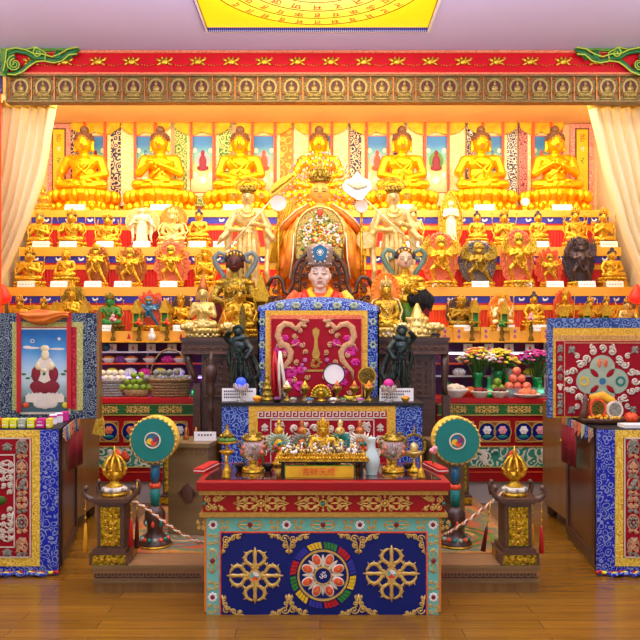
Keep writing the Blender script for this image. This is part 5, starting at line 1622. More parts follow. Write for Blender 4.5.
b.el(320, 254, 2, .9, 2, -.122, 10, 6)
for i in range(12):
    a = -PI / 2 + (i - 5.5) * .24; b.ell((cx + 11.9 * k * cos(a), z + 11.9 * k * sin(a) * .98, cz + 1.5 * k), .5 * k, 6, 4)
b.build('white_beads', 'white', L, True)
b = PB(z)
b.el(320, 309, 34, 20, 17, .02, 20, 12); b.cp((300, 301), (340, 301), 9, 9); b.el(320, 330, 36, 22, 20, .02); b.el(320, 300, 20, 13, 8, .0)
fuse(b, .012, 4).build('robe', 'coral', L, True)
for q in (-1, 1):
    b = PB(z); b.tb([(320 + q * 8.5, 288.5, .0), (320 + q * 10, 292, -.05), (320 + q * 7.5, 297, -.11), (320 + q * 2, 304, -.13)], [2.4, 3.6, 4, 3.6], 8, flat=.6); b.build('yellow_collar', 'cloth_yellow', L, True)
    b = PB(z); b.tb([(320 + q * 14, 292, -.02), (320 + q * 15, 297, -.10), (320 + q * 9, 306, -.15)], [3.5, 4.5, 4], 8, flat=.5); b.build('red_sash', 'red', L, True)
    b = PB(z); b.tb([(320 + q * 24, 293.5, .0), (320 + q * 29, 300, -.05), (320 + q * 31, 308, -.08)], [4.5, 5, 5], 8); b.build('patterned_sleeve', 'broc_yellow' if q > 0 else 'coral', L, True)
b = PB(z); x0, x1 = X(292, z), X(348, z); b.box(x0, x1, z - .1, z + .12, PB0, 1.2); b.build('seat_block', 'dark_wood', L, True)

# desk draped in brocade
z = 5.76
D = thing('draped_desk', 'high desk in blue brocade with a red dragon panel before the lama statue', 'desk', (X(318, z), z, 0))
# mound of brocade over the desk: front sheet and rounded top
topf = lambda px: 305 - 9 * max(0, 1 - ((px - 319) / 58.0) ** 2) ** .75
m = MB(); n = 30; rows = 9
for r in range(rows):
    f = r / (rows - 1)
    for i in range(n + 1):
        px = 258 + (379 - 258) * i / n
        yy = topf(px)
        zz = z + .005 + .13 * (1 - cos(f * PI / 2)); hgt = H(312, z) + (H(yy, z) - H(312, z)) * sin(f * PI / 2)
        m.v.append((X(px, z), zz + .006 * sin(i * 1.1), hgt))
for r in range(rows - 1):
    for i in range(n):
        a = r * (n + 1) + i; m.f.append([a, a + 1, a + n + 2, a + n + 1]); m.m.append(0); m.sm.append(True)
o = m.build('brocade_cover', 'broc_desk', D, True); o.modifiers.new('s', 'SOLIDIFY').thickness = .004
b = PB(z); b.box(X(258, z), X(379, z), z, z + .012, .95, H(311.9, z)); b.box(X(258, z), X(258, z) + .012, z, z + .13, .95, H(311.9, z)); b.box(X(379, z) - .012, X(379, z), z, z + .13, .95, H(311.9, z))
b.build('brocade_skirt', 'broc_desk', D, True)
m = MB(); m.box(X(260, z), X(377, z), z + .02, z + .13, PB0, H(313, z)); m.build('desk_body', 'dark_wood', D, True)
b = PB(z)
for i, px in enumerate((280, 296, 318, 337, 354)):
    for j in range(6): b.el(px + 3 * cos(j * PI / 3), 305.5 + 1.8 * sin(j * PI / 3) , 1.8, 1.2, 1.8, -.002, 7, 5)
for py in (322, 345, 366, 385):
    for px in (262, 373):
        for j in range(6): b.el(px + 2.4 * cos(j * PI / 3), py + 2.6 * sin(j * PI / 3), 1.3, .8, 1.5, -.001, 7, 5)
b.build('pale_flowers', 'thread_mint', D, True)
b = PB(z); b.bx(265.5, 367.5, 310.5, 403, -.012, 0); b.build('gold_border', 'broc_gold', D, True)
b = PB(z); b.bx(270, 362.5, 315, 403, -.018, -.012); b.build('pink_fringe', 'salmon', D, True)
b = PB(z); b.bx(271.5, 361, 319, 403, -.024, -.018); b.build('red_silk', 'silk_red', D, True)
b = PB(z); y_ = -.03
for q in (-1, 1):
    c = lambda x: 316 + q * (x - 316) if q < 0 else x
    P = lambda pts: [((316 - (p[0] - 316)) if q < 0 else p[0], p[1], y_) for p in pts]
    b.mi = 0
    b.tb(P([(326, 322), (331, 324), (336, 329), (341, 325), (347, 324), (352, 328), (354, 336), (351, 343), (345, 346), (341, 352), (342, 360), (347, 366), (352, 371), (353, 380)]), [1.6, 2.4, 2.6, 2.8, 3.2, 3.4, 3.4, 3.2, 3.2, 3.2, 3, 2.4, 1.8, .8], 8, flat=.3)
    for p in ((325, 321), (329, 320.5), (327.5, 326)): b.el(P([p])[0][0], p[1], 2.6, .8, 1.8, y_ - .002, 8, 5)
    for p in ((333, 320, 330, 317), (341, 346, 333, 342), (345, 368, 338, 372), (352, 345, 357, 352)): b.tb(P([(p[0], p[1]), ((p[0] + p[2]) / 2, p[1] - 1), (p[2], p[3])]), [1.1, .8, .3], 5)
    for j, p in enumerate(((337, 336), (330, 345), (348, 355), (332, 331), (326, 352), (335, 362), (351, 345), (325, 377), (338, 380), (350, 392), (328, 392))): b.cu(P([p])[0][0], p[1], 3, j, q * 1.3, y_, .8)
    b.mi = 1
    for j, p in enumerate(((350, 350, 5), (336, 343, 3), (347, 338, 2.5), (341, 372, 4.5), (331, 370, 3), (333, 386, 4), (355, 362, 3), (343, 382, 3))): 
        X0 = P([p])[0][0]
        for a in range(6): b.el(X0 + p[2] * .95 * cos(a * 1.05), p[1] + p[2] * .8 * sin(a * 1.05), p[2] * .7, .45, p[2] * .55, y_ + .005, 8, 5)
        b.cu(X0, p[1], p[2] * 1.1, j, q * 1.2, y_ + .002, .6)
    b.mi = 3
    for j, p in enumerate(((327, 360, 2.4), (330, 365, 2), (327, 369, 2.2))): b.el(P([p])[0][0], p[1], p[2], .5, p[2], y_, 8, 5)
b.mi = 2
b.pz([(316, 327.5), (319.5, 330), (319, 335), (317.5, 339), (318, 347), (320, 354), (319, 358), (313, 358), (312, 354), (314, 347), (314.5, 339), (313, 335), (312.5, 330)], y_, y_ + .008)
for a in range(8): b.cu(316 + 4 * cos(a * PI / 4), 363 + 3.5 * sin(a * PI / 4), 2, a, 1.1, y_, .5)
b.bx(303, 329, 369.5, 371.5, y_, y_ + .006)
b.build('dragon_embroidery', ['thread_tan', 'magenta', 'gold_paint', 'petal_purple'], D, True)

# ================================================================ second altar table with items
z = 5.2; AT = H(402.5, z)
A = thing('brocade_altar_table', 'middle altar table draped in red brocade with a white key border', 'table', (X(321, z), z, 0))
b = PB(z); b.box(X(221, z), X(423.5, z), z - .02, 5.72, AT - .022, AT); b.build('table_top', 'black', A, True)
b = PB(z); b.box(X(224, z), X(421, z), z + .01, 5.70, PB0, AT - .022); b.build('table_body', 'dark_wood', A, True)
b = PB(z); b.box(X(222, z), X(422, z), z - .005, z + .008, PB0 + .01, AT - .022); b.build('blue_brocade', 'broc_blue', A, True)
A_ = bpy.data.objects['blue_brocade']; A_.data.materials[0] = M['broc_desk']
b = PB(z); b.box(X(249, z), X(395.5, z), z - .012, z - .005, PB0 + .01, AT - .022); b.build('gold_border', 'broc_gold', A, True)
b = PB(z); b.box(X(258, z), X(386.5, z), z - .017, z - .012, PB0 + .01, H(411, z)); b.build('red_silk', 'silk_red', A, True)
b = PB(z); meander(b, X(258, z), X(386.5, z), H(418, z), H(411.3, z), z - .021, z - .017, 19)
b.bx(270.5, 271.4, 419, 470, -.021, -.017); b.bx(373.2, 374.2, 419, 470, -.021, -.017); b.bx(270.5, 374.2, 419, 420, -.021, -.017)
for q in (-1, 1):
    px = 322.5 + q * 43
    medallion(b, X(px, z), H(427, z), .085, .085, z - .019, .006, 0)
    for j in range(3): medallion(b, X(322.5 + q * 57.5, z), H(427 + 12 * j, z), .07, .075, z - .019, .005, (1, 5, 4)[j])
    for (a, c_, r_) in ((16, 432, 5), (24, 438, 6), (33, 446, 6), (12, 441, 5), (28, 428, 4), (38, 440, 4), (22, 450, 5), (8, 428, 4), (6, 436, 4), (18, 424, 3), (40, 450, 5), (32, 456, 5), (14, 452, 5), (46, 440, 4), (44, 458, 5)):
        b.cu(322.5 + q * a, c_, r_, PI / 2 + a, q * 1.3, -.019, 1.3)
b.build('white_embroidery', 'thread_white', A, True)

def lathe_thing(name, label, cat, px, py, z, prof, mat, k=None, parts=(), group=None, base=None):
    """turned object whose profile is in picture units (radius, height above base)"""
    k = z / 720
    T = thing(name, label, cat, (X(px, z), z, base if base is not None else H(py, z)), 0, group)
    m = MB(); m.lathe([(r * k, h * k) for r, h in prof], 18); m.build('body', mat, T)
    for pn, fn, mt in parts:
        mm = MB(); fn(mm, k); mm.build(pn, mt, T)
    return T
def cup_offering(cols):
    def f(m, k):
        m.lathe([(4.4 * k, 0), (4.2 * k, 2 * k), (2.6 * k, 5 * k), (.4 * k, 9 * k)], 12, (0, 0, 11.5 * k))
        for i in range(8):
            a = i * PI / 4; m.ell((3.8 * k * cos(a), 3.8 * k * sin(a), 13 * k), 1.3 * k, 7, 5)
        m.ell((0, -2.5 * k, 16 * k), 1.5 * k, 7, 5)
    return f
CUP = [(4.2, 0), (4.5, .6), (2.2, 2), (1.1, 4), (1.4, 5.5), (1.0, 6.5), (3.2, 8.5), (4.8, 11), (5.2, 13), (4.6, 13), (3.5, 11)]
zi = 5.32
for px, lb, of in ((287, 'gold butter cup in front of the white ribbon, leftmost on the middle altar', 'cream_gold'), (305, 'gold butter cup between the ribbons and the peacock ornament', 'gold'),
               (337, 'gold butter cup in front of the round white plate', 'copper'), (354.5, 'gold butter cup between the round white plate and the gilt plate', 'copper'), (369, 'gold butter cup in front of the gilt plate, rightmost on the middle altar', 'nimbus')):
    lathe_thing('butter_cup', lb, 'cup', px, 0, zi, [(r, h * 1.1) for r, h in CUP], 'old_gold', parts=[('offering', cup_offering(0), of)], group='butter cups on the middle altar', base=AT)
# round plates on stands
def plate(px, py, r, face, rim, label, z=5.42):
    k = z / 720; T = thing('display_plate', label, 'plate', (X(px, z), z, AT)); zz = H(py, z) - AT
    m = MB(); m.disc((0, zz), r * k, -.008, .006, 36); m.build('plate_face', face, T)
    m = MB(); m.ring((0, zz), r * k, (r + 1.1) * k, -.014, .008, 36); m.build('rim', rim, T)
    m = MB(); m.box(-3 * k, 3 * k, -.02, .05, 0, .012); m.tube([(0, .03, 0), (0, .015, zz)], .008, 6); m.tube([(-3 * k, .02, .0), (-4 * k, -.012, zz - r * k - .002)], .006, 5); m.tube([(3 * k, .02, .0), (4 * k, -.012, zz - r * k - .002)], .006, 5); m.build('stand', 'dark_wood', T)
plate(334, 374, 10, 'white', 'black', 'round white plate with a black rim standing on the middle altar')
plate(367, 376, 8, 'dark_gold', 'gold', 'round gilt green plate standing on the right of the middle altar')
# tiered stupa
lathe_thing('small_stupa', 'tiered gold stupa at the left of the middle altar', 'stupa', 267, 0, 5.36, [(7, 0), (7, 2), (6, 2.2), (6, 5), (7, 6), (5, 7), (5, 11), (6, 12), (4, 13), (4, 17), (4.6, 18), (2.5, 19), (2.2, 23), (2.8, 24), (.6, 25), (.4, 28)], 'old_gold', base=AT)
# peacock fan ornament
T = thing('peacock_ornament', 'gold fan-tailed peacock ornament at the centre of the middle altar', 'ornament', (X(321, zi), zi, AT)); k = zi / 720
m = MB()
for i in range(13):
    a = PI * i / 12; m.tube([(2 * k * cos(a), 0, 4 * k + 2 * k * sin(a)), (9 * k * cos(a), 0, 5 * k + 10 * k * sin(a))], [.5 * k, 1.2 * k], 6); m.ell((9.5 * k * cos(a), -.01, 5 * k + 10.5 * k * sin(a)), (1.5 * k, 1 * k, 1.5 * k), 7, 5)
m.lathe([(5 * k, 0), (5 * k, 1 * k), (2 * k, 2 * k), (2 * k, 4 * k)], 12); m.ell((0, -.02, 7 * k), (2.4 * k, 2.2 * k, 3.5 * k)); m.ell((0, -.03, 11.5 * k), 1.4 * k, 8, 6)
m.build('peacock', 'gold', T)
m = MB()
for i in range(9):
    a = PI * (i + .5) / 9; m.ell((6.3 * k * cos(a), -.012, 5 * k + 7 * k * sin(a)), 1 * k, 6, 4)
m.build('feather_eyes', 'lime', T)
# ribbons
for px, c, lb in ((276, 'red', 'red silk ribbon hanging at the left side of the dragon panel'), (281.5, 'offwhite', 'white silk scarf hanging beside the red ribbon at the dragon panel')):
    T = thing('silk_ribbon', lb, 'ribbon', W3(px, 392, 5.70)); b = PB(5.70)
    for j in (-1, 1): b.tb([(px - 1.5 + j * .5, 351, 0), (px - 1 + j * 1.6, 366, -.02), (px + j * 2.6, 380, -.01), (px + j * 2.2 + 1, 399, -.02)], [.8, 1.7, 1.6, 1.2], 6, flat=.5)
    b.build('ribbon', c, T, True)
for px, py, c, lb in ((388.7, 384, 'magenta', 'magenta glass ball in a crystal lotus at the right of the middle altar'), (241, 382.5, 'glow_blue', 'blue glass ball in a crystal lotus at the left of the middle altar')):
    z_ = 5.24; k = z_ / 720; T = thing('crystal_lotus', lb, 'ornament', (X(px, z_), z_, AT)); hb = H(py, z_) - AT
    m = MB(); m.ell((0, 0, hb), 5.2 * k, 16, 12); m.build('ball', c, T)
    m = MB(); m.lathe([(5 * k, 0), (5 * k, 1.5 * k), (1.5 * k, 3 * k), (1.5 * k, hb - 8 * k), (4 * k, hb - 5 * k)], 14)
    for i in range(8):
        a = i * PI / 4; m.ell((5.5 * k * cos(a), 5.5 * k * sin(a), hb - 4.5 * k), (2.2 * k, 1.2 * k, 4 * k), 8, 6, (0, 0.5 if cos(a) > 0 else -.5, a * 0))
    m.build('petals', 'crystal', T)
for px, lb in ((239, 'long white printed card at the left end of the middle altar'), (396.5, 'long white printed card at the right end of the middle altar')):
    z_ = 5.30; k = z_ / 720; T = thing('printed_card', lb, 'card', (X(px, z_), z_, AT))
    m = MB(); m.box(-17 * k, 17 * k, 0, .006, 0, 13 * k); m.box(-17 * k, 17 * k, .006, .05, 0, .006); m.build('card', 'white', T)
    m = MB()
    for r in range(3):
        for i in range(14 - 3 * r): m.box((-15 + i * 2.1) * k, (-13.6 + i * 2.1) * k, -.002, 0, (9.5 - 3 * r) * k, (10.6 - 3 * r) * k); m.box((-14.6 + i * 2.1) * k, (-14.2 + i * 2.1) * k, -.002, 0, (8.9 - 3 * r) * k, (11 - 3 * r) * k)
    m.build('lettering', 'hair_blue', T)
def bowl_thing(px, r, h, mat, fill, label, z, base, name='offering_dish', gr=None):
    k = z / 720; T = thing(name, label, 'dish', (X(px, z), z, base), 0, gr)
    m = MB(); m.lathe([(r * .5 * k, 0), (r * .55 * k, h * .1 * k), (r * k, h * .8 * k), (r * 1.02 * k, h * k), (r * .92 * k, h * k), (r * .8 * k, h * .7 * k)], 16); m.build('dish', mat, T)
    m = MB()
    for i in range(9):
        a = i * 2.4; q = .62 * ((i + .3) / 9) ** .5 * r; m.ell((q * k * cos(a), q * k * sin(a), (h * .95 + .18 * r * (1 - i / 9)) * k), (r * .3 * k, r * .3 * k, r * .26 * k), 7, 5)
    m.build('filling', fill, T)
    return T
bowl_thing(257, 4.5, 5, 'nimbus', 'yellow', 'small yellow offering dish beside the left white card', 5.22, AT)
bowl_thing(405.5, 4.5, 5, 'gold', 'nimbus', 'small gold dish in front of the right white card', 5.21, AT)
bowl_thing(277, 5, 3.4, 'black', 'purple', 'flat dark dish with purple sweets beside the tiered stupa', 5.22, AT)
bowl_thing(293, 4, 3.4, 'crystal', 'thread_mint', 'small clear dish under the white scarf', 5.22, AT)
bowl_thing(309, 5, 3.2, 'crystal', 'gem_blue', 'small dish with blue crystals left of the peacock ornament', 5.2, AT)
bowl_thing(333, 5, 3, 'crystal', 'white', 'small dish with clear crystals right of the peacock ornament', 5.2, AT)
bowl_thing(343, 3.5, 4, 'crystal', 'green', 'small dish with green crystals before the white plate', 5.2, AT)
bowl_thing(360, 5, 3, 'crystal', 'petal_purple', 'small dish with purple crystals before the yellow fruit', 5.2, AT)
T = thing('banana_bunch', 'yellow bananas lying between the butter cups on the middle altar', 'fruit', (X(353, 5.4), 5.4, AT)); k = 5.4 / 720
for j in range(3):
    m = MB(); m.tube([(-9 * k, -.02 * j, 4.5 * k), (-5 * k, -.02 * j, 2 * k), (2 * k, -.02 * j, 1.9 * k), (8 * k, -.02 * j, 4.8 * k)], [.6 * k, 1.9 * k, 1.9 * k, .6 * k], 7); m.build('banana', 'petal_yellow', T)
# two bronze figures
def bronze(px, label, q):
    z = 5.46; T = thing('bronze_figure', label, 'statue', (X(px, z), z, AT)); b = PB(z)
    f = lambda *a: (px + q * a[0], a[1]) + tuple(a[2:])
    b.cp(f(-2, 350), f(0, 368), 6.5, 6); b.el(px + q * -3, 347, 9, 6, 7); b.cp(f(-6, 340), f(3, 338), 4.5, 4)
    b.el(px - q * 3, 332.5, 4.6, 4.6, 5.2); b.cp(f(-3, 338), f(-3, 334), 3, 3)
    b.cp(f(-9, 343), f(-15, 337, -.02), 3.8, 3); b.cp(f(-15, 337, -.02), f(-10, 332, -.06), 3, 2.4)
    b.cp(f(5, 342), f(11, 350, -.04), 3.8, 3.2); b.cp(f(11, 350, -.04), f(6, 358, -.08), 3, 2.4)
    b.cp(f(2, 368), f(10, 380, -.03), 6, 4.5); b.cp(f(-2, 368), f(-6, 384, -.0), 6, 4.6); b.cp(f(10, 380, -.03), f(14, 392), 4.4, 3.5); b.cp(f(-6, 384), f(-6, 397), 4.4, 4.2)
    b.tb([f(9, 352, .02), f(14, 364, .03), f(17, 374, .02), f(11, 386, .0), f(17, 390, .0)], [2.5, 3.2, 3.6, 3, 1], 7)
    b.tb([f(-12, 345, .03), f(-13, 358, .03), f(-9, 372, .03), f(-12, 385, .02)], [1.5, 3, 3, 1], 7)
    b.el(px, 397.5, 17, 12, 3); 
    for i in range(5): b.cp(f(-8 + 4 * i, 362, -.05), f(-9 + 5 * i, 378, -.06), 1.4, 1.2, 6)
    fuse(b, .0062, 1).build('body', 'bronze', T, True)
    b = PB(z)
    for i in range(7): a = PI * i / 6; b.el(px - q * 3 + 4.6 * cos(a), 330 - 3.4 * sin(a), 1.6, 1.8, 2.4, 0, 7, 5)
    for i in range(8): b.cu(px + q * (-8 + 2.4 * i), 352 + 3 * (i % 3), 2.6, i, 1.2, -.055, .7)
    b.build('headdress', 'bronze', T, True)
bronze(241, 'dark bronze warrior figure at the left end of the middle altar behind the white card', 1)
bronze(399, 'dark bronze warrior figure at the right end of the middle altar behind the white card', -1)
# ================================================================ low platform with mandala rug
PZ = 4.38; PH = H(566, PZ)
xl, xr = X(92.5, PZ), X(540, PZ)
P = thing('low_platform', 'low wooden platform with a carved key border under the front offering table', 'platform', (0, PZ, 0))
m = MB(); m.box(xl, xr, PZ, 6.25, PH - .045, PH); m.box(xl + .02, xr - .02, PZ + .01, 6.24, .055, PH - .045); m.build('deck', 'platform_wood', P, True)
m = MB(); m.box(xl + .01, xr - .01, PZ + .012, 6.2, 0, .055); m.build('foot_board', 'light_wood', P, True)
m = MB(); s = PZ / 720
m.box(xl, xr, PZ - .012, PZ + .01, H(582.5, PZ), H(580.5, PZ)); m.box(xl, xr, PZ - .012, PZ + .01, H(569, PZ), PH)
m.build('moulding', 'bench_wood', P, True)
m = MB(); meander(m, xl + .01, xl + .66, H(578.5, PZ), H(571.5, PZ), PZ + .004, PZ + .012, 15); meander(m, xr - .60, xr - .01, H(578.5, PZ), H(571.5, PZ), PZ + .004, PZ + .012, 14); m.build('key_carving', 'dark_wood', P, True)
rug = thing('mandala_rug', 'round-patterned orange and green rug lying on the low platform', 'rug', (0, 5.3, PH))
m = MB(); m.box(xl + .04, xr - .04, PZ + .25 - 5.3, 6.2 - 5.3, 0, .006); m.build('pile', 'mandala_rug', rug)
m = MB()
for i, (cx, cy, r_) in enumerate(((-.95, -.28, .26), (.95, -.28, .26))):
    for k in range(3): flat_ring(m, r_ * (1 - .3 * k) - .03, r_ * (1 - .3 * k), .004)
    n = len(m.v); 
    for j in range(n - 72 * 4 * 3, n): m.v[j] = (m.v[j][0] + cx, m.v[j][1] + cy, m.v[j][2])
    m.mi += 1
m.build('ring_pattern', ['slate', 'carve_green'], rug)

# ================================================================ front offering table
z = 4.04; 
T = thing('offering_table', 'painted front offering table with blue panel, crossed golden sceptres and a central wheel', 'table', (X(322.5, z), z, 0))
b = PB(z); b.box(X(197, z), X(449.5, z), z - .03, 4.62, H(490, z), H(481, z)); 
tt = b.build('red_top', 'table_red', T, True); bv = tt.modifiers.new('b', 'BEVEL'); bv.width = .006; bv.segments = 2
FT = H(481, z)
b = PB(z); b.box(X(204, z), X(442, z), z + .03, 4.58, FT, FT + .004); b.build('glossy_top', 'tabletop_gloss', T, True); FT += .004
b = PB(z)
b.box(X(199.5, z), X(447.5, z), z - .015, 4.60, H(494.5, z), H(490, z)); b.box(X(200, z), X(447, z), z - .02, 4.60, H(516.5, z), H(512.5, z))
b.build('gold_moulding', 'gold_paint', T, True)
b = PB(z); b.box(X(202.5, z), X(445, z), z + .008, 4.58, H(512.5, z), H(494.5, z)); b.build('red_frieze', 'table_red', T, True)
b = PB(z)
zc_ = H(503.5, z); kk = z / 720
for px, w in ((261, 56), (323, 58), (385, 56)): filigree(b, X(px, z), zc_, w * kk, 17 * kk, z + .004, .0052)
for px, q in ((204, 1), (443.5, -1)):
    for sz in (-1, 1):
        b.curl(X(px + q * 4, z), zc_ + sz * 4 * kk, 3.8 * kk, PI / 2, q * sz * 1.3, z + .004, .0052); b.curl(X(px + q * 11, z), zc_ + sz * 4.2 * kk, 3.4 * kk, PI / 2, -q * sz * 1.3, z + .004, .0052)
        b.curl(X(px + q * 17, z), zc_ + sz * 5.5 * kk, 2.4 * kk, PI / 2, q * sz * 1.3, z + .004, .005); b.tube([(X(px + q * 14, z), z + .004, zc_ + sz * 2 * kk), (X(px + q * 22, z), z + .004, zc_ + sz * 7 * kk)], [.006, .002], 5)
b.build('frieze_filigree', 'relief_gold', T, True)
b = PB(z); b.ell((X(323, z), z - .006, zc_), .012, 10, 7); b.ell((X(447, z) - .02, z - .006, zc_), .010, 10, 7); b.ell((X(201, z) + .02, z - .006, zc_), .010, 10, 7); b.build('turquoise_stone', 'teal', T, True)
b = PB(z); b.box(X(204, z), X(441.5, z), z + .01, 4.365, .012, H(516.5, z)); b.build('carcass', 'orange', T, True)
b = PB(z); b.bx(206.5, 439, 518, 531.5, .004, .010); b.bx(206.5, 219.5, 531.5, 616, .004, .010); b.bx(427.5, 439, 531.5, 616, .004, .010); b.build('turquoise_border', 'turquoise', T, True)
b = PB(z); b.bx(219.5, 427.5, 531.5, 533, -.002, .010); b.bx(219.5, 221, 533, 616, -.002, .010); b.bx(426, 427.5, 533, 616, -.002, .010); b.build('orange_fillet', 'coral', T, True)
b = PB(z); b.bx(221, 426, 533, 616, .002, .010); b.build('blue_panel', 'table_blue', T, True)
b = PB(z); r_ = .0036
def border_motif(px, py, horiz, flower):
    cx, cz = X(px, z), H(py, z)
    if flower:
        for j in range(8): b.mi = 1; b.ell((cx + 3.4 * kk * cos(j * PI / 4), z + .003, cz + 3.4 * kk * sin(j * PI / 4)), (1.6 * kk, .003, 1.6 * kk), 7, 5)
        b.mi = 2; b.ell((cx, z + .002, cz), (2.3 * kk, .004, 2.3 * kk), 8, 6); b.mi = 0
        for q in (-1, 1):
            for w_ in (-1, 1):
                if horiz: b.curl(cx + q * 9 * kk, cz + w_ * 3 * kk, 2.6 * kk, PI / 2, q * w_ * 1.2, z + .003, r_); b.curl(cx + q * 14.5 * kk, cz + w_ * 2.6 * kk, 2.2 * kk, PI / 2, -q * w_ * 1.2, z + .003, r_)
                else: b.curl(cx + w_ * 3 * kk, cz + q * 9 * kk, 2.6 * kk, 0, q * w_ * 1.2, z + .003, r_); b.curl(cx + w_ * 2.6 * kk, cz + q * 14.5 * kk, 2.2 * kk, 0, -q * w_ * 1.2, z + .003, r_)
    else:
        b.mi = 0
        for q in (-1, 1):
            for w_ in (-1, 0, 1):
                if horiz: b.tube([(cx, z + .003, cz), (cx + q * 4 * kk, z + .002, cz + w_ * 4.6 * kk), (cx + q * 9 * kk, z + .003, cz + w_ * 3.4 * kk), (cx + q * 12.5 * kk, z + .003, cz)], r_ * 1.1, 5)
                else: b.tube([(cx, z + .003, cz), (cx + w_ * 4.6 * kk, z + .002, cz + q * 4 * kk), (cx + w_ * 3.4 * kk, z + .003, cz + q * 9 * kk), (cx, z + .003, cz + q * 12.5 * kk)], r_ * 1.1, 5)
        b.mi = 2; b.ell((cx, z, cz), (2.6 * kk, .005, 2.6 * kk), 8, 6); b.mi = 0
for px in (213, 286.5, 360, 433): border_motif(px, 525, True, True)
for px in (250, 323, 396.5): border_motif(px, 525, True, False)
for px in (212.5, 433.5):
    for py in (561, ): border_motif(px, py, False, False)
    for py in (597.5, ): border_motif(px, py, False, True)
    for q in (-1, 1): b.curl(X(px + q * 2.6, z), H(543, z), 2.4 * kk, 0, q * 1.2, z + .003, r_); b.curl(X(px + q * 2.6, z), H(536, z), 2.4 * kk, 0, -q * 1.2, z + .003, r_)
b.build('border_motif', ['relief_gold', 'white', 'maroon'], T, True)
# crossed sceptres
def double_vajra(px, py):
    V = MB(); cx, cz = X(px, z), H(py, z); y = z - .002
    for a in range(4):
        t = a * PI / 2
        def Q(u, v, dy=0): return (cx + (u * cos(t) - v * sin(t)) * kk, y + dy, cz + (u * sin(t) + v * cos(t)) * kk)
        V.tube([Q(5, 0), Q(9, 0), Q(12, 0), Q(17, 0), Q(22, 0), Q(28.5, 0)], [3.0 * kk, 2.0 * kk, 2.4 * kk, 1.6 * kk, 2.3 * kk, .4 * kk], 7, flat=.6)
        for q in (-1, 1):
            V.tube([Q(9, 0), Q(11, q * 5), Q(14, q * 9.2), Q(18, q * 10), Q(22, q * 8), Q(24.5, q * 4), Q(24.8, q * 1.6)], [1.5 * kk, 1.9 * kk, 2.2 * kk, 2.1 * kk, 1.8 * kk, 1.3 * kk, .6 * kk], 7, flat=.6)
            V.tube([Q(13, q * 8.5), Q(11, q * 11.5), Q(13, q * 13)], [1.3 * kk, 1 * kk, .3 * kk], 5); V.tube([Q(22, q * 8.5), Q(24, q * 11.5)], [1.2 * kk, .3 * kk], 5); V.tube([Q(17, q * 10), Q(18, q * 13)], [1.3 * kk, .3 * kk], 5)
            V.ell(Q(8, q * 2.5), (2 * kk, .006, 2 * kk), 7, 5)
    V.ring((cx, cz), 4.6 * kk, 6.4 * kk, y - .010, y + .004, 24)
    o = V.build('crossed_sceptre', 'relief_gold', T, True)
    V = MB(); V.disc((cx, cz), 4.7 * kk, y - .006, y + .003, 20)
    V.mi = 1; V.prism([(cx + 4.7 * kk * cos(a * PI / 10), cz + 4.7 * kk * sin(a * PI / 10)) for a in range(0, 8)] + [(cx, cz)], y - .008, y - .005); V.mi = 2; V.prism([(cx + 4.7 * kk * cos(a * PI / 10), cz + 4.7 * kk * sin(a * PI / 10)) for a in range(12, 19)] + [(cx, cz)], y - .008, y - .005)
    V.build('sceptre_hub', ['turquoise', 'white', 'coral'], T, True)
double_vajra(255, 575.5); double_vajra(391.5, 573.5)
# wheel
cx, cz = X(323, z), H(575, z); y = z - .003
V = MB(); cols = ['royal_blue', 'red', 'green', 'yellow']
for i in range(12):
    V.mi = i % 4; a0 = 2 * PI * i / 12 + .03; a1 = a0 + 2 * PI / 12 - .06
    for j in range(4):
        b0 = a0 + (a1 - a0) * j / 4; b1 = a0 + (a1 - a0) * (j + .8) / 4
        V.prism([(cx + r * kk * cos(t), cz + r * kk * sin(t)) for r, t in ((27, b0), (33, b0 + .04), (33, b1 + .04), (27, b1))], y - .004, y + .004)
V.build('rainbow_scarf_ring', cols, T, True)
V = MB(); V.ring((cx, cz), 23.8 * kk, 25.6 * kk, y - .008, y + .004, 56); V.ring((cx, cz), 7.8 * kk, 9 * kk, y - .012, y + .004, 30); V.build('gold_ring', 'relief_gold', T, True)
V = MB()
for i in range(8):
    a = i * PI / 4 + PI / 8; q = 16.2 * kk
    V.ell((cx + q * cos(a), y, cz + q * sin(a)), (6.9 * kk, .005, 4.6 * kk), 14, 6, (0, -a, 0))
    V.ell((cx + 13 * kk * cos(a + PI / 8), y + .002, cz + 13 * kk * sin(a + PI / 8)), (8 * kk, .003, 1.8 * kk), 8, 5, (0, -a - PI / 8, 0))
V.build('white_petals', 'offwhite', T, True)
V = MB()
for i in range(8):
    a = i * PI / 4 + PI / 8; q = 16.6 * kk
    V.ell((cx + q * cos(a), y - .004, cz + q * sin(a)), (5 * kk, .004, 3.6 * kk), 12, 6, (0, -a, 0))
V.build('orange_petals', 'coral', T, True)
V = MB()
for i in range(8):
    a = i * PI / 4 + PI / 8; q = 16.6 * kk; T_ = Matrix.Translation((cx + q * cos(a), y - .0085, cz + q * sin(a))) @ Matrix.Rotation(PI / 2, 4, 'X')
    V.merge(glyph('मणपदहओमव'[i], .026), T_)
V.build('petal_lettering', 'relief_gold', T, True)
V = MB(); V.disc((cx, cz), 8 * kk, y - .008, y + .003, 28); V.build('hub', 'table_blue', T, True)
V = MB(); V.merge(glyph('ॐ', .05), Matrix.Translation((cx, y - .010, cz - .005)) @ Matrix.Rotation(PI / 2, 4, 'X')); V.build('hub_lettering', 'white', T, True)
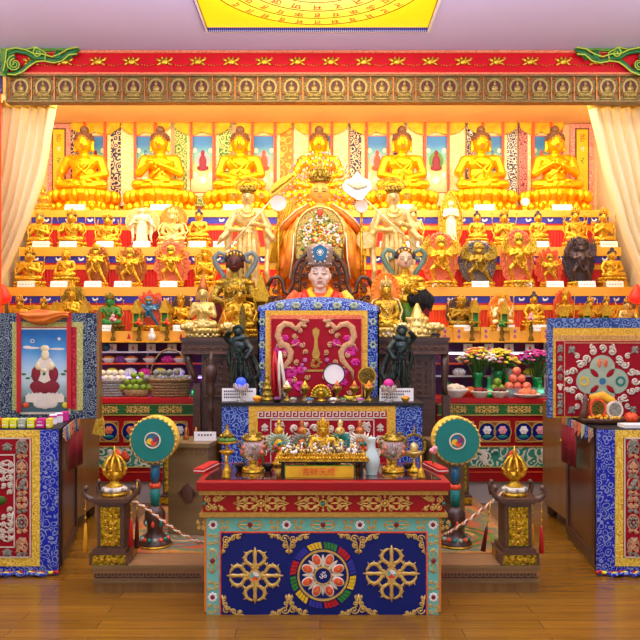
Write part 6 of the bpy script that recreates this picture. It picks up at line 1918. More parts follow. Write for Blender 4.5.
# gold corner sprays
for (cx_, cy_, sx, sz, w, h_) in ((222, 534, 1, -1, 20, 20), (425, 534, -1, -1, 20, 20), (222, 615, 1, 1, 22, 20), (425, 615, -1, 1, 22, 20),
                                  (289, 534, 1, -1, 21, 20), (289, 534, -1, -1, 21, 20), (358.5, 534, 1, -1, 21, 20), (358.5, 534, -1, -1, 21, 20), (289, 615, 1, 1, 20, 21), (289, 615, -1, 1, 20, 21), (358.5, 615, 1, 1, 20, 21), (358.5, 615, -1, 1, 20, 21)):
    V = MB(); corner(V, X(cx_, z), H(cy_, z), w * kk, h_ * kk, sx, sz, z - .001, .0045); V.build('corner_filigree', 'relief_gold', T, True)

# ---------------------------------------------------------------- things on the front table
ti = 4.26
def pxh(py, zz=ti): return H(py, zz)
# little palace mandala in the middle
T = thing('offering_mandala', 'gold jewelled mandala stand with a rippled edge on a black table frame', 'ornament', (X(322, ti), ti, FT)); k = ti / 720
m = MB(); m.box(-42 * k, 42 * k, -.12, .12, 13 * k, 15 * k); m.box(-40 * k, -37.5 * k, -.11, .11, 0, 13 * k); m.box(37.5 * k, 40 * k, -.11, .11, 0, 13 * k); m.build('black_frame', 'black', T)
m = MB(); m.box(-46 * k, 46 * k, -.13, .13, 15 * k, 17 * k)
for i in range(30): m.ell((-44 * k + i * 3.03 * k, -.13, 18 * k), (1.35 * k, 1.3 * k, 1.7 * k), 7, 5)
m.box(-43 * k, 43 * k, -.11, .12, 17 * k, 20 * k)
for i in range(38): m.ell((-41 * k + i * 2.2 * k, -.10, 21 * k), (1.0 * k, 1.2 * k, 1.5 * k), 6, 4)
m.build('gold_tray', 'gold', T)
m = MB(); rr = random.Random(9)
for i in range(190):
    px = rr.uniform(-39, 39); m.mi = rr.choice((0, 0, 1, 2, 2)); s_ = rr.uniform(.9, 1.9)
    m.ell((px * k, rr.uniform(-.10, .06), (21 + rr.uniform(0, 5)) * k), (s_ * k, s_ * k, s_ * 1.2 * k), 6, 4)
for i in range(18):
    a = i; m.mi = (i % 3); m.tube([((-38 + 4.4 * i) * k, -.03, 20 * k), ((-38 + 4.4 * i + .5) * k, -.03, (28 + 2 * (i % 3)) * k)], [1 * k, .5 * k], 6); m.ell(((-38 + 4.4 * i + .5) * k, -.03, (28 + 2 * (i % 3)) * k), 1.2 * k, 6, 4)
m.build('jewel_heap', ['pale_gold', 'white', 'silver'], T)
sg = thing('calligraphy_plaque', 'yellow plaque with four small red characters leaning under the gold mandala', 'sign', (X(319.5, ti), ti - .135, FT))
m = MB(); m.box(-33 * k, 33 * k, 0, .008, 0, 10.5 * k); m.build('yellow_board', 'cloth_yellow', sg)
m = MB(); m.box(-34 * k, 34 * k, .006, .014, 0, 11.5 * k); m.build('green_frame', 'carve_green', sg)
text('吉祥天成', 8.2 * k, (-1 * k, -.002, 5 * k), 'coral', 'red_characters', sg, False, .0008)
pp = put('tara', 'deity_statue', 'small bright gold seated goddess rising behind the jewelled mandala on the front table', 'statue', (X(323, 4.46), 4.46, FT), H(417, 4.46) - FT, 40 * 4.46 / 720, mats={'hair': 'gold', 'body': 'gold'})
# celadon vase
lathe_thing('celadon_vase', 'slender pale celadon vase at the right of the front table', 'vase', 372, 0, 4.2, [(5, 0), (5.6, .8), (5.2, 2), (6.8, 6), (8, 12), (8, 16), (6.4, 21), (3.9, 26), (3.3, 30), (3.5, 33.5), (4.7, 37), (4.0, 37), (2.8, 33)], 'celadon', base=FT)
# tall porcelain and gold incense jars
def jar(px, label):
    z = 4.3; k = z / 720; T = thing('offering_jar', label, 'jar', (X(px, z), z, FT))
    m = MB(); m.lathe([(11 * k, 0), (11.5 * k, 1.5 * k), (8 * k, 3 * k), (4 * k, 6 * k), (3 * k, 9 * k), (5.5 * k, 12 * k)], 20)
    for i in range(10): a = i * PI / 5; m.ell((9.5 * k * cos(a), 9.5 * k * sin(a), 3 * k), (1.8 * k, 1.8 * k, 1.8 * k), 7, 5)
    m.build('gold_foot', 'gold', T)
    m = MB(); m.lathe([(5 * k, 11.5 * k), (9.5 * k, 15 * k), (11.5 * k, 21 * k), (11.5 * k, 26 * k), (9 * k, 31 * k)], 22); m.build('porcelain_bowl', 'crystal', T)
    m = MB()
    for i in range(6):
        a = i * PI / 3 + .5
        for (dz, s_, ) in ((20, 2.6), (25, 2.2)): m.mi = i % 2; m.ell((11 * k * cos(a + dz * .05), 11 * k * sin(a + dz * .05), dz * k), (s_ * k, s_ * k, s_ * k), 7, 5)
    m.build('painted_flowers', ['salmon', 'thread_grey'], T)
    m = MB(); m.lathe([(9.6 * k, 31 * k), (10 * k, 32.5 * k), (8 * k, 34 * k), (4 * k, 36.5 * k), (1.2 * k, 38.5 * k), (1.6 * k, 41 * k), (.3 * k, 43.5 * k)], 20)
    for q in (-1, 1):
        m.tube([(q * 11 * k, 0, 28 * k), (q * 15 * k, 0, 31 * k), (q * 14.5 * k, 0, 26 * k), (q * 11.5 * k, 0, 22 * k)], 1 * k, 6); m.ell((q * 9 * k, -.0, 34 * k), (3 * k, 2 * k, 2 * k), 8, 5)
        m.curl(q * 6 * k, 37 * k, 3 * k, 0, q * 1.2, -.02, .8 * k)
    for i in range(12): a = i * PI / 6; m.ell((11.6 * k * cos(a), 11.6 * k * sin(a), 17 * k), 1.4 * k, 6, 4)
    m.build('gold_lid', 'old_gold', T)
jar(253, 'clear glass and gold lidded jar at the left of the front table'); jar(393, 'clear glass and gold lidded jar right of the celadon vase')
# low gold offering stands
def stand(px, label, topcol, z=4.26, h=44):
    k = z / 720; T = thing('offering_stand', label, 'stand', (X(px, z), z, FT))
    m = MB(); m.lathe([(4.5 * k, 0), (4.6 * k, 2 * k), (3 * k, 5 * k), (1.3 * k, 8 * k), (1 * k, 14 * k), (2 * k, 17 * k), (6 * k, 20 * k), (8 * k, 22 * k), (2 * k, 22.5 * k), (1.2 * k, 28 * k), (9 * k, 30 * k), (9.4 * k, 31.5 * k), (3 * k, 31.5 * k)], 20); m.build('stem', 'gold', T)
    m = MB(); m.lathe([(9 * k, 31.5 * k), (8.6 * k, 34 * k), (5 * k, 36 * k)], 18); m.build('tray_food', topcol, T)
    m = MB(); m.lathe([(5.5 * k, 35.5 * k), (5 * k, 39 * k), (2.6 * k, 42 * k), (1.2 * k, h * k), (1.8 * k, (h + 2) * k), (.4 * k, (h + 5) * k)], 16)
    for i in range(7): a = i * 2 * PI / 7; m.ell((6 * k * cos(a), 6 * k * sin(a), 37 * k), 1.8 * k, 7, 5)
    m.build('gold_finial', 'old_gold', T)
stand(227, 'gold pedestal stand with a green rimmed tray at the left end of the front table', 'carve_green')
def ring_lamp(px, label):
    z = 4.3; k = z / 720; T = thing('ring_lamp', label, 'lamp', (X(px, z), z, FT))
    m = MB(); m.lathe([(7 * k, 0), (7.5 * k, 1.5 * k), (3 * k, 4 * k), (1.2 * k, 8 * k), (1 * k, 14 * k)], 16); m.build('foot', 'gold', T)
    m = MB(); m.ring((0, 26 * k), 10 * k, 11.8 * k, -.012, .012, 32)
    for i in range(20): a = i * PI / 10; m.ell((11.5 * k * cos(a), -.012, 26 * k + 11.5 * k * sin(a)), 1 * k, 6, 4)
    for i in range(6): m.ell((0, 0, (38 + 2.2 * i) * k), (1.6 - .25 * i) * k, 7, 5)
    m.build('openwork_ring', 'old_gold', T)
    m = MB(); m.lathe([(2 * k, 14 * k), (7 * k, 18 * k), (8.5 * k, 20 * k), (3 * k, 20 * k)], 16); m.ell((0, 0, 24 * k), (4.5 * k, 4 * k, 5 * k)); m.build('lotus_cup', 'pale_gold', T)
ring_lamp(414, 'gold ring-shaped openwork lamp at the right of the front table')
# small bell shaped lamps in front
for px, lb in ((226, 'small gold bell at the front left of the front table'), (421, 'small gold bell at the front right of the front table')):
    lathe_thing('small_bell', lb, 'bell', px, 0, 4.12, [(4.2, 0), (4.4, 1), (3.6, 3), (3.2, 6), (1.8, 8.5), (.9, 9.5), (.8, 14), (1.3, 15), (.7, 22)], 'gold', base=FT)
# butter sculptures with feathery sides
def torma(px, label, body, wing):
    z = 4.5; k = z / 720; T = thing('butter_sculpture', label, 'sculpture', (X(px, z), z, FT))
    m = MB(); m.lathe([(7 * k, 0), (7 * k, 3 * k), (2.5 * k, 6 * k), (2.5 * k, 13 * k), (7 * k, 17 * k), (8 * k, 22 * k), (4 * k, 27 * k), (3 * k, 30 * k), (5.5 * k, 33 * k), (4 * k, 37 * k), (1.6 * k, 39 * k), (2.6 * k, 42 * k), (.4 * k, 46 * k)], 16); m.build('body', body, T)
    m = MB()
    for i in range(18):
        a = -.9 + (PI + 1.8) * i / 17
        m.tube([(4 * k * cos(a), -.02, 22 * k + 4 * k * sin(a)), (10 * k * cos(a), -.03, 22 * k + 9 * k * sin(a)), (15 * k * cos(a + .12), -.01, 22 * k + 13 * k * sin(a + .12))], [1.2 * k, 1.6 * k, .5 * k], 6, flat=.5)
    m.build('feather_petals', wing, T)
    m = MB()
    for i in range(9): a = i * 2 * PI / 9; m.mi = i % 3; m.ell((6 * k * cos(a), -6 * k * abs(sin(a)) - .01, (20 + 3 * sin(3 * a)) * k), 2 * k, 7, 5)
    m.build('sugar_flowers', ['pink', 'teal', 'coral'], T)
torma(279, 'white-petalled butter sculpture with a yellow top left of the mandala', 'gold', 'thread_mint')
torma(302, 'brown lotus-topped butter sculpture just left of the small gold goddess', 'copper', 'thread_grey')
torma(340, 'green-petalled butter sculpture just right of the small gold goddess', 'pale_gold', 'teal')
torma(360, 'white-petalled butter sculpture with an orange ring behind the celadon vase', 'copper', 'thread_white')
# long red boxes at either end and small jars
for px, q, lb in ((206, 1, 'flat red lacquer box at the left end of the front table'), (436, -1, 'flat red lacquer box at the right end of the front table')):
    T = thing('lacquer_box', lb, 'box', (X(px, 4.36), 4.36, FT), R(-12 * q)); m = MB(); m.box(-.03, .03, -.12, .14, 0, .028); m.mi = 1; m.box(-.032, .032, -.122, .142, .012, .016); m.build('box', ['red', 'white'], T)
for px, lb in ((240, 'small dark bowl left of the left glass jar'), (268, 'small dark bowl between the left glass jar and the mandala'), (409, 'small dark bowl under the ring lamp')):
    bowl_thing(px, 5.5, 6, 'black', 'dark_red', lb, 4.34, FT)
for px, c, lb in ((244, 'pink', 'pink paper flower beside the left glass jar'), (357, 'coral', 'coral paper flower beside the celadon vase'), (263, 'magenta', 'magenta paper flower right of the left glass jar'), (433, 'pink', 'pink paper flower at the right end of the front table')):
    z_ = 4.42; k = z_ / 720; T = thing('paper_flower', lb, 'flower', (X(px, z_), z_, FT)); m = MB(); m.tube([(0, 0, 0), (0, 0, 14 * k)], 1 * k, 6); m.build('stem', 'leaf', T)
    m = MB()
    for i in range(9): a = i * 2.4; q = .3 + .7 * (i / 9); m.ell((3.4 * k * q * cos(a), 3.4 * k * q * sin(a) - .004, 15.5 * k + 2 * k * (i % 3)), (2 * k, 2 * k, 2.2 * k), 7, 5)
    m.build('petals', c, T)

# ================================================================ temple drums
def drum(px, py, r, label, q):
    z = 4.74; k = z / 720; T = thing('temple_drum', label, 'drum', (X(px, z), z, PH + .006)); zb = PH + .006
    cx = X(px, z); cz = H(py, z)
    m = MB(); T0 = Matrix.Translation((cx, z, cz)) @ Matrix.Rotation(PI / 2, 4, 'X') @ Matrix.Rotation(0, 4, 'Z')
    m.T = T0; m.lathe([(r * k * .97, -.14), (r * k * 1.04, -.12), (r * k * 1.06, -.05), (r * k * 1.04, .0), (r * k * .98, .004)], 40); m.T = None
    m.build('shell', 'broc_yellow', T, True)
    m = MB(); m.disc((cx, cz), r * k * .97, z - .012, z, 48); m.disc((cx, cz), r * k * .97, z + .138, z + .146, 48); m.build('skin', 'teal', T, True)
    m = MB()
    for i in range(28):
        a = 2 * PI * i / 28; m.ell((cx + r * 1.02 * k * cos(a), z - .002, cz + r * 1.02 * k * sin(a)), (1.5 * k, 1.4 * k, 1.5 * k), 7, 5)
    m.build('studs', 'relief_gold', T, True)
    m = MB(); m.ring((cx, cz), 7.0 * k, 8.2 * k, z - .018, z - .010, 36); m.mi = 1
    for j in range(4):
        m.mi = 1 + j
        pts = []
        for i in range(9): f = i / 8; a = j * PI / 2 + f * 1.9; pts.append((cx + 7 * k * f * cos(a), cz + 7 * k * f * sin(a)))
        for i in range(9): f = 1 - i / 8; a = (j + 1) * PI / 2 + f * 1.9; pts.append((cx + 7 * k * f * cos(a), cz + 7 * k * f * sin(a)))
        m.prism(pts[:-1], z - .015, z - .010)
    m.build('swirl_emblem', ['offwhite', 'gem_blue', 'yellow', 'coral', 'purple'], T, True)
    hb = lambda y: H(y, z) - zb
    zs = cz - r * k - zb
    top = zs + .01
    m = MB(); m.T = Matrix.Translation((cx, z + .06, zb))
    m.lathe([(5 * k, top - 6 * k), (4.4 * k, top - 2 * k), (2.6 * k, top)], 16); m.mi = 1; m.lathe([(4 * k, top - 24 * k), (5 * k, top - 14 * k), (4.6 * k, top - 6 * k)], 16); m.mi = 2; m.lathe([(5 * k, top - 29 * k), (6 * k, top - 27 * k), (5 * k, top - 24 * k)], 16)
    m.mi = 3; m.lathe([(4 * k, top - 47 * k), (5 * k, top - 38 * k), (4.8 * k, top - 29 * k)], 16)
    m.build('painted_pole', ['slate', 'gem_blue', 'coral', 'teal'], T, True)
    m = MB(); m.T = Matrix.Translation((cx, z + .06, zb)); pb = top - 47 * k
    m.lathe([(16 * k, 0), (17 * k, 1.5 * k), (16 * k, 4 * k), (11 * k, 9 * k), (7.5 * k, 14 * k), (8 * k, 18 * k), (10.5 * k, 24 * k), (10 * k, pb * .85), (6 * k, pb), (4 * k, pb + .5 * k)], 28); m.build('foot', 'dark_wood', T, True)
    m = MB()
    for i in range(14):
        a = 2 * PI * i / 14; m.mi = i % 3; m.ell((cx + 13 * k * cos(a), z + .06 + 13 * k * sin(a), zb + 7.5 * k), (2.6 * k, 2.6 * k, 2.4 * k), 7, 5)
    for i in range(8):
        a = 2 * PI * i / 8; m.mi = i % 3; m.ell((cx + 10.3 * k * cos(a), z + .06 + 10.3 * k * sin(a), zb + 23 * k), (1.8 * k, 1.8 * k, 3.4 * k), 7, 5)
    m.build('painted_petals', ['coral', 'teal', 'thread_mint'], T, True)
    m = MB(); m.T = Matrix.Translation((cx, z + .06, zb)); m.lathe([(16.6 * k, .0), (17.6 * k, .8 * k), (17 * k, 2 * k)], 28); m.build('gold_foot_ring', 'gold', T, True)
drum(153, 440, 22.3, 'green-faced round drum on a painted stand, left of the front table', -1)
drum(457, 441, 22.6, 'green-faced round drum on a painted stand, right of the front table', 1)
for px, q, lb in ((172, 1, 'twisted white and red cord hanging across behind the left drum'), ):
    pass
def braid(pts, z, label):
    k = z / 720; T = thing('braided_cord', label, 'cord', W3(pts[0][0], pts[0][1], z)); b = PB(z); fine = []
    for (a, c) in zip(pts[:-1], pts[1:]):
        for i in range(14): f = i / 14; fine.append((a[0] + (c[0] - a[0]) * f, a[1] + (c[1] - a[1]) * f - 0 * f, 0))
    for ph, mi in ((0, 0), (PI, 1)):
        b.mi = mi
        b.tube([(X(p[0], z) + .005 * cos(i * 1.1 + ph), z + .006 * sin(i * 1.1 + ph), H(p[1], z) + .005 * sin(i * 1.1 + ph)) for i, p in enumerate(fine)], .0055, 5)
    b.build('cord', ['offwhite', 'copper'], T, True)
braid([(129, 498), (145, 507), (162, 520), (180, 533), (203, 544)], 4.44, 'twisted pale cord strung from the left gold post towards the front table')
braid([(504, 492), (488, 505), (470, 519), (452, 531), (446, 534)], 4.44, 'twisted pale cord strung from the right gold post towards the front table')

# ================================================================ gold-finialled posts on the platform corners
def post(px, label):
    z = 4.52; k = z / 720; T = thing('lantern_post', label, 'post', (X(px, z), z, PH))
    b0 = PH; g = lambda y: H(y, z) - b0
    m = MB(); m.box(-18 * k, 18 * k, -.12, .12, 0, 10.5 * k); m.build('gold_base', 'panel_gold', T)
    m = MB(); m.box(-19 * k, 19 * k, -.125, .125, 9.8 * k, 11 * k); m.box(-16 * k, 16 * k, -.11, .11, 11 * k, 15 * k); m.box(-13 * k, 13 * k, -.085, .085, 15 * k, 58 * k)
    m.box(-16 * k, 16 * k, -.10, .10, 58 * k, 60.5 * k); m.box(-19 * k, 19 * k, -.12, .12, 60.5 * k, 64 * k)
    m.box(-19 * k, -16.5 * k, -.125, .0, 0, 10 * k); m.box(16.5 * k, 19 * k, -.125, 0, 0, 10 * k)
    m.build('brown_shaft', 'ped_brown', T)
    m = MB(); m.box(-9.5 * k, 9.5 * k, -.091, -.085, 17 * k, 55 * k)
    m.mi = 1
    for r in range(6):
        for c in (-1, 1): m.curl(c * 4.4 * k, (20.5 + 6.4 * r) * k, 2.9 * k, r, c * 1.3, -.092, .8 * k)
        m.ell((0, -.092, (20 + 6.4 * r) * k), (2 * k, .006, 2.3 * k), 8, 5)
    m.ring((0, 36 * k), 0.0, 0.001, -.09, -.089, 4)
    for i in range(5): m.curl((-13 + 6.5 * i) * k, 5 * k, 2.7 * k, i, 1.2, -.121, .8 * k)
    m.build('carved_gold_panel', ['panel_gold', 'gold'], T)
    for q in (-1, 1):
        for y_, s_ in ((-.10, 1), (.09, .85)):
            m = MB(); m.tube([(q * 15 * k, y_, 63 * k), (q * 20 * k, y_, 63.5 * k), (q * 24 * k * s_, y_, 67 * k), (q * 25.5 * k * s_, y_, 72 * k), (q * 23 * k * s_, y_, 74.5 * k), (q * 21 * k * s_, y_, 73 * k)], [3.2 * k, 3 * k, 2.6 * k, 2.2 * k, 2.2 * k, 2 * k], 9); m.ell((q * 23.4 * k * s_, y_, 74.2 * k), 2.7 * k, 9, 7)
            m.build('curled_corner', 'ped_brown', T)
    m = MB(); m.lathe([(12 * k, 64 * k), (12.5 * k, 66 * k), (9 * k, 68 * k)], 18); m.lathe([(8 * k, 72 * k), (9 * k, 74 * k), (5 * k, 76 * k), (4 * k, 79 * k), (7 * k, 81 * k), (10 * k, 87 * k)], 18)
    for i in range(8):
        a = i * PI / 4; m.tube([(4 * k * cos(a), 4 * k * sin(a), 80 * k), (10.5 * k * cos(a), 10.5 * k * sin(a), 86 * k), (10.5 * k * cos(a), 10.5 * k * sin(a), 94 * k), (7 * k * cos(a), 7 * k * sin(a), 100 * k), (2 * k * cos(a), 2 * k * sin(a), 104 * k)], [1.4 * k, 1.7 * k, 1.7 * k, 1.4 * k, .8 * k], 6)
        m.ell((11.5 * k * cos(a), 11.5 * k * sin(a), 90 * k), 1.6 * k, 7, 5)
    m.lathe([(3 * k, 79 * k), (3.6 * k, 86 * k), (2 * k, 94 * k), (2.4 * k, 104 * k), (.4 * k, 113 * k)], 12)
    m.build('crown_finial', 'gold', T)
    m = MB(); m.lathe([(10 * k, 67.5 * k), (11.5 * k, 69.5 * k), (10 * k, 72.5 * k)], 18)
    for i in range(12): m.mi = i % 2; a = i * PI / 6; m.ell((11 * k * cos(a), 11 * k * sin(a), 70 * k), 2.1 * k, 7, 5)
    m.build('white_lotus', ['offwhite', 'thread_grey'], T)
    m = MB(); m.ell((1.5 * k, .04, 104 * k), (3 * k, 2 * k, 4.5 * k), 10, 8); m.build('red_jewel', 'coral', T)
    return T
post(114.5, 'brown and gold post with a crown-shaped gold finial at the left corner of the platform')
post(514.5, 'brown and gold post with a crown-shaped gold finial at the right corner of the platform')
def tassel(px, y0, y1, z, c, label, top='gold', lean=0):
    k = z / 720; T = thing('hanging_tassel', label, 'tassel', W3(px, y0, z)); b = PB(z)
    b.tb([(px, y0), (px + lean * .5, y0 + (y1 - y0) * .5)], .45, 5); 
    for f in (.25, .4, .52): b.el(px + lean * f, y0 + (y1 - y0) * f, 1.2, 1.2, 1.4, 0, 7, 5)
    b.build('cord', top, T, True)
    b = PB(z); b.tb([(px + lean * .5, y0 + (y1 - y0) * .5), (px + lean * .6, y0 + (y1 - y0) * .6), (px + lean, y1)], [1, 1.6, 2.6], 9); b.build('fringe', c, T, True)
tassel(85.5, 495, 552, 4.42, 'cloth_yellow', 'yellow tassel hanging left of the left gold-finialled post')
tassel(131, 490, 547, 4.44, 'red', 'red tassel hanging right of the left gold-finialled post')
tassel(137, 482, 548, 4.5, 'dark_red', 'dark red tassel between the left post and the left drum')
tassel(541.5, 498, 553, 4.42, 'red', 'red tassel hanging right of the right gold-finialled post')
tassel(491, 500, 551, 4.42, 'dark_red', 'large leaning red tassel left of the right gold-finialled post', lean=-8)
tassel(532, 503, 544, 4.6, 'cloth_yellow', 'thin yellow tassel behind the right gold-finialled post')

# ================================================================ bench, candle column, gold panelled stands behind
def bench(label, x0, x1, rz, q):
    z = 5.25; T = thing('carved_bench_chest', label, 'chest', (X((x0 + x1) / 2, z), z, PH + .006), rz); w = (x1 - x0) * z / 720 / 2; h = .755 - PH - .006 + .06
    m = MB(); m.box(-w, w, -.22, .10, 0, h - .03); m.build('body', 'bench_wood', T)
    m = MB(); m.box(-w - .015, w + .015, -.24, .11, h - .03, h); m.build('top_board', 'bench_wood', T)
    m = MB(); n = int(2 * w / .035)
    for i in range(n): x = -w + .03 + (2 * w - .06) * i / max(1, n - 1); m.prism([(x - .013, h - .05), (x + .013, h - .05), (x, h - .075)], -.227, -.22)
    m.box(-w, w, -.228, -.22, h - .046, h - .036)
    m.build('notched_frieze', 'light_wood', T)
    m = MB(); m.ell((0 + q * .0, -.222, h * .45), (.05, .008, .07), 8, 6); m.ring((0, h * .45), .06, .075, -.23, -.22, 4); m.build('carved_diamond', 'carved_wood', T)
    return T, h
bench('pale carved wooden chest between the left drum and the front table', 178, 217, R(-8), -1)
bench('pale carved wooden chest between the front table and the right drum', 427, 455, R(8), 1)
for px, lb in ((206, 'white printed card on the pale chest left of the front table'), ):
    z_ = 5.14; k = z_ / 720; T = thing('printed_card', lb, 'card', (X(px, z_), z_, .755 + .06)); m = MB(); m.box(-12 * k, 10 * k, 0, .006, 0, 9 * k); m.box(-12 * k, 10 * k, .006, .05, 0, .006); m.build('card', 'white', T)
    m = MB()
    for i in range(5): m.box((-8 + 3 * i) * k, (-6.3 + 3 * i) * k, -.002, 0, 5 * k, 6.6 * k)
    m.build('lettering', 'hair_blue', T)
for px, lb in ((186, 'tiny copper pot left of the white card on the pale chest'), (196, 'tiny brass spoon stand behind the white card on the pale chest')):
    lathe_thing('tiny_pot', lb, 'pot', px, 0, 5.22, [(2.5, 0), (3, 3), (1.6, 5), (1.8, 7), (.5, 12)], 'copper', base=.755 + .06)
lathe_thing('carved_candle_column', 'dark turned wooden column standing before the left dark table', 'column', 211, 0, 5.7, [(6, 0), (6, 3), (3, 6), (2.4, 20), (4, 24), (2.4, 28), (2.6, 44), (4.4, 48), (2.4, 52), (2.6, 62), (4.5, 66), (2.2, 70), (4.6, 76), (6.4, 84), (5.6, 90), (2.2, 93), (4.6, 97), (2, 100), (.6, 106)], 'dark_wood', base=H(457, 5.7))
_cc = bpy.data.objects['carved_candle_column']
m = MB(); k = 5.7 / 720; m.box(-.07, .07, -.07, .07, PH + .006 - _cc.location.z, 0); m.build('pedestal', 'dark_wood', _cc)
def gold_stand(x0, x1, label):
    z = 5.9; T = thing('gold_panel_stand', label, 'stand', (X((x0 + x1) / 2, z), z, PH + .006)); k = z / 720; w = (x1 - x0) / 2 * k; h = H(452, z) - PH
    m = MB(); m.box(-w, w, 0, .2, 0, 10 * k); m.box(-w * .8, w * .8, .02, .18, 10 * k, h - .02); m.box(-w, w, 0, .2, h - .02, h); m.build('body', 'ped_brown', T)
    m = MB(); m.box(-w * .62, w * .62, .012, .02, 14 * k, h - .04); m.box(-w * .95, w * .95, -.006, 0, 2 * k, 8 * k); m.mi = 1
    for r in range(5): m.curl(-w * .3, (17 + 5.4 * r) * k, 2.2 * k, r, 1.2, .01, .7 * k); m.curl(w * .3, (17 + 5.4 * r) * k, 2.2 * k, r, -1.2, .01, .7 * k)
    m.build('gold_panel', ['panel_gold', 'gold'], T)
gold_stand(160, 182, 'small gold panelled stand behind the left drum'); gold_stand(446, 472, 'small gold panelled stand behind the right drum')
# ================================================================ red painted cabinets under the offering shelves
CT = H(398, 6.7)
def red_cabinet(x0, x1, label, panels):
    z = 6.7; T = thing('red_painted_cabinet', label, 'cabinet', ((x0 + x1) / 2, z, 0)); k = z / 720
    m = MB(); m.box(x0 + .02, x1 - .02, z + .03, 7.1, 0, H(481.5, z)); m.build('grey_plinth', 'plinth_grey', T, True)
    m = MB(); m.box(x0, x1, z, 7.1, H(481.5, z), CT - .045); m.build('body', 'table_red', T, True)
    m = MB(); m.box(x0 - .03, x1 + .03, z - .03, 7.12, CT - .045, CT); m.build('top_slab', 'red', T, True)
    m = MB(); m.box(x0 + .01, x1 - .01, z - .012, z, H(414.5, z), H(404.5, z)); m.mi = 1; n = int((x1 - x0) / .30)
    for i in range(n + 1):
        cx = x0 + .16 + i * .30
        if cx > x1 - .1: break
        filigree(m, cx, H(409.5, z), .24, .075, z - .014, .0055)
    m.mi = 1; m.box(x0, x1, z - .016, z, H(404.8, z), H(403.6, z)); m.box(x0, x1, z - .016, z, H(415.4, z), H(414.4, z))
    m.build('carved_frieze', ['carve_green_dark', 'relief_gold'], T, True)
    for (a, c_) in panels:
        m = MB(); xa, xc = X(a, z), X(c_, z); t, bt = H(421, z), H(442, z)
        m.box(xa, xc, z - .008, z, bt, t); m.mi = 1
        for (p, q, r, s_) in ((xa, xc, t - .01, t), (xa, xc, bt, bt + .01), (xa, xa + .01, bt, t), (xc - .01, xc, bt, t)): m.box(p, q, z - .014, z, r, s_)
        m.build('framed_panel', ['copper', 'relief_gold'], T, True)
        nn = 2 if c_ - a > 24 else 1
        for i in range(nn):
            cx = xa + (xc - xa) * (i + .5) / nn; cz = (t + bt) / 2
            m = MB(); m.disc((cx, cz), 8.4 * k, z - .014, z - .008, 24, 1.06); m.mi = 1; m.ring((cx, cz), 8.2 * k, 9 * k, z - .018, z - .008, 28, 1.06)
            m.mi = 2 + (i + int(a)) % 3
            for j in range(6): m.ell((cx + 2.6 * k * cos(j * PI / 3), z - .016, cz + 1.5 * k + 2.6 * k * sin(j * PI / 3)), (1.9 * k, .004, 1.9 * k), 7, 5)
            m.ell((cx, z - .018, cz + 1.5 * k), (2 * k, .005, 2 * k), 7, 5)
            m.mi = 5; m.ell((cx, z - .016, cz - 5 * k), (5 * k, .004, 1.8 * k), 8, 5)
            m.build('emblem_roundel', ['table_blue', 'relief_gold', 'pink', 'salmon', 'white', 'teal'], T, True)
    m = MB(); m.box(x0 + .03, x1 - .03, z - .006, z, H(466.5, z), H(447, z)); m.mi = 1
    for (r, s_) in ((H(447, z), H(446, z)), (H(467.4, z), H(466.4, z))): m.box(x0 + .02, x1 - .02, z - .014, z, r, s_)
    m.mi = 2
    for px in ((112, 196) if x0 < 0 else (484, 545)):
        for j in range(4): m.curl(X(px + (j % 2) * 4 - 2, z), H(452 + j * 3.5, z), 2.8 * k, j, 1.2, z - .01, .9 * k)
        m.ell((X(px, z), z - .012, H(457, z)), (3 * k, .005, 6 * k), 8, 6)
    m.mi = 3; pj = X(125 if x0 < 0 else 511, z); m.lathe([(4.5 * k, 0), (5.5 * k, 3 * k), (3 * k, 7 * k), (.3 * k, 10 * k)], 10, (pj, z - .01, H(460, z)), 1, .3)
    m.build('landscape_carving', ['carve_scene', 'relief_gold', 'offwhite', 'coral'], T, True)
    m = MB(); m.box(x0, x1, z - .006, z, H(472.5, z), H(471.6, z)); m.build('thin_moulding', 'coral', T, True)
red_cabinet(-2.75, X(199, 6.7), 'red painted cabinet with gold and green carving behind the left drum', [(100, 119), (124, 152), (157, 188)])
red_cabinet(X(437, 6.7), 2.75, 'red painted cabinet with gold and green carving behind the right drum', [(442, 474), (479, 510), (515, 548)])

# ---- offerings on the cabinets
zf = 6.85
def frng(): return rnd.uniform(0, 6.28)
def basket(px, w, h, label, handle, fill, fillmat, z=zf, mat='wicker'):
    k = z / 720; T = thing('wicker_basket', label, 'basket', (X(px, z), z, CT)); w *= k; h *= k
    m = MB(); m.lathe([(w * .40, 0), (w * .44, .01), (w * .5, h), (w * .47, h), (w * .38, .02)], 28, (0, 0, 0), 1, .5)
    for j in range(6):
        f = (j + .5) / 6; r_ = w * (.42 + .08 * f)
        m.tube([(r_ * cos(2 * PI * i / 44), .5 * r_ * sin(2 * PI * i / 44) + (.004 if i % 2 else -.004), h * f + .004 * (1 if (i + j) % 2 else -1)) for i in range(44)], h * .075, 5, True)
    m.tube([(w * .5 * cos(2 * PI * i / 30), w * .25 * sin(2 * PI * i / 30), h) for i in range(30)], h * .09, 6, True)
    m.build('woven_body', mat, T)
    if handle:
        m = MB(); m.tube([(-w * .48 * cos(PI * i / 14), 0, h * .9 + handle * k * sin(PI * i / 14)) for i in range(15)], .008, 6); m.build('handle', 'wicker', T)
    return T
basket(112, 26, 16, 'cream lace-wrapped basket of sweets at the left of the red cabinet', 0, 0, 0, mat='grey_cloth')
basket(170, 42, 17, 'large wicker basket with a tall arched handle on the left red cabinet', 32, 0, 0)
def tray(px, w, label, z=zf, mat='wicker', h=4):
    k = z / 720; T = thing('fruit_tray', label, 'tray', (X(px, z), z, CT)); m = MB(); m.lathe([(w * .35 * k, 0), (w * .4 * k, 1 * k), (w * .5 * k, h * k), (w * .47 * k, h * k), (w * .36 * k, 1.5 * k)], 24, (0, 0, 0), 1, .55); m.build('tray', mat, T)
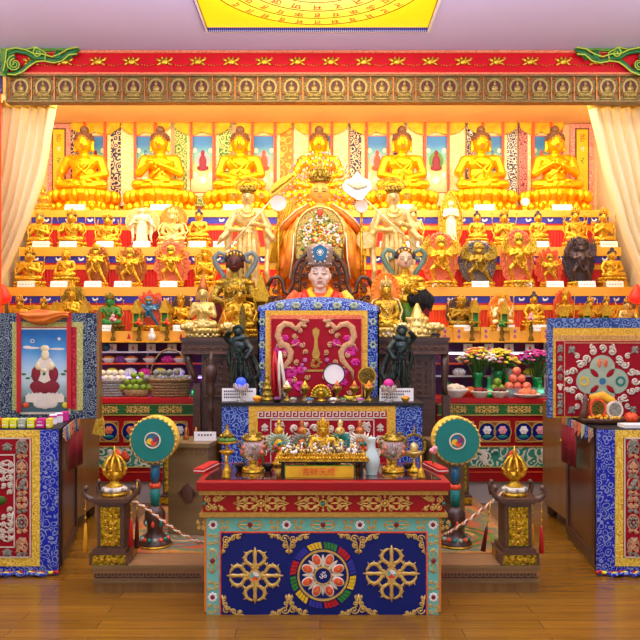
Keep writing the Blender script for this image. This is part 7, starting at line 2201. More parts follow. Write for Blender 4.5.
tray(137, 30, 'low wicker tray of green pears on the left red cabinet', h=7)
def fruits(name, cat, px0, py0, r, n, mat, labels, grp, z=zf, stem=True, rows=(5, 4, 3)):
    k = z / 720; i = 0; proto_ = None
    for row, cnt in enumerate(rows):
        for j in range(cnt):
            if i >= n: return
            px = px0 + (j - (cnt - 1) / 2) * r * 1.9; py = py0 - row * r * 1.6
            T = thing(name, labels, cat, (X(px, z) , z - .03 + .02 * (j % 2) + row * .02, H(py, z)), frng(), grp)
            if proto_ is None:
                m = MB(); m.ell((0, 0, 0), (r * k, r * k, r * .95 * k), 12, 8); proto_ = m.build('flesh', mat, T)
                m = MB(); m.tube([(0, 0, r * .85 * k), (.003, 0, r * 1.25 * k)], .0025, 5); st = m.build('stem', 'leaf', T)
            else:
                for o in (proto_, st): c = o.copy(); C.objects.link(c); c.parent = T
            i += 1
fruits('pear', 'fruit', 137, 387, 3.6, 11, 'fruit_green', 'green pear heaped on the wicker tray on the left red cabinet', 'green pears on the wicker tray', rows=(5, 4, 2))
fruits('wrapped_sweet', 'sweet', 112, 378, 3.2, 9, 'offwhite', 'pale wrapped sweet heaped in the lace-wrapped basket', 'wrapped sweets in the lace basket', rows=(5, 4))
fruits('wrapped_snack', 'snack', 170, 378, 3.4, 12, 'grey_cloth', 'silver-grey wrapped snack in the large handled basket', 'wrapped snacks in the handled basket', rows=(8, 5))
# glass tray of peaches
T = thing('glass_tray', 'long clear glass tray of peaches and green fruit on the right red cabinet', 'tray', (X(515, zf), zf, CT)); k = zf / 720
m = MB(); m.box(-28 * k, 28 * k, -.09, .09, 0, .012); m.box(-28 * k, 28 * k, -.09, -.083, .012, 9 * k); m.box(-28 * k, 28 * k, .083, .09, .012, 9 * k); m.box(-28 * k, -27 * k, -.083, .083, .012, 9 * k); m.box(27 * k, 28 * k, -.083, .083, .012, 9 * k); m.build('glass_box', 'shelf_glass', T)
fruits('peach', 'fruit', 517, 386, 4.6, 6, 'fruit_red', 'rosy peach piled in the long glass tray', 'peaches in the glass tray', rows=(3, 2, 1))
fruits('green_apple', 'fruit', 497, 388, 4, 3, 'fruit_green', 'green apple in the left end of the long glass tray', 'green apples in the glass tray', rows=(2, 1))
bowl_thing(455, 13, 9, 'white', 'offwhite', 'plain white bowl at the left end of the right red cabinet', 6.74, CT)
bowl_thing(470, 9, 6, 'coral', 'orange', 'coral red dish behind the plain white bowl', 6.9, CT)
bowl_thing(480, 9.5, 7, 'offwhite', 'maroon', 'patterned porcelain bowl beside the plain white bowl', 6.72, CT)
bowl_thing(499, 9.5, 7, 'offwhite', 'dark_red', 'second patterned porcelain bowl from the plain white bowl', 6.72, CT)
bowl_thing(527, 13, 4, 'white', 'salmon', 'white plate of pink cakes in front of the glass tray', 6.74, CT)
# vases of flowers
def bouquet(px, yt, w, label, mats, z=6.95, vase='bottle_green', vh=24, seed=1, base=None, n=84):
    k = z / 720; r = random.Random(seed); base = CT if base is None else base; T = thing('flower_vase', label, 'vase', (X(px, z), z, base)); top = H(yt, z) - base
    m = MB(); m.lathe([(5 * k, 0), (5.5 * k, 1 * k), (4 * k, vh * .4 * k), (4 * k, vh * .8 * k), (5.5 * k, vh * k), (4.6 * k, vh * k), (3 * k, vh * .7 * k)], 16); m.build('vase', vase, T)
    m = MB(); f = MB()
    for i in range(n):
        a = r.uniform(0, 2 * PI); q = r.random() ** .6; x = w * k * q * cos(a); y = w * .5 * k * q * sin(a); zz = top - (w * .9 * k) * (.2 + .8 * q * q) * r.uniform(.5, 1) - 1.5 * k
        if i % 3 == 0: m.tube([(x * .15, y * .15, vh * .6 * k), (x * .6, y * .6, zz * .8 + vh * .1 * k), (x, y, zz)], .5 * k, 4)
        m.ell((x * .8, y * .8 , zz - 3 * k), (2.6 * k, .8 * k, 1.2 * k), 6, 4, (r.uniform(-1, 1), r.uniform(-1, 1), a))
        f.mi = i % len(mats)
        for j in range(4): f.ell((x + 1.2 * k * cos(j * 1.57 + a), y + 1.2 * k * sin(j * 1.57 + a), zz + r.uniform(0, 1) * k), (1.5 * k, 1.5 * k, 1.1 * k), 6, 4)
    m.build('stems_and_leaves', 'leaf', T); f.build('blossoms', mats, T)
bouquet(478, 345, 20, 'green vase of loose yellow blossoms on the right red cabinet', ['petal_yellow', 'salmon', 'petal_white'], seed=3, z=6.88)
bouquet(498, 346, 21, 'green vase of yellow and pink blossoms right of the yellow one', ['petal_yellow', 'pink', 'petal_yellow'], seed=4, z=7.02)
bouquet(537, 347, 18, 'vase of purple orchids beside the red brocade screen', ['petal_purple', 'magenta', 'petal_purple'], seed=5, vh=18, z=7.04)
# green lotus lamps / bottles
def green_lamp(px, label, h=22, z=6.8):
    k = z / 720; T = thing('green_glass_lamp', label, 'lamp', (X(px, z), z, CT))
    m = MB(); m.lathe([(5.5 * k, 0), (6 * k, 2 * k), (4.5 * k, 8 * k), (2 * k, 11 * k), (2 * k, (h - 3) * k), (2.8 * k, h * k)], 16); m.build('green_glass', 'bottle_green', T)
    m = MB(); m.lathe([(3.4 * k, 3 * k), (3.6 * k, 6 * k), (1 * k, 8 * k)], 12, (0, -.02, 0)); m.build('glowing_core', 'glow_green', T)
green_lamp(196, 'glowing green glass lamp at the right end of the left red cabinet'); green_lamp(447, 'glowing green glass lamp behind the plain white bowl', 14, 6.95); green_lamp(489, 'glowing green glass lamp between the yellow flower vases', 20, 6.8)
green_lamp(540, 'glowing green glass lamp right of the peaches', 16, 6.86); green_lamp(507, 'small glowing green lamp at the back of the glass tray', 20, 7.02)
# shelf items
def shelf_card(px, k_, label):
    z = 7.19; k = z / 720; T = thing('shelf_card', label, 'card', (X(px, z), z, SH[k_])); m = MB(); m.box(-4.5 * k, 4.5 * k, 0, .006, 0, 7.5 * k); m.box(-4.5 * k, 4.5 * k, .006, .03, 0, .005); m.build('card', 'white', T)
    m = MB(); m.prism([(-1.6 * k, 2 * k), (1.6 * k, 2 * k), (0, 6 * k)], -.004, 0); m.build('red_mark', 'coral', T)
nm = ['first', 'second', 'third', 'fourth']
for i, px in enumerate((112, 133, 151, 172)): shelf_card(px, 1, 'small white flame-marked card on the left top glass shelf, %s from the left' % nm[i])
for i, px in enumerate((468, 489, 509, 530)): shelf_card(px, 1, 'small white flame-marked card on the right top glass shelf, %s from the left' % nm[i])
def shelf_flower(px, k_, c, label, r=5, h=8, z=7.2):
    k = z / 720; T = thing('lotus_flower_lamp', label, 'flower', (X(px, z), z, SH[k_])); m = MB()
    for ring, (n, q, t) in enumerate(((9, 1, .5), (7, .65, .85), (4, .3, 1))):
        for i in range(n):
            a = 2 * PI * i / n + ring; m.ell((r * q * k * cos(a), r * q * .7 * k * sin(a), h * t * .6 * k), (1.8 * k, 1.2 * k, h * .34 * k), 7, 5, (0, .4 * cos(a), 0))
    m.build('petals', c, T); m = MB(); m.lathe([(r * .6 * k, 0), (r * .7 * k, 1 * k), (r * .2 * k, 2 * k), (r * .5 * k, 3 * k)], 12); m.build('foot', 'gold', T)
for px, kk_, c, lb in ((112, 3, 'petal_yellow', 'yellow lotus flower at the left end of the lowest glass shelf'), (130, 3, 'petal_white', 'white lotus flower beside the blue glow on the lowest glass shelf'), (160, 3, 'petal_yellow', 'yellow lotus flower in the middle of the left lowest glass shelf'),
                      (178, 3, 'petal_white', 'white lotus flower at the right end of the left lowest glass shelf'), (121, 2, 'purple', 'purple vase-like ornament on the middle glass shelf at the left'), (145, 3, 'magenta', 'magenta lotus flower on the left lowest glass shelf'),
                      (168, 2, 'magenta', 'magenta lotus flower on the left middle glass shelf'), (459, 3, 'petal_white', 'white lotus flower at the left end of the right lowest glass shelf'), (507, 3, 'petal_white', 'white lotus flower in the middle of the right lowest glass shelf'), (530, 3, 'petal_yellow', 'yellow flower right of centre on the right lowest glass shelf')):
    shelf_flower(px, kk_, c, lb)
for px, c, lb in ((109, 'nimbus', 'heap of orange offerings at the left end of the middle glass shelf'), (131, 'orange', 'orange dish in the centre of the left middle glass shelf'), (150, 'salmon', 'pink dish right of the orange dish on the middle glass shelf'), (180, 'nimbus', 'orange dish at the right end of the left middle glass shelf'),
                  (462, 'petal_yellow', 'yellow dish at the left end of the right middle glass shelf'), (516, 'orange', 'orange dish in the middle of the right middle glass shelf')):
    bowl_thing(px, 7, 4.5, 'white', c, lb, 7.22, SH[2])
for i, (px, lb) in enumerate(((107, 'dark blue glass ball at the left end of the top glass shelf'), )):
    k = 7.2 / 720; T = thing('glass_ball', lb, 'ball', (X(px, 7.2), 7.2, SH[1])); m = MB(); m.ell((0, 0, 4 * k), 4 * k, 14, 10); m.build('ball', 'gem_blue', T)

# ================================================================ side cabinets and cloths
def side_table(q, label):
    """q=-1 left, +1 right; a tall wooden cabinet whose inner side we see, its front hung with brocade"""
    if q < 0: nx, fx = -1.725, -1.90
    else: nx, fx = 1.84, 1.93
    y0, y1 = 4.78, 5.62; top = .955
    T = thing('side_altar_cabinet', label, 'cabinet', (nx, y0, 0))
    out = nx + q * 1.3
    m = MB(); m.slab([(nx, y0), (out, y0), (out + q * .2, y1), (fx, y1)], .0, top - .03); m.build('carcass', 'cabinet_wood', T, True)
    m = MB(); m.slab([(nx - q * .02, y0 - .06), (out, y0 - .06), (out + q * .2, y1), (fx - q * .02, y1)], top - .03, top); m.build('top_board', 'black', T, True)
    d = Vector((fx - nx, y1 - y0, 0)).normalized(); nrm = Vector((-q, 0, 0))
    def side(u0, u1, z0, z1, t, name, mat):
        m = MB(); a = Vector((nx, y0, 0)) + d * u0; c = Vector((nx, y0, 0)) + d * u1
        m.slab([(a.x, a.y), (c.x, c.y), (c.x - q * t, c.y), (a.x - q * t, a.y)], z0, z1); m.build(name, mat, T, True)
    side(.02, .84, .03, .10, .012, 'bottom_rail', 'dark_wood'); side(.02, .84, .84, .90, .012, 'top_rail', 'dark_wood')
    side(.02, .09, .10, .84, .012, 'stile', 'dark_wood'); side(.77, .84, .10, .84, .012, 'stile', 'dark_wood')
    return T
side_table(-1, 'dark wooden side cabinet at the left, front hung with red and blue brocade')
side_table(1, 'dark wooden side cabinet at the right, front hung with red and blue brocade')
def tall_cab(q, label):
    x = -1.93 if q < 0 else 1.95
    T = thing('tall_side_cabinet', label, 'cabinet', (x, 5.68, 0)); y0, y1 = 5.68, 6.3
    m = MB(); m.box(min(x, x + q * 1.1), max(x, x + q * 1.1), y0, y1, .11, 1.0); cb = m.build('body', 'light_wood', T, True)
    for yy in (y0 + .05, y1 - .05):
        m = MB(); m.lathe([(.03, 0), (.05, .03), (.045, .09), (.03, .12)], 12, (x + q * .07, yy, 0)); m.build('bun_foot', 'dark_wood', T, True)
    m = MB(); m.ell((x - q * .012, y0 + .1, .72), .018, 10, 8); m.build('door_knob', 'old_gold', T, True)
tall_cab(-1, 'lighter wooden cabinet on bun feet behind the left side cabinet'); tall_cab(1, 'lighter wooden cabinet on bun feet behind the right side cabinet')

def brocade_front(q, label):
    """hanging: blue, gold and red borders with embroidered emblems; px measured on the left one and mirrored"""
    z = 4.71; k = z / 720
    X0 = (lambda px: X(px, z)) if q < 0 else (lambda px: X(597 + (58 - px), z))
    T = thing('brocade_hanging', label, 'hanging', (X0(58), z, 0))
    zb, zt = H(575, z), H(430, z)
    def rect(m, a, c, t, d, y0, y1): xa, xc = X0(a), X0(c); m.box(min(xa, xc), max(xa, xc), z + y0, z + y1, H(d, z), H(t, z))
    m = MB(); n = 40; xs = X0(58), X0(-60)
    rect(m, -60, 58, 430, 575, .0, .014); m.build('blue_border', 'broc_blue', T, True)
    m = MB(); rect(m, -60, 40, 430, 566, -.006, 0); m.build('gold_border', 'broc_yellow', T, True)
    m = MB(); rect(m, -60, 32, 437.5, 557, -.010, -.006); m.build('red_field', 'silk_red', T, True)
    m = MB(); rect(m, 30.4, 31.6, 438, 565 - 8, -.014, -.010); rect(m, -60, 31.6, 437.5, 438.7, -.014, -.010); rect(m, -60, 31.6, 556, 557.2, -.014, -.010)
    rect(m, 14.5, 15.6, 455, 547, -.014, -.010); rect(m, -60, 15.6, 454, 455.2, -.014, -.010); rect(m, -60, 15.6, 546, 547.2, -.014, -.010)
    m.build('white_piping', 'thread_white', T, True)
    m = MB()
    for i, py in enumerate((447, 467, 484, 502, 522, 545)): 
        m.mi = 0 if i % 2 == 0 else 1
        medallion(m, X0(22.5), H(py, z), 13 * k, 17 * k, z - .013, .0065, (0, 1, 2, 5, 3, 0)[i]); m.mi = 1 - m.mi; m.ring((X0(22.5), H(py, z)), 5.2 * k, 6.2 * k, z - .0125, z - .010, 16, 1.35)
        for s_ in (-1, 1): m.curl(X0(22.5 + s_ * 3), H(py + 9, z), 2.2 * k, 0, s_ * 1.2, z - .012, .8 * k)
    for i, px in enumerate((8, -10, -28, -46)):
        for py in (446, 551.5): m.mi = i % 2; medallion(m, X0(px), H(py, z), 14 * k, 10 * k, z - .013, .006, i + 1)
    m.build('emblem_embroidery', ['thread_grey', 'thread_tan'], T, True)
    m = MB()
    for (cx, cy, s1, s2) in ((15, 458, -1, -1), (15, 543, -1, 1)):
        corner(m, X0(cx - 1), H(cy, z), 34 * k, 32 * k, (-1 if q < 0 else 1), s2 if False else (-1 if s2 < 0 else 1), z - .012, .006)
        for j in range(5):
            for i in range(3 - j // 2): m.mi = 0; m.curl(X0(11 - i * 7), H(cy + (1 if s2 < 0 else -1) * (6 + j * 7), z), 3 * k, i + j, 1.2 * (1 if i % 2 else -1), z - .012, 1.0 * k)
    m.build('white_scrolls', 'thread_white', T, True)
    m = MB(); m.ell((X0(0), z - .012, H(500, z)), (8 * k, .004, 5 * k), 4, 4); m.build('green_diamond', 'carve_green', T, True)
    # loose hem
    for j, c in enumerate(('red', 'lemon', 'broc_blue')):
        m = MB(); xa = X0(58 + (2 if j == 0 else -4 * j)); xb = X0(-60); nn = 30
        m.tube([(xa + (xb - xa) * i / nn, z - .02 - .012 * j + .015 * sin(i * 1.3 + j), max(.012, .02 + .006 * sin(i * 2.1 + j))) for i in range(nn + 1)], .011, 6); m.build('loose_hem', c, T, True)
    return T
brocade_front(-1, 'red, gold and blue embroidered brocade hanging on the front of the left side cabinet')
brocade_front(1, 'red, gold and blue embroidered brocade hanging on the front of the right side cabinet')

# patchwork valance along the inner edge of each side cabinet
def valance(q, label):
    y0, y1 = 4.74, 5.55
    nx, fx = (-1.72, -1.885) if q < 0 else (1.825, 1.90)
    T = thing('patchwork_valance', label, 'valance', (nx, y0, .93)); n = 9
    for i in range(n):
        a = (i) / n; c = (i + 1) / n; xa = nx + (fx - nx) * a - q * .026; xc = nx + (fx - nx) * c - q * .026; ya = y0 + (y1 - y0) * a; yc = y0 + (y1 - y0) * c
        m = MB(); vsx = [(xa, ya, .952), (xc, yc, .952), (xc, yc, .90), ((xa + xc) / 2 - q * .012, (ya + yc) / 2, .855), (xa, ya, .90)]
        vs2 = [(p[0] - q * .008, p[1], p[2]) for p in vsx]
        m.add(vsx + vs2, [(0, 1, 2, 3, 4), (9, 8, 7, 6, 5)] + [(j, j + 5, (j + 1) % 5 + 5, (j + 1) % 5) for j in range(5)], False)
        m.build('pennant', ['mini_patch', 'broc_desk', 'thread_mint', 'salmon', 'hang_rose'][i % 5], T, True)
valance(-1, 'row of small patterned silk pennants along the inner top edge of the left side cabinet'); valance(1, 'row of small patterned silk pennants along the inner top edge of the right side cabinet')
for (x, y, zt, w, h, c, nm_, lb) in ((-1.845, 5.3, .86, .20, .27, 'maroon', 'red_cloth', 'dark red cloth hanging on the side of the left side cabinet'), (1.865, 5.3, .90, .18, .28, 'maroon', 'red_cloth', 'dark red cloth hanging on the side of the right side cabinet')):
    q = -1 if x < 0 else 1
    T = thing(nm_, lb, 'cloth', (x - q * .035, y, zt - h)); m = MB(); n = 10
    for r in range(2):
        for i in range(n + 1): m.v.append((.006 * sin(i * 1.4) - (-q) * 0 , -w + 2 * w * i / n if False else (-w / 1 + 2 * w * i / n) * .9, h * r))
    for i in range(n): m.f.append([i, i + 1, i + n + 2, i + n + 1]); m.m.append(0); m.sm.append(True)
    o = m.build('cloth', c, T); o.modifiers.new('s', 'SOLIDIFY').thickness = .006
T = thing('yellow_pennant', 'yellow pointed silk pennant beside the framed lama picture', 'pennant', W3(99, 436, 5.62)); b = PB(5.62)
b.pz([(92, 434), (96, 420), (101, 412.5), (104, 420), (105, 436)], -.006, .006); b.build('silk', 'broc_yellow', T, True)

# ================================================================ framed thangka of a lama on the left cabinet
z = 5.30; k = z / 720
T = thing('framed_thangka', 'navy-mounted framed picture of a lama on a white lotus on the left cabinet', 'picture', (X(48, z), z, .955))
fx = X(48.5, z); zb = .955; m = MB(); ft = H(313, z)
m.box(X(-1.5, z), X(97, z), z, z + .04, zb, ft); m.build('navy_mount', 'broc_navy', T, True)
m = MB(); m.box(X(97, z), X(99.5, z), z - .01, z + .06, zb, ft + .01); m.build('side_post', 'light_wood', T, True)
m = MB(); m.box(X(12.5, z), X(83, z), z - .006, z, zb + .06, H(322, z)); m.build('gold_green_border', 'broc_gold_green', T, True)
m = MB(); m.box(X(17.5, z), X(77, z), z - .011, z - .006, zb + .07, H(327, z)); m.build('red_border', 'broc_red', T, True)
m = MB(); m.box(X(20.5, z), X(71, z), z - .015, z - .011, H(414, z), H(328, z)); m.build('white_fillet', 'offwhite', T, True)
m = MB(); m.box(X(22, z), X(69, z), -.004, 0, 0, H(329.5, z) - H(411.5, z)); o = m.build('painting', 'lama_picture', T); o.location = (-T.location.x, -.015, H(411.5, z) - T.location.z)
b = PB(z); yy = -.021
b.mi = 0
for (cx, cy, rx, rz) in ((46, 399, 12, 5), (36, 397, 6, 4), (56, 397, 6, 4), (41, 403, 7, 5), (52, 403, 7, 5), (46, 404, 6, 5)): b.el(cx, cy, rx, .5, rz, yy, 14, 8)
b.el(46, 371, 10, .6, 15, yy, 14, 9)
for i in range(9): px = 30 + 4 * i; b.pz([(px - 3, 402), (px - 3.2, 396), (px, 389 + abs(i - 4) * .9), (px + 3.2, 396), (px + 3, 402)], yy - .003 - .002 * (i % 2), yy)
b.mi = 1; b.el(46, 386, 15, .9, 7.5, yy - .002, 16, 9); b.el(37.5, 374, 5, .8, 8, yy - .002, 10, 8); b.el(54.5, 374, 5, .8, 8, yy - .002, 10, 8)
b.pz([(32, 388), (60, 388), (57, 393), (46, 391), (35, 393)], yy - .006, yy)
b.mi = 0; b.pz([(41, 362), (51, 362), (49, 372), (52, 380), (46, 383), (40, 380), (43, 372)], yy - .012, yy - .004)
b.mi = 2; b.el(46.5, 355, 4, .8, 5.2, yy - .004, 12, 9); b.el(46, 348.5, 4.6, .8, 3.4, yy - .002, 10, 7); b.el(40, 366, 3.5, .8, 4, yy - .006); b.el(52.5, 366, 3.5, .8, 4, yy - .006); b.el(46, 370, 2.6, .8, 2, yy - .014)
b.mi = 3; b.el(46, 373.5, 1.6, .6, 1.6, yy - .016, 8, 6); b.el(31, 398, 8, .4, 2, yy + .003, 10, 6); b.el(61, 398, 8, .4, 2, yy + .003, 10, 6)
b.mi = 3
for (cx, cy) in ((25, 374), (29, 378), (34, 376), (64, 374), (67, 371)): b.el(cx, cy, 2.6, .5, 1.2, yy + .002, 8, 5)
b.mi = 4
b.el(27, 405, 3.4, .6, 2.8, yy, 8, 6)
b.mi = 5; b.el(66.5, 405, 3.4, .6, 3.2, yy, 8, 6)
b.mi = 0; b.el(60, 339, 1.6, .5, 1.6, yy, 10, 7); b.ring((X(33.5, z), H(341, z)), 1.4 * k, 2.0 * k, z + yy, z + yy + .003, 12)
for (cx, cy, w_) in ((33, 348, 9), (58, 349, 9), (28, 347, 5)): b.el(cx, cy, w_, .3, 1.3, yy + .003, 12, 6)
b.build('painted_lama', ['offwhite', 'maroon', 'cream_gold', 'leaf', 'coral', 'petal_yellow'], T, True)
for px in (20.5, 70.5):
    b = PB(z); b.bx(px - 2.2, px + 2.2, 313, 412 if px < 50 else 408, -.032, -.026); b.build('red_ribbon', 'red', T, True)
sw = thing('silk_swag', 'orange silk swag draped over the top of the framed lama picture', 'swag', (X(46, z), z, H(330, z)))
m = MB(); n = 36
for r in range(9):
    f = r / 8
    for i in range(n + 1):
        u = i / n; px = 23 + 48 * u; sag = (6 + 12 * sin(PI * min(1, u * 1.15 + .0)) ** 1.0 * (1 - .55 * u)) * f
        y_ = 310 + 3 * abs(u - .35) + sag
        m.v.append((X(px, z), z - .035 - .035 * sin(PI * f) - .012 * sin(f * 16 + u * 5), H(y_, z)))
for r in range(8):
    for i in range(n): a = r * (n + 1) + i; m.f.append([a + n + 1, a + n + 2, a + 1, a]); m.m.append(0); m.sm.append(True)
o = m.build('silk', 'orange_silk', sw, True); o.modifiers.new('s', 'SOLIDIFY').thickness = .008
# row of bright gift boxes in front of it
zz = 4.78; k = zz / 720
for i, (a, c_, col_) in enumerate(((-4, 2.5, 'coral'), (3, 10, 'lemon'), (11, 18, 'lemon'), (19, 27, 'thread_mint'), (28, 36, 'lemon'), (37, 46, 'magenta'), (47, 52, 'petal_yellow'))):
    lbs = ['orange-red gift packet at the left end of the row under the lama picture', 'bright yellow gift packet next to the orange-red one', 'bright yellow gift packet left of the pale one', 'pale mint gift packet between bright yellow ones', 'bright yellow gift packet left of the magenta one', 'magenta gift packet in the row under the lama picture', 'narrow yellow packet right of the magenta one']
    T = thing('gift_packet', lbs[i], 'packet', (X((a + c_) / 2, zz), zz, .955)); w = (c_ - a) / 2 * k * .93; m = MB(); m.box(-w, w, -.03, .03, 0, 9.5 * k); o = m.build('packet', col_, T); bv = o.modifiers.new('b', 'BEVEL'); bv.width = .006; bv.segments = 2
    m = MB(); m.box(-w * .7, w * .7, -.0315, -.03, 2.5 * k, 3.6 * k); m.box(-w * .5, w * .5, -.0315, -.03, 6 * k, 6.6 * k); m.build('label_strip', 'white', T)
for i in range(3):
    z_ = 4.95 + .1 * i; px = 53 + 6 * i; lb = ['pink and white packet nearest the magenta one on the left cabinet', 'pink and white packet in the middle of the slanting row on the left cabinet', 'pink packet at the back of the slanting row on the left cabinet'][i]
    T = thing('gift_packet', lb, 'packet', (X(px, z_), z_, .955), R(20)); m = MB(); m.box(-.025, .025, -.025, .025, 0, .07); o = m.build('packet', 'petal_white' if i < 2 else 'magenta', T); o.modifiers.new('b', 'BEVEL').width = .005
    m = MB(); m.box(-.026, .026, -.026, .026, .05, .062); m.build('label_strip', 'magenta', T)

# ================================================================ red brocade screen on the right cabinet
z = 5.34; k = z / 720
T = thing('brocade_screen', 'upright red brocade screen with a large pale cross medallion on the right cabinet', 'screen', (X(600, z), z, .955))
b = PB(z); b.box(X(548.5, z), X(700, z), z, z + .05, .956, H(318, z)); b.build('blue_brocade', 'broc_top_blue', T, True)
b = PB(z); b.bx(553, 700, 328, 417.6, -.006, 0); b.build('gold_border', 'broc_gold', T, True)
b = PB(z); b.bx(555.5, 700, 341, 416, -.012, -.006); b.build('red_field', 'silk_red', T, True)
b = PB(z); meander(b, X(555, z), X(700, z), H(341, z), H(335.5, z), z - .012, z - .006, 19); b.bx(563.5, 564.3, 341, 416, -.016, -.012); b.bx(563.5, 700, 342.5, 343.3, -.016, -.012); b.build('key_border', 'thread_tan', T, True)
b = PB(z)
for i, py in enumerate((349, 358, 368, 377, 386.5, 396, 404, 411)): b.mi = 0 if i != 4 else 1; medallion(b, X(559.5, z), H(py, z), 6.5 * k, 8.5 * k, z - .014, .005, i)
b.build('emblem_column', ['thread_grey', 'offwhite'], T, True)
b = PB(z); cx, cz = X(601.5, z), H(381, z); y = z - .014
for a in range(4):
    t = a * PI / 2; b.disc((cx + 13.5 * k * cos(t), cz + 13.5 * k * sin(t)), 12.5 * k, y - .003, y + .002, 30)
b.disc((cx, cz), 11 * k, y - .0032, y + .002, 24)
b.build('pale_cross', 'thread_mint', T, True)
b = PB(z); y2 = z - .0185
b.mi = 0
for q in (-1, 1): b.ell((cx + q * 3 * k, y2, cz + 18 * k), (2.4 * k, .003, 4.5 * k), 10, 7)
b.mi = 2; b.ring((cx + 18 * k, cz), 3 * k, 5 * k, y2 - .002, y2, 22); b.mi = 1; b.ring((cx - 18 * k, cz), 3 * k, 4.6 * k, y2 - .002, y2, 22); b.mi = 3; b.disc((cx, cz), 3.2 * k, y2 - .002, y2, 16)
b.mi = 4
for a in range(4): t = a * PI / 2 + PI / 4; b.ell((cx + 11 * k * cos(t), y2, cz + 11 * k * sin(t)), (5 * k, .003, 2.4 * k), 10, 6, (0, -t, 0))
b.build('medallion_details', ['salmon', 'yellow', 'teal', 'gem_blue', 'silk_red'], T, True)
b = PB(z); n = 0
for i in range(20):
    a = 2 * PI * i / 20; rr_ = 30 + 3 * cos(4 * a)
    b.curl(cx + rr_ * k * cos(a), cz + rr_ * k * sin(a), 4.2 * k, a + (i % 2) * PI, 1.25 * (1 if i % 2 else -1), z - .015, 1.15 * k)
for i in range(12):
    a = 2 * PI * (i + .5) / 12; b.curl(cx + 36 * k * cos(a), cz + 35 * k * sin(a), 3.2 * k, a, 1.2 * (1 if i % 2 else -1), z - .015, .9 * k)
for a in range(4): medallion(b, cx + 26 * k * cos(a * PI / 2 + PI / 4), cz + 26 * k * sin(a * PI / 2 + PI / 4), 9 * k, 9 * k, z - .016, .0055, 3)
b.build('cloud_scrolls', 'thread_white', T, True)
b = PB(z)
for (px, py) in ((571, 350), (571, 410), (634, 350), (632, 410)): medallion(b, X(px, z), H(py, z), 8 * k, 8 * k, z - .015, .005, 0)
b.build('corner_knots', 'thread_grey', T, True)
# wooden bowl with mandala-like dish of offerings in front
z = 5.0; k = z / 720
T = thing('offering_boat', 'dark boat-shaped dish heaped with yellow and orange offerings in front of the red brocade screen', 'dish', (X(603, z), z, .955))
m = MB(); m.lathe([(16 * k, 0), (20 * k, 1 * k), (24 * k, 5 * k), (23 * k, 5.5 * k), (18 * k, 3 * k)], 28, (0, 0, 0), 1, .5)
m.tube([(-21 * k, 0, 3 * k), (-19 * k, 0, 12 * k), (-17 * k, .0, 22 * k), (-18.5 * k, 0, 30 * k)], [4 * k, 3.6 * k, 3 * k, 1 * k], 8, flat=.6)
m.build('dark_dish', 'carved_wood', T)
m = MB(); m.ring((-6 * k, 15 * k), 6.5 * k, 8.5 * k, -.02, .01, 28, 1.25); m.build('orange_rim', 'coral', T)
m = MB(); m.disc((-6 * k, 15 * k), 6.6 * k, -.014, .006, 28, 1.25); m.build('gold_plate', 'dark_gold', T)
m = MB(); m.ring((10 * k, 14 * k), 6.5 * k, 8 * k, -.04, -.015, 28, 1.1); m.build('cream_rim', 'offwhite', T)
m = MB(); m.disc((10 * k, 14 * k), 6.6 * k, -.034, -.02, 28, 1.1); m.build('patterned_plate', 'thread_grey', T)
m = MB(); m.tube([(-10 * k, .05, 24 * k), (2 * k, .04, 27 * k), (10 * k, .03, 22 * k), (14 * k, .02, 18 * k)], [4 * k, 5 * k, 4.5 * k, 3 * k], 8, flat=.6); m.build('yellow_cloth', 'cloth_yellow', T)
m = MB()
for i in range(60):
    a = rnd.uniform(0, 6.28); q = rnd.random() ** .5; m.ell((17 * k * q * cos(a), -.02 + 7 * k * q * sin(a), (6 + 3 * (1 - q)) * k), 1.5 * k, 6, 4)
m.build('yellow_beads', 'cloth_yellow', T)
T = thing('orange_fruit', 'orange fruit at the right edge beside the boat-shaped dish', 'fruit', (X(631, 4.98), 4.98, .955)); m = MB(); m.lathe([(2 * k, 0), (6 * k, 2.5 * k), (7 * k, 6 * k), (6 * k, 9.5 * k), (2 * k, 11.5 * k), (.5 * k, 11 * k)], 18); m.build('flesh', 'coral', T)
m = MB(); m.tube([(0, 0, 11 * k), (.004, 0, 13.5 * k)], .004, 5); m.build('stem', 'leaf', T)
T = thing('folded_paper', 'white folded paper lying at the front right of the right cabinet top', 'paper', (X(634, 4.82), 4.82, .955)); m = MB(); m.box(-.09, .12, -.07, .05, 0, .022); m.build('paper', 'white', T)

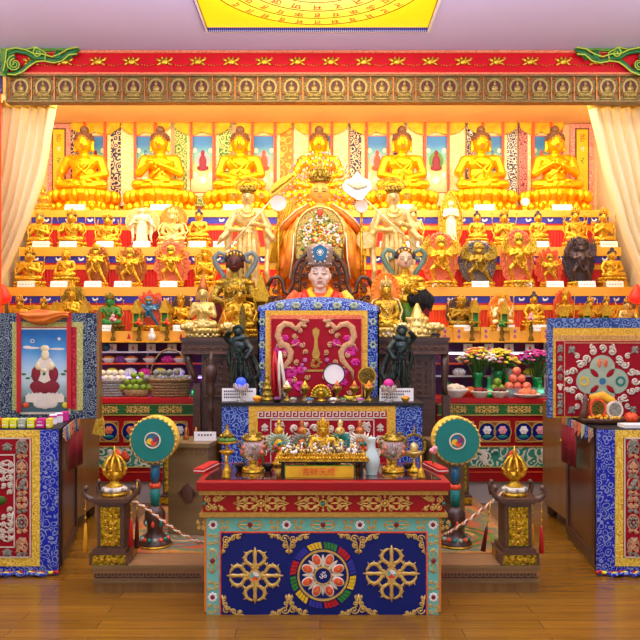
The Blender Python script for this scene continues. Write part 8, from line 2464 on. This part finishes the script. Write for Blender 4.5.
# ---------------------------------------------------------------- pieces that belong to a part hang under it
BELONGS = {'emblem_roundel': 'framed_panel', 'sceptre_hub': 'crossed_sceptre', 'hub_lettering': 'hub', 'petal_lettering': 'orange_petals', 'lips': 'head', 'eyelid': 'head', 'eyebrow': 'head',
           'blue_plaque': 'tall_hat', 'white_beads': 'tall_hat', 'column_carving': 'column', 'rim': 'disc', 'swirl_emblem': 'skin', 'key_carving': 'deck', 'turquoise_stone': 'frieze_filigree',
           'border_motif': 'turquoise_border', 'painted_lama': 'painting', 'apron_jewels': 'apron', 'apron_rim': 'apron', 'feather_eyes': 'peacock', 'shell_ornament': 'fan_head', 'gold_rib': 'fan_head', 'handle': 'woven_body', 'label_strip': 'packet'}
for i, (nm_, o) in enumerate(ORDER):
    want = BELONGS.get(nm_)
    if not want or o.parent is None: continue
    for (n2, p) in reversed(ORDER[:i]):
        if n2 == want and p.parent is o.parent and p is not o:
            par = p
            if par.location.length > 1e-6: o.location = o.location - par.location
            o.parent = par; break
# ---------------------------------------------------------------- light
def area(name, loc, rot, sx, sy, power, color=(1, 1, 1), spread=None):
    L = bpy.data.lights.new(name, 'AREA'); L.shape = 'RECTANGLE'; L.size = sx; L.size_y = sy; L.energy = power; L.color = color
    if spread: L.spread = spread
    o = bpy.data.objects.new(name, L); C.objects.link(o); o.location = loc; o.rotation_euler = rot
    return o
W = bpy.data.worlds.new('world'); SC.world = W; W.use_nodes = True
W.node_tree.nodes['Background'].inputs[0].default_value = (.84, .86, 1, 1)
W.node_tree.nodes['Background'].inputs[1].default_value = .9
# warm lamp troughs hidden by the depth of the painted beam, lighting the altar steps
area('alcove_lamp', (0, 7.0, 4.0), (R(38), 0, 0), 6.0, .3, 145, (1, .88, .64))
area('alcove_ceiling_lamp', (0, 7.9, 4.12), (0, 0, 0), 6.2, .4, 40, (1, .84, .58))
# unseen fill lights for the hall, and an added uplight that brightens the ceiling
area('hall_fill', (-1.9, 2.6, 4.1), (R(15), 0, 0), 1.2, 1.2, 34, (1, .97, .96))
area('hall_fill', (1.9, 2.6, 4.1), (R(15), 0, 0), 1.2, 1.2, 34, (1, .97, .96))
area('hall_fill', (0, 1.0, 4.1), (R(40), 0, 0), 2.4, 1.0, 46, (1, .98, .96))
area('ceiling_fill', (0, 3.3, 3.25), (R(165), 0, 0), 5.0, 1.2, 230, (.76, .82, 1))  # added uplight without a fixture, lifts the ceiling's cool tone
area('hall_fill', (-3.0, 5.1, 4.1), (R(32), 0, R(8)), .5, 1.0, 34, (1, .98, .94))  # added to brighten the left curtain and the beam
area('hall_fill', (3.0, 5.1, 4.1), (R(32), 0, R(-8)), .5, 1.0, 34, (1, .98, .94))  # added to brighten the right curtain and the beam
area('panel_glow', (pc[0], pc[1], CEIL - .03), (0, 0, 0), 1.7, 1.7, 45, (1, .88, .62))
